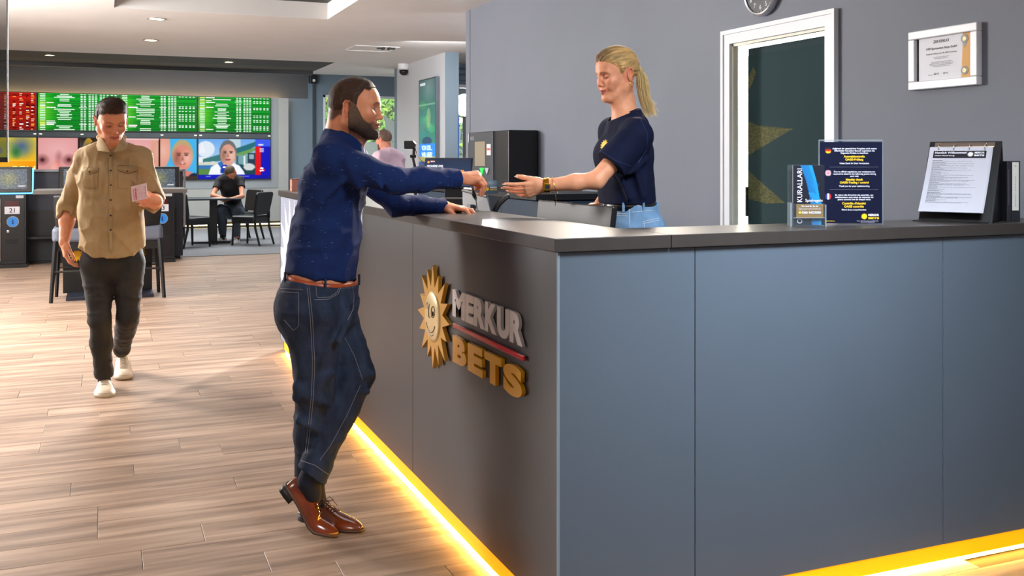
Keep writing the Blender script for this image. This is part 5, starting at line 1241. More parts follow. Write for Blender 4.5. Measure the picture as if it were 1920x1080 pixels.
def skin_cols(P, H, base, lips, brow, redn=.5, beard=None, closed=False, smile=0):
    q = H.loc(P); n = vnoise(P*90)[:, None]; n2 = vnoise(P*700, 3)[:, None]; C = np.tile(clin(base), (len(P), 1))*(.93+.14*n)*(.97+.06*n2)
    def mix(m, c): nonlocal C; m = np.clip(m, 0, 1)[:, None]; C = C*(1-m)+clin(c)*m
    x, y, z = q.T; ay = abs(y)
    front = x > .05
    mix(np.exp(-(((z+.03)/.022)**2+((ay-.042)/.02)**2))*.35*front*redn*2, (200, 96, 78)); mix(np.exp(-(((z+.035)/.012)**2+(ay/.014)**2))*.35*(x > .085)*redn*2, (200, 98, 80))
    mix((ay > .07)*(abs(x+.016) < .035)*(abs(z) < .04)*.35, (205, 90, 66))
    cz = -.0645+smile*(ay/.024)**2*.006
    lm = ((z-cz+.000)/np.where(z > cz, .0075, .0105))**2+(ay/.0245)**2; mix(np.clip((1.15-lm)*4, 0, 1)*(x > .078), lips)
    mix(np.clip((1.2-(((z-cz)/.0016)**2+(ay/.024)**2))*2, 0, 1)*.7*(x > .078), (70, 30, 28))
    bz = .0225-.006*((ay-.030)/.018)**2; bm = np.clip(1.2-abs(z-bz)/.0042, 0, 1)*np.clip((ay-.010)/.004, 0, 1)*np.clip((.052-ay)/.006, 0, 1)*(x > .055)
    mix(bm*(.55+.45*n2[:, 0])*.95, brow)
    ed = ((z+.0015)/.0075)**2+((ay-.031)/.0155)**2; mix(np.clip((1.25-ed)*1.6, 0, 1)*.45*(x > .07), (110, 62, 50)); 
    lash = np.clip(1.5-abs(z-((-.0055+((ay-.031)/.0135)**2*.0030) if closed else (.0035-((ay-.031)/.0135)**2*.004)))/(.0015 if closed else .0016), 0, 1)*(abs(ay-.031) < .0145)*(x > .070); mix(lash*.85, (40, 26, 22))
    if beard is not None:
        for m, c in beard(q, P): mix(m, c)
    return C
def eyes(H, parent, iris, look=(0, 0), yy=(1, -1)):
    for y in yy:
        c = H.p(.0715, y*.031, 0); v = []; f = []; cols = []; nth, nph = 24, 24
        g = nv(H.f+H.l*look[0]+H.u*look[1]); a = nv(np.cross(g, H.u)); b = np.cross(g, a)
        for i in range(nth+1):
            th = math.pi*i/nth
            for j in range(nph):
                ph = 2*math.pi*j/nph; v.append(c+(g*math.cos(th)+(a*math.cos(ph)+b*math.sin(ph))*math.sin(th))*.0124*H.s)
                d = math.degrees(th); cols.append(clin((12, 10, 10)) if d < 12 else clin(iris) if d < 27 else clin((30, 26, 24)) if d < 31 else clin((214, 205, 200)))
        for i in range(nth):
            for j in range(nph): f.append((i*nph+j, (i+1)*nph+j, (i+1)*nph+(j+1) % nph, i*nph+(j+1) % nph))
        PM().add(v, f, cols).build('eye', mat('eyeball', (255, 255, 255), .12, vcol=True, spec=.6), parent)
def nrm(P, F):
    a = P[F[:, 1]]-P[F[:, 0]]; b = P[F[:, 2]]-P[F[:, 0]]; n = np.cross(a, b); return n/(np.linalg.norm(n, axis=1)[:, None]+1e-9)
def strands(pm, P, F, N, seed, dirfn, length, width, col, lift=.25, jit=.25, segs=2):
    """short hairs rooted on the surface (P,F); dirfn(points)->combing direction"""
    r = np.random.RandomState(seed); i = r.randint(0, len(F), N); w = r.dirichlet((1, 1, 1, 1), N); p = (P[F[i]]*w[:, :, None]).sum(1); n = nrm(P, F)[i]
    d = dirfn(p)+r.normal(0, jit, (N, 3)); d -= n*(d*n).sum(1)[:, None]; d /= np.linalg.norm(d, axis=1)[:, None]+1e-9
    ln = length*r.uniform(.6, 1.2, N)[:, None]; sd = np.cross(n, d)*width; k = segs
    c = col(p, r)
    for t0, t1 in [(j/k, (j+1)/k) for j in range(k)]:
        pass
    a = p-n*.001; b = p+d*ln*.5+n*ln*lift*.7; e = p+d*ln+n*ln*lift
    V = np.stack([a-sd, a+sd, b+sd*.8, b-sd*.8, e], 1).reshape(-1, 3); o = np.arange(N)*5
    Cc = np.repeat(c, 5, 0); base = pm.n
    pm.P.append(V); pm.C.append(Cc); pm.F.append(np.stack([o, o+1, o+2, o+3], 1)+base); pm.F.append(np.stack([o+3, o+2, o+4], 1)+base); pm.n += len(V)
M_SKIN = mat('skin', (255, 255, 255), .5, vcol=True, sub=.08, bump=.04, bscale=700, spec=.4)
def hairm(name): return mat(name, (255, 255, 255), .6, vcol=True, spec=.3)
# ------------------------------------------------------------------ hands
def rodr(v, ax, deg): a = math.radians(deg); v = np.array(v, float); return v*math.cos(a)+np.cross(ax, v)*math.sin(a)+ax*(ax@v)*(1-math.cos(a))
def hand(wr, f, pn, t, curls, thumb, s=1.0, spread=4, splay=None):
    """wr wrist point, f pointing direction, pn where the palm faces, t thumb side; curls: 4 x (mcp,pip,dip) degrees; thumb (dir, bend)"""
    f = nv(f); pn = nv(np.array(pn)-f*(f@np.array(pn))); t = nv(np.array(t)-f*(f@np.array(t))-pn*(pn@np.array(t)))
    g = []; W_ = lambda a, b, c: np.array(wr)+(f*a+t*b+pn*c)*s
    g += [L_(W_(-.015, 0, 0), W_(.03, .002, .0), (.027*s, .019*s), (.034*s, .017*s), t, .012), L_(W_(.03, .002, 0), W_(.078, .0, -.002), (.035*s, .0165*s), (.040*s, .0125*s), t, .014)]
    g += [E_(W_(.035, .026, .010), (.026*s, .015*s, .013*s), np.stack([f, t, pn]), .012*s), E_(W_(.045, -.026, .008), (.030*s, .012*s, .012*s), np.stack([f, t, pn]), .012*s)]
    ax = np.cross(f, pn)
    Ls = [(.043, .026, .021), (.047, .030, .022), (.043, .028, .021), (.034, .021, .019)]; rs = [(.0092, .0083, .0076), (.0094, .0085, .0077), (.0089, .008, .0073), (.008, .0072, .0066)]
    offs = [.031, .0105, -.0105, -.030]; ex = [.082, .087, .083, .074]
    tips = []
    for i in range(4):
        p = W_(ex[i]-.006, offs[i], -.002); sp = (splay[i] if splay else (1.5-i)*spread)
        d0 = rodr(f, pn, 0); d0 = nv(f+t*math.tan(math.radians(sp))); axi = np.cross(d0, pn); axi = nv(axi); a = 0
        g.append(C_(W_(.045, offs[i]*.8, -.004), p, .009*s, (rs[i][0]+.0012)*s, .006*s))
        for j in range(3):
            a += curls[i][j]; d = rodr(d0, axi, a) ; q = p+d*Ls[i][j]*s
            g.append(C_(p, q, rs[i][j]*s*(1.04), rs[i][min(j+1, 2)]*s*(1 if j < 2 else .84), .0025*s)); p = q
        tips.append((p, d, pn))
    td, tb = thumb; td = nv(f*td[0]+t*td[1]+pn*td[2]); p = W_(.018, .022, .008); q = p+td*.040*s; g.append(C_(p, q, .0155*s, .0115*s, .010*s))
    ax2 = nv(np.cross(td, nv(f*1.0+pn*.4-t*.3))) ; d = rodr(td, ax2, tb); q2 = q+d*.032*s; g.append(C_(q, q2, .0112*s, .0102*s, .003*s)); d = rodr(td, ax2, tb*1.6); q3 = q2+d*.024*s; g.append(C_(q2, q3, .0102*s, .008*s, .003*s))
    tips.append((q3, d, pn)); return g, tips
def bounds(g, pad=.02):
    lo = np.full(3, 9.); hi = -lo
    for p in g:
        if p[0] == 'e': pts = [p[1]]; m = max(p[2])
        elif p[0] == 'c': pts = [p[1], p[2]]; m = max(p[3], p[4])
        else: pts = [p[1], p[2]]; m = max(p[3]+p[4])
        for q in pts: lo = np.minimum(lo, np.array(q)-m); hi = np.maximum(hi, np.array(q)+m)
    return lo-pad, hi+pad
def surf(g, h, infl=0.0, pad=.03): lo, hi = bounds(g, pad+infl); return Fld(lo, hi, h).apply(g, infl)
def fold(P, sc, amp, seed, p=2.0):
    n = vnoise(P*np.array(sc), seed); r = (1-abs(2*n-1))**p; return -amp*(r-.4)
def nails(tips, pm_parent, col=(236, 196, 184), sc=1.0):
    pass
# ------------------------------------------------------------------ shoes
def shoe(parent, heel, f, up, style, m_up, m_sole, bend=0.0, L0=.30, name='shoe', wide=1.0):
    f = nv(f); up = nv(np.array(up)-f*(f@np.array(up))); sd = np.cross(up, f); heel = np.array(heel, float); k = L0/.30
    if style == 'dress':
        S = [(0, .016, .066), (.008, .028, .084), (.03, .034, .092), (.07, .035, .090), (.10, .036, .088), (.125, .037, .078), (.15, .040, .066), (.18, .045, .056), (.21, .047, .050), (.24, .043, .044), (.265, .034, .038), (.285, .023, .030), (.298, .010, .022)]; st = .008; ex = 2.3
    else:
        S = [(0, .018, .070), (.008, .031, .085), (.03, .037, .092), (.07, .038, .090), (.10, .039, .086), (.125, .041, .080), (.15, .044, .072), (.18, .048, .062), (.21, .050, .056), (.24, .049, .052), (.265, .043, .047), (.285, .031, .040), (.297, .014, .030)]; st = .024; ex = 2.6
    def T(x, y, z):
        if bend and x > .205:
            a = math.radians(bend); dx = x-.205; x, z = .205+dx*math.cos(a)-z*math.sin(a), dx*math.sin(a)+z*math.cos(a)
        return heel+(f*x+sd*y*wide+up*z)*k
    n = 22; base = .026 if style == 'dress' else st; pm = PM(); V = []; F = []
    def bz(x): # height of the sole's underside
        if style != 'dress': return 0.0
        return float(np.interp(x, [0, .06, .10, .17, .30], [.026, .024, .017, .001, .004]))
    for (x, hw, h) in S:
        b = bz(x)+st
        for j in range(n):
            a = 2*math.pi*j/n; c, s_ = math.cos(a), math.sin(a); y = hw*np.sign(c)*abs(c)**(2/ex); z = b+(h-b)*(abs(s_)**(2/2.0) if s_ > 0 else -.0)
            V.append(T(x, y*(1-.12*max(s_, 0)), z))
    for i in range(len(S)-1):
        for j in range(n): F.append((i*n+j, i*n+(j+1) % n, (i+1)*n+(j+1) % n, (i+1)*n+j))
    V0 = len(V); V += [T(S[0][0], 0, bz(0)+st+.02), T(S[-1][0], 0, bz(.3)+st+.006)]; tri = []
    for j in range(n): tri += [(V0, (j+1) % n, j), (V0+1, (len(S)-1)*n+j, (len(S)-1)*n+(j+1) % n)]
    root = PM(); root.add(V, np.array(F)); root.F.append(np.array(tri)); o = root.build(name, m_up, parent); o.modifiers.new('s', 'SUBSURF').levels = 1; o.modifiers['s'].render_levels = 2
    # sole
    V = []; F = []; ns = 22
    for (x, hw, h) in S:
        for z in (bz(x), bz(x)+st):
            for y in (-1, 1): V.append(T(min(max(x, -.0)-.003 if x == 0 else x+.003*(x > .29), .303), y*(hw+.0035), z))
    for i in range(len(S)-1):
        a = i*4; b = a+4; F += [(a, a+1, b+1, b), (a+3, a+2, b+2, b+3), (a+2, a, b, b+2), (a+1, a+3, b+3, b+1)]
    F += [(0, 2, 3, 1), ((len(S)-1)*4, (len(S)-1)*4+1, (len(S)-1)*4+3, (len(S)-1)*4+2)]
    so = PM().add(V, np.array(F)).build('sole', m_sole, o, smooth=False); so.parent = o
    if style == 'dress':
        V = []; F = []; 
        hs = [(-.002, .020), (.006, .030), (.03, .036), (.062, .036)]
        for x, hw in hs:
            for z in (.0, bz(x)+.001):
                for y in (-1, 1): V.append(T(x, y*hw, z))
        for i in range(3):
            a = i*4; b = a+4; F += [(a, a+1, b+1, b), (a+3, a+2, b+2, b+3), (a+2, a, b, b+2), (a+1, a+3, b+3, b+1)]
        F += [(0, 2, 3, 1), (12, 13, 15, 14)]; PM().add(V, np.array(F)).build('heel_block', m_blk2, o, smooth=False)
    lc = MB()
    for i in range(5 if style == 'dress' else 7):
        x = .118+.013*i if style == 'dress' else .108+.014*i; h = np.interp(x, [s_[0] for s_ in S], [s_[2] for s_ in S])+.001
        lc.tube([T(x+.004*(i % 2), -.019, h-.006), T(x, -.008, h+.002), T(x, .008, h+.002), T(x+.004*((i+1) % 2), .019, h-.006)], .0019 if style == 'dress' else .0028, 6)
    if style == 'dress':
        x = .115; h = .087
        for sg in (-1, 1): lc.tube([T(x, 0, h), T(x+.01, sg*.018, h+.012), T(x+.02, sg*.03, h-.002), T(x+.012, sg*.02, h-.006), T(x, 0, h)], .0015, 5); lc.tube([T(x, 0, h), T(x+.02, sg*.024, h), T(x+.035, sg*.034, h-.022)], .0013, 5)
    lc.build('laces', mat('lace_'+style, (70, 34, 18) if style == 'dress' else (215, 205, 190), .6), o, world=False)
    sm = MB()
    if style == 'dress': return o
    else:
        for sg in (-1, 1): sm.tube([T(.07, sg*.038, .075), T(.10, sg*.043, .05), T(.15, sg*.047, .035), T(.2, sg*.05, .032)], .0009, 4)
    sm.build('stitching', mat('stitch_'+style, (150, 90, 40) if style == 'dress' else (190, 180, 165), .6), o, world=False)
    return o
def person(name_, u, z, label, group=None):
    lat = (u-960)*z/F_; p = RT*lat+FR*z; e = empty('person', (p.x, p.y, 0), label, 'person', group, rz=-TH)
    def pj(u_, v_, z_): return np.array([(u_-960)*z_/F_-lat, z_-z, H_-(v_-HV)*z_/F_])
    return e, pj
def bvh_of(o): me = o.data; return BVHTree.FromPolygons([v.co for v in me.vertices], [p.vertices for p in me.polygons])
def onsurf(bv, pj_cam, p, off=.001):
    """point on the garment under p, looking from the viewer side"""
    o = Vector(pj_cam); d = (Vector(p)-o).normalized(); h = bv.ray_cast(o, d)
    return (h[0]-d*off) if h[0] is not None else None
def seam(bv, camp, pts, r, name, m, parent, dash=0, n=24):
    P = [np.array(p, float) for p in pts]; Q = []
    L = [0]
    for a, b in zip(P[:-1], P[1:]): L.append(L[-1]+np.linalg.norm(b-a))
    for t in np.linspace(0, L[-1], n):
        i = min(np.searchsorted(L, t, 'right')-1, len(P)-2); s_ = (t-L[i])/max(L[i+1]-L[i], 1e-6); Q.append(onsurf(bv, camp, P[i]*(1-s_)+P[i+1]*s_))
    mb = MB(); run = []
    for i, q in enumerate(Q):
        if q is None or (run and (q-run[-1]).length > .05):
            if len(run) > 1: mb.tube(run, r, 4)
            run = [] if q is None else [q]
        else:
            run.append(q)
    if len(run) > 1: mb.tube(run, r, 4)
    if mb.v: return mb.build(name, m, parent, world=False)
# ================================================================== CUSTOMER
m_sweat = mat('navy_knit', (12, 34, 82), .85, noise=.14, nscale=60, bump=.25, bscale=420, stretch=(1, 1, 3), spec=.25)
m_jean = mat('dark_denim', (36, 44, 62), .85, noise=.42, nscale=26, bump=.12, bscale=500, spec=.2, stretch=(1, 1, .35))
m_thread = mat('denim_thread', (120, 118, 122), .7); m_brown = mat('brown_leather', (112, 48, 18), .2, noise=.35, nscale=12, coat=.5)
m_belt = mat('tan_belt', (150, 62, 24), .35, noise=.1, nscale=20)
def customer():
    e, pj = person('customer', 600, 3.74, 'bearded man in navy sweater, jeans and brown leather shoes leaning on the counter')
    cam_ = pj(960, 300, 0.0); cam_ = np.array([-(600-960)*3.74/F_, -3.74, H_])
    side = nv([.21, .98, 0]); fw = nv([.98, -.21, 0])
    pel = pj(600, 570, 3.74); hemc = pj(603, 512, 3.75); wai = pj(612, 440, 3.76); che = pj(625, 352, 3.78); sho = pj(634, 302, 3.79); nb = pj(645, 262, 3.79)
    shR = pj(620, 297, 3.63); shL = pj(655, 297, 3.95)
    elR = pj(742, 338, 3.67); wrR = pj(860, 335, 3.88); elL = pj(742, 383, 4.06); wrL = pj(834, 388, 4.22)
    H = Head(pj(664, 203, 3.76), (1, .03, -.03), sc=.985)
    tor = [L_(pel, hemc, (.165, .135), (.155, .118), side), L_(hemc, wai, (.150, .116), (.150, .112), side), L_(wai, che, (.150, .112), (.165, .104), side), L_(che, sho, (.165, .104), (.13, .070), side),
           C_(nb-np.array([.01, 0, .02]), shR, .045, .052, .06), C_(nb-np.array([.01, 0, .02]), shL, .045, .052, .06), E_(che+fw*.05+np.array([0, 0, .02]), (.055, .11, .07), np.stack([fw, side, [0, 0, 1]]), .04)]
    armR = [C_(shR, elR, .055, .040, .03), C_(elR, elR*.6+wrR*.4, .040, .037, .02), C_(elR*.6+wrR*.4, wrR, .037, .026, .02)]
    armL = [C_(shL, elL, .055, .041, .03), C_(elL, elL*.5+wrL*.5, .041, .036, .02), C_(elL*.5+wrL*.5, wrL, .036, .026, .02)]
    hipR, knR, anR = pj(586, 585, 3.67), pj(590, 735, 3.70), pj(583, 902, 3.80)
    hipL, knL, anL = pj(618, 585, 3.84), pj(671, 703, 3.80), pj(583, 893, 3.655)
    legR = [C_(hipR, knR, .092, .064, .03), C_(knR, knR*.55+anR*.45, .064, .062, .02), C_(knR*.55+anR*.45, anR, .062, .040, .02)]
    legL = [C_(hipL, knL, .088, .058, .03), C_(knL, knL*.6+anL*.4, .056, .052, .02), C_(knL*.6+anL*.4, anL, .052, .038, .02)]
    but = [E_(pj(566, 580, 3.70), (.085, .095, .10), np.stack([fw, side, [0, 0, 1]]), .05), E_(pj(572, 580, 3.84), (.085, .09, .10), np.stack([fw, side, [0, 0, 1]]), .05)]
    # body
    neck = [C_(H.p(-.022, 0, -.035), nb+np.array([-.005, 0, -.03]), .056, .062, .03), C_(H.p(.02, 0, -.07), nb+np.array([.03, 0, -.03]), .036, .045, .03), C_(H.p(-.06, 0, -.02), nb+np.array([-.03, 0, 0]), .035, .05, .03)]
    hR, tR = hand(wrR, (.96, .15, .10), (.12, .42, -.9), (.0, 1, .3), [(56, 60, 25), (60, 50, 20), (54, 48, 20), (48, 44, 18)], ((.75, .25, .6), 12), 1.0)
    hL, tL = hand(wrL+np.array([.0, 0, .0]), (.93, -.33, -.10), (-.10, .0, -1), (-.3, -.95, 0), [(6, 38, 22), (2, 42, 20), (4, 42, 22), (10, 40, 22)], ((.72, .62, .22), 8), 1.0, spread=7)
    body = PM(); f = surf(tor+armR+armL+[p for p in legR+legL]+but, .008, -.010); body.add(*f.mesh(), None)
    skinc = (210, 138, 100)
    body.C[0] = np.tile(clin(skinc), (len(body.P[0]), 1))
    def beard(q, P):
        x, y, z = q.T; n = vnoise(P*600, 9); ay = abs(y)
        top = np.interp(x, [-.02, .01, .03, .06, .078, .09, .11], [.03, .01, -.028, -.052, -.047, -.047, -.05])
        m = np.clip((top-z)/.008, 0, 1)*(x > -.012)*np.clip((z+.135)/.02, 0, 1)*(1-np.exp(-(((z+.066)/.010)**2+(ay/.024)**2)**2)*(x > .07))
        hl = H.hairline(q, .080, .074, .0, -.05, .02); m2 = np.clip((z-hl+.006)/.012, 0, 1)
        return [(m*(.55+.4*n), (46, 32, 26)), (m2*.85, (38, 26, 20))]
    f = surf(H.face(jaw=1.03, lid=.0034)+neck, .0022); P, F = f.mesh(); body.add(P, F, skin_cols(P, H, skinc, (176, 92, 80), (44, 30, 24), .35, beard))
    for g, wr in ((hR, wrR), (hL, wrL)):
        P, F = surf(g+[C_(wr-(wr-(elR if wr is wrR else elL))*.2, wr, .030, .027, .01)], .002).mesh(); n = vnoise(P*60)[:, None]; body.add(P, F, clin(skinc)*(.9+.2*n)*np.array([1, .94, .92]))
    bo = body.build('body', M_SKIN, e); eyes(H, e, (92, 104, 96), (0, -.12))
    # hair
    f = H.hair(.003, .0085, lambda q: H.hairline(q, .080, .074, .0, -.052, .020), .04); f.disp(lambda P: (vnoise(P*160)-.5)*.0015)
    P, F = f.mesh(); q = H.loc(P); hc = lambda p, r=None: (lambda q: clin((62, 42, 30))*(.6+.9*vnoise(p*np.array([300, 300, 120]), 2)[:, None])+clin((120, 100, 88))*np.clip((q[:, 0]-.0)*8, 0, .5)[:, None]*(q[:, 2] < .06)[:, None]*.5)(H.loc(p))
    hr = PM(); hr.add(P, F, hc(P)); strands(hr, P, F, 16000, 3, lambda p: np.tile(-H.f*.5-H.u*.5, (len(p), 1))+H.u*0, .009, .0003, lambda p, r: hc(p)*r.uniform(.6, 1.7, (len(p), 1)), .14, .25)
    ho = hr.build('hair', hairm('hair_brown'), e)
    # beard volume
    fg = H.face(jaw=1.03, lid=.0034); f = surf(fg, .0025, .0042*H.s)
    def bcut(P):
        q = H.loc(P); x, y, z = q.T; ay = abs(y)
        top = np.interp(x, [-.02, .004, .016, .044, .068, .078, .088, .12], [.022, .022, .012, -.046, -.062, -.078, -.082, -.082]); mouth = -.02
        mo = x*0-.02; return np.maximum.reduce([z-top, mo, (-.008-x), -.118-z+np.clip(.05-x, 0, .1)*.6])
    f.cut(bcut); f.disp(lambda P: (vnoise(P*260)-.5)*.002); P, F = f.mesh()
    bc = lambda p, r=None: (clin((52, 36, 27))*(.6+.9*vnoise(p*400, 4)[:, None]))*(1-np.clip((H.loc(p)[:, 2:3]+.085)*9, 0, .5))+clin((138, 104, 78))*np.clip((H.loc(p)[:, 2:3]+.085)*9, 0, .5)*(.5+.7*vnoise(p*500, 6)[:, None])
    b = PM(); b.add(P, F, bc(P)); strands(b, P, F, 14000, 6, lambda p: np.tile(H.f*.2-H.u*.9, (len(p), 1)), .006, .00028, lambda p, r: bc(p)*r.uniform(.5, 1.7, (len(p), 1)), .30, .35)
    b.build('beard', hairm('hair_brown'), e)
    # sweater
    f = surf(tor[1:]+armR+armL+[C_(nb-np.array([.012, 0, .07]), nb-np.array([.006, 0, .012]), .075, .062, .05)], .0055, .008)
    f.plane(hemc+np.array([0, 0, -.008]), (-.17, 0, -1), .30)
    f.apply([L_(hemc+np.array([.0, 0, .010]), hemc+np.array([.005, 0, .055]), (.162, .128), (.162, .130), side, .01)])
    f.plane(hemc+np.array([0, 0, -.008]), (-.17, 0, -1), .30)
    for p in (elR, elL, pj(560, 470, 3.7), pj(690, 330, 3.7), pj(655, 420, 3.65)): pass
    f.smooth(5)
    def fl_(P):
        a = fold(P, (9, 9, 14), .009, 1, 2.5); b = fold(P, (22, 22, 22), .004, 2, 2); return a+b
    f.disp(fl_)
    for a, b_, r_ in ((pj(556, 455, 3.66), pj(590, 425, 3.62), .012), (pj(560, 475, 3.66), pj(600, 462, 3.60), .012), (pj(690, 312, 3.62), pj(716, 352, 3.6), .010), (pj(672, 350, 3.62), pj(650, 300, 3.58), .012), (pj(640, 340, 3.6), pj(600, 380, 3.6), .010)):
        f.apply([C_(a, b_, r_, r_*.6, .03)])
    for wr, el in ((wrR, elR), (wrL, elL)):
        d = nv(wr-el); f.apply([C_(wr-d*.055, wr-d*.006, .036, .035, .006)]); f.plane(wr-d*.004, d, .07)
    f.apply([C_(nb+np.array([.002, 0, .0]), nb+np.array([0, 0, .10]), .058, .062, .006, '-')])
    P, F = f.mesh(); sw = PM().add(P, F).build('sweater', m_sweat, e)
    ring = MB(); c = nb+np.array([.006, 0, .004]); pts = []
    for i in range(33):
        a = 2*math.pi*i/32; pts.append(c+fw*.070*math.cos(a)+side*.076*math.sin(a)+np.array([0, 0, -.020*math.cos(a)+.012]))
    ring.tube(pts, .0085, 8, caps=False); ring.build('collar', m_sweat, e, world=False, smooth=True)
    for wr, el in ((wrR, elR), (wrL, elL)):
        d = nv(wr-el); MB().tube([wr-d*.006, wr-d*.001], [.0335, .029], 24).build('cuff', m_sweat, e, world=False, smooth=True)
    # flecks of the knit
    bv = bvh_of(sw); fk = MB(); r = random.Random(2)
    for i in range(200):
        u, v = r.uniform(545, 850), r.uniform(270, 505); p = onsurf(bv, cam_, pj(u, v, 3.6), .0006)
        q = onsurf(bv, cam_, pj(u+r.uniform(1.5, 5), v+r.uniform(-.6, .6), 3.6), .0006)
        if p is not None and q is not None and (p-q).length < .02: fk.tube([p, q], .00042, 3)
    fo2 = fk.build('knit_flecks', mat('fleck', (120, 150, 190), .8), sw, world=False); fo2['kind'] = 'stuff'
    # jeans
    f = surf([L_(pel, hemc+np.array([-.0, 0, -.0]), (.168, .134), (.150, .122), side)]+legR+legL+but, .0055, .009)
    f.smooth(3); f.plane(hemc+np.array([0, 0, -.028]), (.17, 0, 1), .30)
    f.disp(lambda P: fold(P, (8, 8, 14), .006, 5, 2.5)+fold(P, (26, 26, 34), .0025, 6, 2))
    for a, b_, r_ in ((pj(556, 745, 3.64), pj(625, 700, 3.64), .014), (pj(556, 725, 3.63), pj(620, 760, 3.64), .012), (pj(640, 705, 3.75), pj(700, 700, 3.75), .014), (pj(645, 725, 3.74), pj(690, 735, 3.74), .012), (pj(636, 640, 3.62), pj(672, 560, 3.66), .012), (pj(560, 790, 3.65), pj(610, 810, 3.66), .010)):
        f.apply([C_(a, b_, r_, r_*.6, .035)])
    dL = nv(anL-knL); f.apply([C_(anL-dL*.05, anL-dL*.002, .062, .060, .008)]); f.plane(anL, dL+np.array([-.25, 0, .0]), .10); f.apply([C_(anL-dL*.03, anL+dL*.05, .050, .050, .004, '-')])
    dR = nv(anR-knR); f.apply([C_(anR-dR*.08, anR, .062, .062, .02)]); f.plane(anR, dR, .10)
    jn = PM().add(*f.mesh()).build('jeans', m_jean, e)
    bv = bvh_of(jn)
    def sm(pts, r_=.0009, nm='stitching', z=3.6, n=30): seam(bv, cam_, [pj(u, v, z) for u, v in pts], r_, nm, m_thread, jn, n=n)
    sm([(575, 528), (582, 600), (586, 680), (584, 740), (578, 800), (572, 850)]); sm([(579, 528), (586, 600), (590, 680), (588, 740), (582, 800), (576, 850)])
    sm([(592, 530), (594, 556), (596, 558), (618, 557), (632, 548), (638, 532)]); sm([(590, 562), (616, 561), (634, 551), (641, 534)])
    sm([(527, 547), (560, 549), (560, 612), (550, 620), (533, 600)]); sm([(526, 541), (568, 543)]); sm([(660, 532), (664, 555), (662, 580), (652, 600)]); sm([(646, 632), (665, 668), (680, 712)]); sm([(676, 722), (650, 780), (620, 835), (600, 862)])
    sm([(562, 863), (590, 872), (616, 890)], .0012)
    MB().lathe([(.004, 0), (.004, .002)], onsurf(bv, cam_, pj(594, 533, 3.6)), axis=(0, -1, 0), n=10).build('rivet', mat('rivet', (190, 140, 60), .3, .8), jn, world=False)
    # belt
    bp = MB(); pts = []
    for i in range(49):
        a = 2*math.pi*i/48; pts.append(hemc+fw*.130*math.cos(a)+side*.163*math.sin(a)+np.array([0, 0, -.022-.022*math.cos(a)]))
    V = []; F = []
    for i, p in enumerate(pts):
        for dz in (-.015, .013): V.append(p+np.array([0, 0, dz]))
    for i in range(48): F.append((2*i, 2*i+2, 2*i+3, 2*i+1))
    bo2 = PM().add(V, np.array(F)).build('belt', m_belt, e); bo2.modifiers.new('t', 'SOLIDIFY').thickness = .004
    for a in (-1.0, .45, -2.3, 2.0):
        p = hemc+fw*.137*math.cos(a)+side*.166*math.sin(a)+np.array([0, 0, -.016-.016*math.cos(a)]); MB().box(p, (.008, .008, .042), R=rotm('Z', math.degrees(a))).build('belt_loop', m_jean, jn, world=False, bevel=.002)
    # socks and shoes
    toeL = pj(637, 1003, 3.66); hl = pj(533, 908, 3.69)
    fL = nv(toeL-hl); upL = np.array([.74, .1, .66])
    sk = surf([C_(anL-dL*.05, pj(580, 902, 3.66), .046, .040, .01), C_(pj(580, 902, 3.66), pj(586, 925, 3.67), .038, .034, .02)], .005, 0); PM().add(*sk.mesh()).build('sock', mat('navy_sock', (10, 14, 36), .9), e)
    shoe(e, pj(526, 916, 3.675), (.64, -.02, -.768), (.775, 0, .63), 'dress', m_brown, mat('shoe_sole', (74, 52, 40), .5), bend=33, L0=.29)
    skr = surf([C_(anR-dR*.04, pj(592, 948, 3.81), .044, .042, .01)], .005, 0); PM().add(*skr.mesh()).build('sock', mat('navy_sock', (10, 14, 36), .9), e)
    hR_ = pj(566, 0, 3.86); hR_[2] = .0; shoe(e, hR_, (.86, -.50, 0), (0, 0, 1), 'dress', m_brown, mat('shoe_sole', (74, 52, 40), .5), L0=.30)
    # ring on the finger
    # things in the hand
    cp = tR[0][0]; cd = tR[4][0]
    c = (cp+cd)/2; Mw = Matrix.Translation(e.location) @ Matrix.Rotation(-TH, 4, 'Z')
    def tw(p): return Mw @ Vector(p)
    ce = empty('white_card', tw(c), 'small white card pinched in the fingers of the man in the navy sweater', 'card')
    MB().prism([(-.022, -.008), (.022, -.008), (.022, .012), (-.022, .012)], tw(c), RT, (Z*.8+FR*.5).normalized(), .001).build('card', mat('paper_white', (220, 220, 228), .5), ce)
    pn_ = empty('corded_pen', tw(c), 'black pen on a thin cord hanging from the raised hand', 'pen')
    q = zz_ = 3.95
    a0, a1, a2 = lp((886-960)*q/F_, q, H_-(352-HV)*q/F_), lp((889-960)*q/F_, q, H_-(366-HV)*q/F_), lp((892-960)*q/F_, q+.02, H_-(374-HV)*q/F_)
    MB().tube([a0, a1, a2], [.005, .009, .005], 10).build('barrel', m_blk2, pn_, smooth=True)
    MB().tube([a2, lp((893-960)*q/F_, q+.03, H_-(385-HV)*q/F_), lp((896-960)*(q+.3)/F_, q+.3, 1.185), lp((897-960)*(q+.31)/F_, q+.31, 1.178)], .0016, 6).build('cord', m_blk2, pn_)
customer()
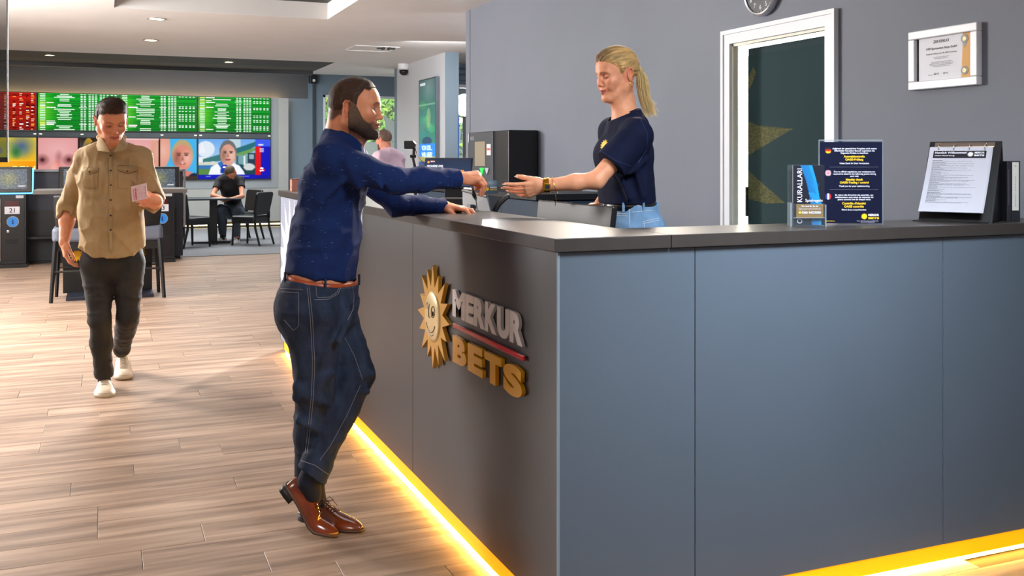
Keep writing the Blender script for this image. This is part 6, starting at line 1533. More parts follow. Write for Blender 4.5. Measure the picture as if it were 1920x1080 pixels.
# ================================================================== STAFF WOMAN
m_tee = mat('navy_jersey', (11, 17, 44), .85, noise=.06, nscale=20, bump=.05, bscale=300, spec=.2)
m_ljean = mat('light_denim', (104, 138, 172), .8, noise=.25, nscale=14, bump=.3, bscale=400)
def woman():
    PLAT = .17
    e, pj = person('woman', 1180, 4.15, 'blonde woman with ponytail in dark navy t-shirt and light jeans behind the counter'); e.location.z = 0
    cam_ = np.array([-(1180-960)*4.15/F_, -4.15, H_]); UPv = np.array([0, 0, 1.])
    fw = nv([-.93, -.36, 0]); side = nv([.36, -.93, 0])
    pel = pj(1182, 425, 4.15); wai = pj(1178, 368, 4.15); che = pj(1172, 288, 4.14); sho = pj(1178, 240, 4.14); nb = pj(1174, 212, 4.14)
    shL = pj(1193, 255, 3.99); shR = pj(1152, 247, 4.29); elL = pj(1118, 338, 3.93); wrL = pj(1020, 348, 3.96)
    elR = pj(1150, 345, 4.42); wrR = pj(1120, 385, 4.32)
    H = Head(pj(1157, 139, 4.12), (-.87, -.44, -.20), sc=.925, roll=-3)
    A3 = np.stack([fw, side, UPv])
    tor = [L_(pel, wai, (.160, .110), (.125, .088), side), L_(wai, che, (.125, .088), (.138, .092), side), L_(che, sho, (.138, .092), (.11, .065), side), C_(nb-UPv*.03, shL, .034, .040, .05), C_(nb-UPv*.03, shR, .036, .045, .04)]
    bust = [E_(che+fw*.050+side*.060-UPv*.01, (.055, .060, .060), A3, .04), E_(che+fw*.050-side*.060-UPv*.01, (.055, .060, .060), A3, .04)]
    armL = [C_(shL, elL, .043, .034, .03), C_(elL, elL*.6+wrL*.4, .034, .032, .02), C_(elL*.6+wrL*.4, wrL, .032, .024, .02)]
    armR = [C_(shR, elR, .048, .036, .03), C_(elR, wrR, .036, .025, .02)]
    gz = PLAT; hipL, hipR = pj(1200, 440, 4.08), pj(1182, 440, 4.24)
    def gp(p, z, dx=0): return np.array([p[0]+dx, p[1], z])
    knL, knR = gp(hipL, .62, -.01), gp(hipR, .62, -.02); anL, anR = gp(hipL, .25), gp(hipR, .25, .01)
    legs = [C_(hipL, knL, .088, .056, .04), C_(knL, anL, .056, .04, .02), C_(hipR, knR, .088, .056, .04), C_(knR, anR, .056, .04, .02), E_(pel-fw*.03-UPv*.03, (.09, .13, .10), A3, .04)]
    neck = [C_(H.p(-.02, 0, -.04), nb-UPv*.03, .043, .048, .03), C_(H.p(.018, 0, -.075), nb-UPv*.03+fw*.015, .026, .035, .03)]
    skinc = (226, 156, 118)
    hL, tL = hand(wrL, (-.94, -.05, -.22), (-.10, .85, .5), (-.1, -.25, .95), [(6, 10, 8), (14, 12, 8), (22, 16, 10), (28, 22, 12)], ((.86, .42, .25), 6), .93, spread=5)
    hR, tR = hand(wrR, (-.9, .1, -.3), (0, 0, -1), (0, 1, 0), [(20, 30, 20)]*4, ((.7, .6, .3), 8), .9)
    body = PM(); f = surf(tor+bust+armR+legs+[armL[0]], .008, -.006); P, F = f.mesh(); body.add(P, F, np.tile(clin(skinc), (len(P), 1)))
    P, F = surf(H.face(fem=True, smile=.6, jaw=.88, open_=False)+neck+[p for p in tor[3:]], .0022).mesh(); body.add(P, F, skin_cols(P, H, skinc, (190, 88, 84), (96, 66, 46), .5, closed=True, smile=.9))
    P, F = surf(armL+hL, .0028).mesh(); n = vnoise(P*50)[:, None]; body.add(P, F, clin(skinc)*(.93+.14*n))
    P, F = surf(hR, .003).mesh(); body.add(P, F, np.tile(clin(skinc), (len(P), 1)))
    body.build('body', M_SKIN, e); eyes(H, e, (70, 60, 46), (0, -.8))
    nl = MB()
    for tip, d, pn in tL: nl.box(tuple(tip+d*.003-np.array([0, .006, 0])), (.013, .003, .009)) if 0 else None
    for i, (tip, d, pn) in enumerate(tL):
        c = tip+d*.004-nv(pn)*.0048; nl.tube([c-d*.006, c+d*.008], [.0052, .0036], 8, flat=.5)
    nl.build('fingernails', mat('pale_nail', (236, 214, 212), .25), e, world=False, smooth=True)
    # hair cap
    def hl(q):
        x, y, z = q.T; xs = [-.14, -.09, -.06, -.034, -.026, 0, .022, .03, .05, .066, .076, .11]; zs = [-.03, -.035, -.03, -.015, .022, .028, -.002, .028, .05, .062, .068, .074]
        return np.interp(x, xs, zs)
    f = H.hair(.003, .013, hl, .03)
    f.disp(lambda P: (lambda q: .0016*np.sin(np.arctan2(q[:, 2]-.0, abs(q[:, 1])+.02)*36+3*vnoise(P*25))+.004*np.exp(-(q[:, 1]/.003)**2)*(q[:, 0] > .0))(H.loc(P))); P, F = f.mesh()
    def hc(p, r=None):
        q = H.loc(p); st_ = vnoise(np.stack([q[:, 0]*12, q[:, 1]*120, q[:, 2]*160], -1), 2)[:, None]; dark = np.clip((q[:, 0]+.01)*12, 0, .85)[:, None]*np.clip((q[:, 2]-.03)*20, 0, 1)[:, None]*np.clip(1.35-abs(q[:, 1])*16, 0, 1)[:, None]
        c = clin((214, 176, 114))*(.35+1.1*st_)+clin((150, 112, 70))*.0; return c*(1-dark)+clin((92, 68, 46))*dark
    hr = PM(); hr.add(P, F, hc(P))
    kn = H.p(-.112, 0, .030)
    strands(hr, P, F, 14000, 5, lambda p: (lambda v: v/np.linalg.norm(v, axis=1)[:, None])(kn-p), .026, .0003, lambda p, r: hc(p)*r.uniform(.6, 1.5, (len(p), 1)), .03, .10)
    # ponytail
    r = np.random.RandomState(8); base = pj(1199, 131, 4.13); tail = [pj(1203, 142, 4.13), pj(1205, 165, 4.12), pj(1209, 190, 4.11), pj(1217, 212, 4.10)]
    t = np.linspace(0, 1, 9); ctrl = np.stack([base]+tail); 
    def curve(c, n=9):
        tt = np.linspace(0, len(c)-1, n); i = np.minimum(tt.astype(int), len(c)-2); fr_ = (tt-i)[:, None]; p = c[i]*(1-fr_)+c[i+1]*fr_
        p[1:-1] = (p[:-2]+2*p[1:-1]+p[2:])/4; return p
    for i in range(900):
        a = r.uniform(0, 2*math.pi); rad = math.sqrt(r.rand()); off = np.array([math.cos(a)*.024, math.sin(a)*.024, 0])*rad
        wd = np.array([.25, 1.0, 1.15, 1.0, .5+.6*r.rand()]); c = ctrl+off[None]*wd[:, None]+r.normal(0, .0015, (5, 3)); c[-1] += np.array([.012*r.rand()+.006*off[0]*50, 0, -r.uniform(-.05, .02)]); c[0] = base+off*.3
        p = curve(c); w = .0008; V = []; F_l = []
        for j in range(9):
            k = w*(1-.75*j/8); V += [p[j]+np.array([k, 0, 0]), p[j]+np.array([-.5*k, .87*k, 0]), p[j]+np.array([-.5*k, -.87*k, 0])]
        for j in range(8):
            for m in range(3): F_l.append((3*j+m, 3*j+(m+1) % 3, 3*j+3+(m+1) % 3, 3*j+3+m))
        col = clin((236, 204, 142))*r.uniform(.5, 1.35); hr.add(V, np.array(F_l), np.tile(col, (27, 1)))
    hr.build('hair', hairm('hair_blonde'), e)
    MB().lathe([(.012, -.008), (.016, 0), (.012, .008)], tuple(pj(1201, 131, 4.13)), axis=(.8, 0, .3), n=14).build('hair_tie', mat('hair_tie', (190, 160, 110), .6), e, world=False, smooth=True)
    ep = H.p(-.014, .081, -.040); MB().tube([tuple(ep+(H.f*math.sin(a)*.009+H.u*(math.cos(a)*.011-.009)+H.l*.003)) for a in [i*math.pi/8 for i in range(17)]], .0012, 6).build('hoop_earring', mat('gold_jewel', (214, 170, 80), .2, 1), e, world=False, smooth=True)
    # t-shirt
    d = nv(elL-shL); dR = nv(elR-shR)
    f = surf(tor[1:]+bust+[C_(shL, shL+d*.17, .046, .051, .05), C_(shR, shR+dR*.17, .046, .050, .05)], .004, .007)
    f.apply([L_(pj(1174, 380, 4.15), pj(1172, 340, 4.14), (.142, .100), (.138, .096), side, .05)])
    d = nv(elL-shL); slE = shL+d*.165; f.apply([C_(shL, slE, .047, .053, .05)], 0); f.smooth(4); f.disp(lambda P: fold(P, (12, 12, 7), .006, 3, 2.5)+fold(P, (24, 24, 16), .002, 8, 2)); f.plane(slE, d, .085)
    dR = nv(elR-shR); slR = shR+dR*.17; f.apply([C_(shR, slR, .056, .058, .04)]); f.plane(slR, dR, .085)
    f.plane(pj(1175, 381, 4.15), (0, 0, -1), .3)
    for a, b, r_ in ((pj(1150, 300, 3.98), pj(1180, 372, 4.0), .010), (pj(1190, 310, 3.98), pj(1205, 368, 4.0), .012), (pj(1210, 300, 3.99), pj(1180, 325, 3.96), .008)): f.apply([C_(a, b, r_*.7, r_*.4, .03)])
    f.apply([C_(nb-UPv*.06, nb+UPv*.02, .066, .050, .05)]); f.plane(pj(1177, 213, 4.14), (-.41, 0, 1), .10)
    ts = PM().add(*f.mesh()).build('t_shirt', m_tee, e)
    bv = bvh_of(ts)
    seam(bv, cam_, [pj(u, v, 3.95) for u, v in ((1190, 206), (1200, 222), (1214, 250), (1213, 280), (1196, 306))], .0012, 'sleeve_seam', mat('seam_navy', (30, 42, 84), .7), ts)
    seam(bv, cam_, [pj(u, v, 3.95) for u, v in ((1131, 286), (1152, 300), (1183, 312))], .001, 'hem_stitch', mat('seam_navy', (30, 42, 84), .7), ts)
    c = onsurf(bv, cam_, pj(1133, 272, 3.95), .003)
    if c is not None:
        MB().prism(sun_poly(12, .024, .014), c, (.55, -.83, .0), (.25, .1, 1), .002).build('sun_emblem', m_ytxt, ts, world=False)
    ring = MB(); c = pj(1173, 214, 4.14); pts = [c+fw*.053*math.cos(a)+side*.056*math.sin(a)+UPv*(.41*(fw[0]*.053*math.cos(a)+side[0]*.056*math.sin(a))) for a in [2*math.pi*i/32 for i in range(33)]]
    ring.tube(pts, .005, 8, caps=False).build('neckband', m_tee, e, world=False, smooth=True)
    # jeans + belt
    f = surf([tor[0]]+legs, .0055, .008); f.plane(pj(1176, 384, 4.15), (0, 0, 1), .3); f.disp(lambda P: fold(P, (10, 10, 16), .006, 4, 2)); jn = PM().add(*f.mesh()).build('jeans', m_ljean, e)
    bv = bvh_of(jn)
    for pts in (((1150, 400), (1178, 401)), ((1150, 404), (1178, 405)), ((1180, 392), (1181, 427)), ((1207, 415), (1236, 409)), ((1207, 419), (1236, 413)), ((1207, 415), (1209, 430)), ((1186, 398), (1224, 394))):
        seam(bv, cam_, [pj(u, v, 3.95) for u, v in pts], .0011, 'stitching', mat('pale_thread', (200, 205, 205), .7), jn, n=14)
    V = []; F = []
    for i in range(49):
        a = 2*math.pi*i/48; p = pj(1178, 385, 4.15)+fw*.108*math.cos(a)+side*.142*math.sin(a)
        for dz in (-.019, .019): V.append(p+UPv*dz)
    for i in range(48): F.append((2*i, 2*i+2, 2*i+3, 2*i+1))
    b = PM().add(V, np.array(F)).build('belt', mat('black_belt', (16, 16, 18), .35), e); b.modifiers.new('t', 'SOLIDIFY').thickness = .004
    for a in (1.5, 2.5, .8): MB().box(tuple(pj(1178, 386, 4.15)+fw*.112*math.cos(a)+side*.147*math.sin(a)), (.010, .008, .040), R=rotm('Z', 20)).build('belt_loop', m_ljean, jn, world=False, bevel=.002)
    # watch and bracelet
    d = nv(wrL-elL); a_ = nv(np.cross(d, UPv)); gold = mat('watch_gold', (216, 172, 60), .22, 1.0); wc = wrL-d*.012
    w = MB(); V = []
    for i in range(25):
        a = 2*math.pi*i/24; V.append(wc+(a_*math.cos(a)+np.cross(a_, d)*math.sin(a))*.0305)
    for j in range(-4, 5): w.tube([tuple(p+d*.0026*j) for p in V], .0015, 4, caps=False)
    w.build('watch_band', gold, e, world=False)
    wf = wc+np.array([0, -.033, -.006]); wb = MB().box(tuple(wf), (.024, .008, .028)).build('watch_case', gold, e, world=False, bevel=.002)
    MB().box(tuple(wf+np.array([0, -.0045, .0])), (.016, .002, .014)).build('watch_dial', mat('watch_dial', (40, 42, 50), .15), wb, world=False)
    bc = wrL-d*.045; V = [bc+(a_*math.cos(a)+np.cross(a_, d)*math.sin(a))*.034+UPv*-.002+d*.006*math.sin(a) for a in [2*math.pi*i/24 for i in range(25)]]
    MB().tube([tuple(p) for p in V], .0012, 6, caps=False).tube([tuple(bc+UPv*-.036), tuple(bc+UPv*-.06+d*-.004), tuple(bc+UPv*-.085)], .0012, 5).build('bracelet', gold, e, world=False)
    for an, s_ in ((anL, 1), (anR, -1)):
        h0 = an.copy(); h0[2] = PLAT; h0 -= fw*.05; shoe(e, h0, fw, UPv, 'sneaker', mat('white_sneaker', (222, 218, 210), .5), mat('white_rubber', (210, 206, 198), .5), L0=.25)
    pl = MB().bb((1.86, 2.95, 0), (3.28, 5.9, PLAT)).build('floor_platform', m_carpet); tag(pl, kind='structure')
woman()
# ================================================================== WALKING MAN
m_shirt = mat('khaki_cotton', (164, 138, 98), .85, noise=.06, nscale=25, bump=.15, bscale=300)
m_bjean = mat('black_denim', (34, 31, 31), .8, noise=.35, nscale=9, bump=.1, bscale=400)
m_cream = mat('cream_sneaker', (216, 200, 178), .5); m_crs = mat('cream_rubber', (205, 192, 172), .5); m_but = mat('dark_button', (52, 34, 26), .35)
def walker():
    UPv = np.array([0, 0, 1.])
    e, pj = person('walker', 208, 5.95, 'young man in khaki shirt and black jeans walking with a betting slip in his hand')
    cam_ = np.array([-(208-960)*5.95/F_, -5.95, H_])
    # he walks towards the viewer along the line of sight through him
    vd = nv([(208-960)/F_, 1, 0]); fw = nv(-vd+np.array([.03, 0, 0])); side = np.array([-fw[1], fw[0], 0])
    A3 = np.stack([fw, side, UPv])
    pel = pj(211, 490, 5.97); wai = pj(210, 425, 5.97); che = pj(209, 335, 5.97); sho = pj(209, 292, 5.98); nb = pj(209, 268, 5.97)
    shR = pj(160, 296, 5.98); shL = pj(263, 298, 5.98)
    elR = pj(129, 388, 6.03); wrR = pj(120, 455, 5.93); elL = pj(288, 378, 6.00); wrL = pj(293, 377, 5.76)
    H = Head(pj(209, 226, 5.93), tuple(fw*.86+np.array([.20, 0, -.40])), sc=1.10, roll=3)
    tor = [L_(pel, wai, (.165, .125), (.160, .118), side), L_(wai, che, (.160, .118), (.172, .115), side), L_(che, sho, (.172, .115), (.14, .07), side), C_(nb-UPv*.03, shR, .042, .052, .04), C_(nb-UPv*.03, shL, .042, .052, .04)]
    armR = [C_(shR, elR, .058, .045, .04), C_(elR, elR*.6+wrR*.4, .045, .043, .02), C_(elR*.6+wrR*.4, wrR, .043, .029, .02)]
    armL = [C_(shL, elL, .058, .046, .04), C_(elL, elL*.6+wrL*.4, .045, .043, .02), C_(elL*.6+wrL*.4, wrL, .043, .029, .02)]
    hipR, knR, anR = pj(181, 492, 5.95), pj(187, 600, 5.88), pj(195, 705, 5.98)
    hipL, knL, anL = pj(242, 492, 5.98), pj(240, 592, 5.95), pj(228, 655, 6.40)
    legR = [C_(hipR, knR, .088, .053, .015), C_(knR, knR*.6+anR*.4, .054, .055, .02), C_(knR*.6+anR*.4, anR, .055, .036, .02)]
    legL = [C_(hipL, knL, .088, .053, .015), C_(knL, knL*.6+anL*.4, .056, .055, .02), C_(knL*.6+anL*.4, anL, .055, .036, .02)]
    neck = [C_(H.p(-.02, 0, -.04), nb-UPv*.03, .052, .058, .03), C_(H.p(.02, 0, -.075), nb-UPv*.03+fw*.02, .034, .04, .03)]
    skinc = (216, 144, 108)
    hR, tR = hand(wrR, (.20, -.12, -1), (.75, .5, .1), (.45, -.85, 0), [(16, 24, 14), (20, 28, 16), (24, 30, 16), (28, 32, 18)], ((.85, .42, .22), 8), 1.0, spread=3)
    hL, tL = hand(wrL, (-.97, -.02, .04), (.05, .98, .1), (-.1, .1, 1), [(18, 42, 20), (20, 44, 22), (22, 46, 22), (24, 48, 22)], ((.80, .42, .45), 6), .98, spread=0)
    body = PM(); P, F = surf(tor+armR[:1]+armL[:1]+legR+legL, .009, -.010).mesh(); body.add(P, F, np.tile(clin(skinc), (len(P), 1)))
    def fade(q, P):
        hl = H.hairline(q, .070, .052, .004, -.05, .018); m2 = np.clip((q[:, 2]-hl+.008)/.014, 0, 1); return [(m2*.8, (36, 24, 18))]
    P, F = surf(H.face(jaw=.93, open_=False)+neck, .0026).mesh(); body.add(P, F, skin_cols(P, H, skinc, (186, 104, 90), (40, 26, 20), .2, fade, closed=True))
    for g in (armR+hR, armL+hL):
        P, F = surf(g[1:], .0028).mesh(); n = vnoise(P*50)[:, None]; body.add(P, F, clin(skinc)*(.9+.2*n))
    body.build('body', M_SKIN, e); eyes(H, e, (60, 46, 36), (.1, -.55))
    f = H.hair(.0035, .010, lambda q: H.hairline(q, .074, .056, .006, -.035, .018), .07, [H.E((.03, 0, .088), (.060, .056, .036), .02)]); f.disp(lambda P: (vnoise(P*120)-.5)*.003); P, F = f.mesh()
    hc = lambda p, r=None: clin((60, 40, 29))*(.5+1.0*vnoise(p*np.array([260, 260, 100]), 2)[:, None])
    hr = PM(); hr.add(P, F, hc(P))
    def comb(p):
        q = H.loc(p); t = np.clip((q[:, 2]-.07)*20, 0, 1)[:, None]; return t*(H.f*.6+H.u*.4+H.l*.3)+(1-t)*(-H.u)
    strands(hr, P, F, 16000, 4, comb, .012, .0004, lambda p, r: hc(p)*r.uniform(.6, 1.8, (len(p), 1)), .35, .3); hr.build('hair', hairm('hair_brown'), e)
    # shirt
    f = surf(tor+[C_(shR, elR, .054, .050, .03), C_(shL, elL, .054, .050, .03)], .006, .010)
    f.apply([L_(pj(212, 505, 5.96), pj(210, 400, 5.96), (.182, .134), (.172, .126), side, .05)])
    for el, sh, wr in ((elR, shR, wrR), (elL, shL, wrL)):
        d = nv(wr-el); c = el+d*.05
        f.apply([C_(el, c, .056, .054, .03), C_(c-d*.012, c+d*.022, .058, .057, .004)]); f.apply([C_(c-d*.030, c-d*.022, .061, .061, .008)]); f.plane(c+d*.026, d, .08); f.apply([C_(c, c+d*.06, .052, .052, .003, '-')])
    f.smooth(4)
    def hem(P):
        x = (P-pel) @ side; z = pj(211, 478, 5.97)[2]+.055*np.clip((abs(x)-.08)/.11, 0, 1)**1.6; return z-P[:, 2]
    f.cut(lambda P: np.where(np.abs((P-pel) @ side) < .25, hem(P), -.1))
    f.disp(lambda P: fold(P+P[:, [2, 0, 1]]*.5, (9, 9, 6), .014, 11, 2.5)+fold(P, (22, 22, 14), .006, 12, 2))
    f.apply([E_(nb+UPv*.045+fw*.03, (.075, .062, .065), A3, .008, '-')])
    sh = PM().add(*f.mesh()).build('shirt', m_shirt, e); bv = bvh_of(sh)
    S = lambda u, v, off=.002: onsurf(bv, cam_, pj(u, v, 5.7), off)
    def strip(pts0, pts1, name, m, thick=.003):
        a = [S(*p) for p in pts0]; b = [S(*p) for p in pts1]; V = []; F = []
        for p, q in zip(a, b):
            if p is None or q is None: continue
            V += [p, q]
        for i in range(len(V)//2-1): F.append((2*i, 2*i+1, 2*i+3, 2*i+2))
        if F: o = PM().add([tuple(v) for v in V], np.array(F)).build(name, m, sh); s_ = o.modifiers.new('t', 'SOLIDIFY'); s_.thickness = thick; s_.offset = 0
    vs = np.linspace(286, 472, 26); strip([(204, v) for v in vs], [(211, v) for v in vs], 'button_placket', m_shirt, .004)
    for v in (292, 320, 347, 375, 404, 431): 
        p = S(207.5, v, .004)
        if p is not None: MB().lathe([(.0062, 0), (.0062, .002), (.003, .003)], tuple(p), axis=tuple(-vd), n=12).build('button', m_but, sh, world=False)
    m_seam = mat('shirt_seam', (132, 106, 70), .8)
    for pts in (((153, 317), (152, 322), (168, 328), (184, 322), (185, 314), (153, 315)), ((220, 312), (221, 320), (240, 326), (258, 320), (258, 311), (220, 310)), ((154, 322), (156, 352), (183, 354), (184, 322)), ((221, 322), (221, 353), (256, 355), (258, 320))):
        seam(bv, cam_, [pj(u, v, 5.7) for u, v in pts], .0010, 'seam_line', m_seam, sh, n=30)
    for pts0, pts1 in (([(153, 315), (168, 315), (184, 314)], [(153, 321), (168, 326), (184, 321)]), ([(220, 311), (240, 311), (258, 311)], [(221, 319), (240, 325), (258, 319)])):
        strip(pts0, pts1, 'pocket_flap', m_shirt, .006)
    for bu, bvv in ((168, 322), (239, 321)):
        p = S(bu, bvv, .006)
        if p is not None: MB().lathe([(.005, 0), (.005, .002)], tuple(p), axis=tuple(-vd), n=10).build('button', m_but, sh, world=False)
    # collar leaves
    def leaf(pts, name='collar_leaf'):
        V = [tuple(pj(u, v, z)) for u, v, z in pts]; n = len(V); c = PM().add(V, np.array([list(range(n))])).build(name, m_shirt, e, smooth=False); s_ = c.modifiers.new('t', 'SOLIDIFY'); s_.thickness = .006; b = c.modifiers.new('b', 'BEVEL'); b.width = .002
    leaf([(184, 256, 5.93), (180, 272, 5.87), (183, 282, 5.84), (206, 286, 5.80), (199, 272, 5.83), (190, 257, 5.90)]); leaf([(230, 257, 5.90), (222, 270, 5.83), (213, 285, 5.80), (236, 280, 5.84), (239, 270, 5.88), (233, 256, 5.94)])
    ring = MB(); pts = [nb+fw*.066*math.cos(a)+side*.070*math.sin(a)+UPv*(.030-.030*math.cos(a)) for a in [2*math.pi*i/32 for i in range(4, 29)]]
    ring.tube([tuple(p) for p in pts], .016, 8, flat=.35); ring.build('collar_band', m_shirt, e, world=False, smooth=True)
    # jeans
    f = surf([tor[0]]+legR+legL, .006, .008); f.smooth(3); f.disp(lambda P: fold(P, (8, 8, 14), .006, 21, 2.5)+fold(P, (20, 20, 24), .003, 22, 2))
    f.disp(lambda P: np.where(P[:, 2] < .60, fold(P, (12, 12, 22), .005, 23, 2), 0))
    for an, kn in ((anR, knR), (anL, knL)):
        d = nv(an-kn); f.apply([C_(an-d*.03, an, .054, .052, .02)]); f.plane(an, d, .09)
    PM().add(*f.mesh()).build('jeans', m_bjean, e)
    for an, kn in ((anR, knR), (anL, knL)):
        d = nv(an-kn); PM().add(*surf([C_(an-d*.03, an+d*.06, .038, .036, .01)], .005).mesh()).build('sock', mat('dark_sock', (30, 28, 28), .9), e)
    h0 = pj(196, 715, 6.07); h0[2] = 0.0; shoe(e, h0, fw+np.array([-.02, 0, 0]), UPv, 'sneaker', m_cream, m_crs, L0=.29, wide=1.15)
    h1 = pj(229, 665, 6.52); h1[2] = .06; shoe(e, h1, nv(fw+UPv*-.28), UPv, 'sneaker', m_cream, m_crs, bend=16, L0=.29, wide=1.1)
    # slip
    Mw = Matrix.Translation(e.location) @ Matrix.Rotation(-TH, 4, 'Z'); q = 5.715
    def sp(u, v, z=q): return lp((u-960)*z/F_, z, H_-(v-HV)*z/F_)
    o = sp(248, 379); ux = (sp(277, 372)-sp(248, 379)).normalized(); uy = (sp(245.5, 350)-sp(248, 379)).normalized(); w = (sp(277, 372)-sp(248, 379)).length; h = (sp(245.5, 350)-sp(248, 379)).length
    es = empty('betting_slip', sp(262, 363), 'pink and white betting slip held by the walking man', 'slip')
    MB().prism([(0, 0), (w, 0), (w, h), (0, h)], o, ux, uy, .001).build('paper', mat('slip_paper', (226, 196, 202), .6), es)
    rg = random.Random(1); pr = MB()
    for (x, n) in ((.12, 9), (.24, 12), (.30, 6), (.88, 8)):
        for k in range(n):
            y = .1+.75*k/n+rg.uniform(0, .02); pr.prism([(x*w, y*h), ((x+.05)*w, y*h), ((x+.05)*w, (y+.05)*h), (x*w, (y+.05)*h)], o+(-FR)*.0015, ux, uy, .0004)
    for k in range(3): pr.prism([((.52+.13*k)*w, .40*h), ((.56+.13*k)*w, .40*h), ((.56+.13*k)*w, .44*h), ((.52+.13*k)*w, .44*h)], o+(-FR)*.0015, ux, uy, .0004)
    pr.build('red_print', mat('slip_red', (200, 40, 60), .6), es)
    gp = MB()
    for k in range(5): gp.prism([((.40+.1*k)*w, .1*h), ((.405+.1*k)*w, .1*h), ((.405+.1*k)*w, .9*h), ((.40+.1*k)*w, .9*h)], o+(-FR)*.0015, ux, uy, .0003)
    gp.build('grey_print', mat('slip_grey', (170, 150, 160), .6), es)
walker()
# ================================================================== SEATED MAN
def seated():
    UPv = np.array([0, 0, 1.]); z0 = 17.2
    e, pj = person('seated', 432, z0, 'seated man in a black t-shirt writing at the cafe table')
    fw = nv([-.35, -.93, 0]); side = np.array([-fw[1], fw[0], 0]); A3 = np.stack([fw, side, UPv])
    pel = pj(441, 395, z0+.05); wai = pj(436, 378, z0); che = pj(430, 350, z0-.14); sho = pj(431, 335, z0-.22); nb = pj(432, 331, z0-.25)
    shR = pj(412, 339, z0-.22); shL = pj(451, 338, z0-.18)
    elR = pj(399, 366, z0-.42); wrR = pj(415, 370, z0-.66); elL = pj(454, 368, z0-.42); wrL = pj(436, 372, z0-.62)
    H = Head(pj(432.5, 322, z0-.36), tuple(fw*.45+np.array([0, 0, -.9])), sc=1.0, up=(fw[0], fw[1], .4))
    tor = [L_(pel, wai, (.16, .13), (.15, .12), side), L_(wai, che, (.15, .12), (.17, .12), side), L_(che, sho, (.17, .12), (.15, .09), side), C_(nb, shR, .05, .06, .05), C_(nb, shL, .05, .06, .05)]
    hipR, knR, anR = pj(430, 400, z0), pj(414, 392, z0-.55), pj(417, 438, z0-.40); hipL, knL, anL = pj(448, 400, z0), pj(443, 394, z0-.5), pj(444, 444, z0-.55)
    legs = [C_(hipR, knR, .09, .07, .04), C_(knR, anR, .066, .05, .03), C_(hipL, knL, .09, .07, .04), C_(knL, anL, .066, .05, .03)]
    arms = [C_(shR, elR, .055, .045, .03), C_(elR, wrR, .045, .03, .02), C_(shL, elL, .055, .045, .03), C_(elL, wrL, .045, .03, .02)]
    skinc = (206, 136, 104)
    hR, _ = hand(wrR, (.5, -.6, -.1), (0, 0, -1), (-.5, -.6, 0), [(25, 40, 20)]*4, ((.8, .4, .3), 10)); hL, _ = hand(wrL, (-.8, -.3, -.05), (0, 0, -1), (.2, -1, 0), [(12, 20, 10)]*4, ((.8, .5, .2), 8))
    body = PM(); P, F = surf(tor+arms+legs, .010, -.006).mesh(); body.add(P, F, np.tile(clin(skinc), (len(P), 1)))
    P, F = surf(H.face()+[C_(H.p(-.02, 0, -.04), nb, .05, .055, .03)], .004).mesh(); body.add(P, F, skin_cols(P, H, skinc, (170, 96, 82), (40, 26, 20)))
    P, F = surf(hR+hL, .0045).mesh(); body.add(P, F, np.tile(clin(skinc), (len(P), 1))); body.build('body', M_SKIN, e)
    f = surf(H.skull(), .005, .010); f.cut(lambda P: (lambda q: (H.hairline(q)-q[:, 2]))(H.loc(P))); P, F = f.mesh(); PM().add(P, F, clin((72, 56, 40))*(.7+.6*vnoise(P*150)[:, None])).build('hair', hairm('hair_brown'), e)
    f = surf(tor[1:], .008, .010)
    for s_, el in ((shR, elR), (shL, elL)):
        d = nv(el-s_); f.apply([C_(s_, s_+d*.17, .066, .062, .03)]); f.plane(s_+d*.17, d, .09)
    f.disp(lambda P: fold(P, (10, 10, 10), .008, 3)); PM().add(*f.mesh()).build('t_shirt', mat('black_tee', (20, 20, 24), .8), e)
    f = surf([tor[0]]+legs, .008, .008); f.disp(lambda P: fold(P, (10, 10, 10), .008, 5))
    for an, kn in ((anR, knR), (anL, knL)): f.plane(an, nv(an-kn), .09)
    PM().add(*f.mesh()).build('jeans', mat('grey_denim', (62, 72, 84), .8, noise=.2), e)
    for an, d in ((anR, (-.6, -.8, 0)), (anL, (-.1, -1, 0))):
        d = nv(d); h = an.copy(); h[2] = 0; h -= d*.08; shoe(e, h, d, UPv, 'sneaker', mat('grey_white_sneaker', (205, 205, 208), .5), mat('white_rubber', (210, 206, 198), .5), L0=.29)
        PM().add(*surf([C_(an, np.array([an[0], an[1], .06]), .04, .04, .01)], .006).mesh()).build('sock', mat('dark_sock', (30, 28, 28), .9), e)
    q = z0-.7; p = W(417, 366, q); pe = empty('ballpoint_pen', p, 'pen in the hand of the seated man', 'pen'); MB().tube([W(420, 372, q), W(416, 361, q)], .006, 6).tube([W(416, 361, q), W(415.5, 359, q)], .004, 6).build('barrel', m_blk2, pe)
    p = W(412, 0, q-.05); pa = MB().box((p.x, p.y, .768), (.2, .26, .004), R=rotm('Z', 20)).build('writing_paper', mat('paper_pinkish', (226, 206, 204), .6)); tag(pa, 'sheet of paper on the cafe table under the writing hand', 'paper')
seated()
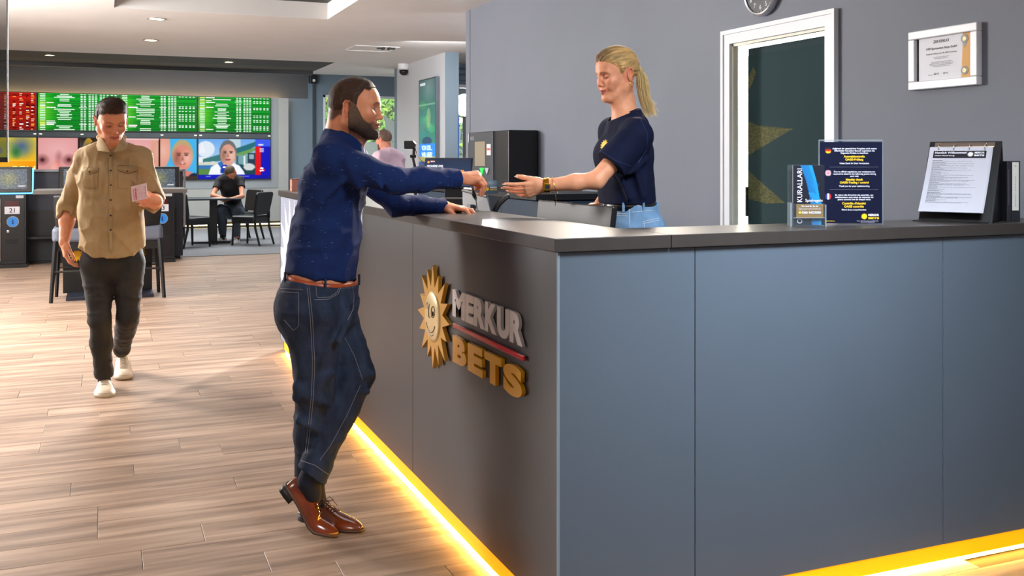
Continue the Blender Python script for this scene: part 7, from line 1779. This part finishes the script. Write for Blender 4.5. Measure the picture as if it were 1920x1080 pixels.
# ================================================================== MAN IN PINK SHIRT
def pink():
    UPv = np.array([0, 0, 1.]); z0 = 11.2
    e, pj = person('pink', 727, z0, 'man in pale pink shirt and glasses seen from behind near the window')
    fw = nv([-.78, .5, 0]); side = np.array([-fw[1], fw[0], 0]); skinc = (206, 140, 112)
    nb = pj(727, 283, z0); sho = pj(729, 293, z0); che = pj(730, 325, z0); wai = pj(730, 370, z0); pel = pj(730, 400, z0)
    shL = pj(705, 300, z0-.12) if 0 else None
    a = sho+side*.165-UPv*.02; b = sho-side*.165-UPv*.02
    tor = [L_(pel, wai, (.16, .12), (.16, .12), side), L_(wai, che, (.16, .12), (.185, .13), side), L_(che, sho, (.185, .13), (.15, .08), side), C_(nb-UPv*.03, a, .055, .06, .05), C_(nb-UPv*.03, b, .055, .06, .05)]
    arms = []
    for s_, sg in ((a, 1), (b, -1)):
        el = s_+np.array([0, 0, -.29])+side*sg*.05; wr = el+fw*.20+UPv*-.12; arms += [C_(s_, el, .06, .047, .04), C_(el, wr, .045, .032, .02)]
    hips = [pel+side*.09, pel-side*.09]; legs = []; ans = []
    for h_ in hips: k_ = h_*1.0; k_[2] = .5; an = h_*1.0; an[2] = .09; legs += [C_(h_, k_, .09, .065, .04), C_(k_, an, .062, .045, .02)]; ans.append(an)
    H = Head(pj(720, 262, z0), tuple(fw+UPv*-.08), sc=.98)
    body = PM(); P, F = surf(tor+arms+legs, .011, -.008).mesh(); body.add(P, F, np.tile(clin(skinc), (len(P), 1)))
    P, F = surf(H.face()+[C_(H.p(-.02, 0, -.04), nb-UPv*.03, .054, .06, .03)], .0032).mesh()
    bd = lambda q, P: [(np.clip((-.045-q[:, 2])/.01, 0, 1)*(q[:, 0] > .03)*.9, (40, 30, 26))]
    body.add(P, F, skin_cols(P, H, skinc, (170, 96, 82), (40, 26, 20), .5, bd))
    for i, sg in ((1, 1), (3, -1)):
        wr = arms[i][2]; g, _ = hand(wr, fw*1.0+UPv*-.4, -side*sg, UPv, [(20, 30, 20)]*4, ((.8, .4, .3), 8)); P, F = surf(g, .005).mesh(); body.add(P, F, np.tile(clin(skinc), (len(P), 1)))
    body.build('body', M_SKIN, e)
    f = surf(H.skull(), .004, .009); f.cut(lambda P: (lambda q: (H.hairline(q)-q[:, 2]))(H.loc(P))); P, F = f.mesh(); PM().add(P, F, clin((78, 58, 46))*(.7+.6*vnoise(P*150)[:, None])).build('hair', hairm('hair_brown'), e)
    f = surf(tor+arms, .008, .012); f.disp(lambda P: fold(P, (10, 10, 10), .01, 7)); f.plane(pel-UPv*.02, (0, 0, -1), .4)
    for i in (1, 3): f.plane(arms[i][2]-(arms[i][2]-arms[i][1])*.1, arms[i][2]-arms[i][1], .08)
    PM().add(*f.mesh()).build('shirt', mat('pale_pink_shirt', (206, 176, 190), .8), e)
    PM().add(*surf([tor[0]]+legs, .009, .009).mesh()).build('trousers', mat('dark_trousers', (36, 38, 44), .8), e)
    for an in ans: h = an-fw*.08; h[2] = 0; shoe(e, h, fw, UPv, 'sneaker', mat('grey_white_sneaker', (205, 205, 208), .5), mat('white_rubber', (210, 206, 198), .5), L0=.29)
    gl = MB(); m = .0012
    for y in (.031, -.031): gl.tube([tuple(H.p(.100+.0*a_, y+.021*math.cos(a_), -.002+.016*math.sin(a_))) for a_ in [i*math.pi/8 for i in range(17)]], m, 5)
    for y in (1, -1): gl.tube([tuple(H.p(.098, y*.052, .004)), tuple(H.p(.05, y*.074, .006)), tuple(H.p(-.02, y*.083, .008))], m, 5)
    gl.tube([tuple(H.p(.101, -.010, 0)), tuple(H.p(.101, .010, 0))], m, 5); gl.build('glasses', m_blk2, e, world=False)
pink()
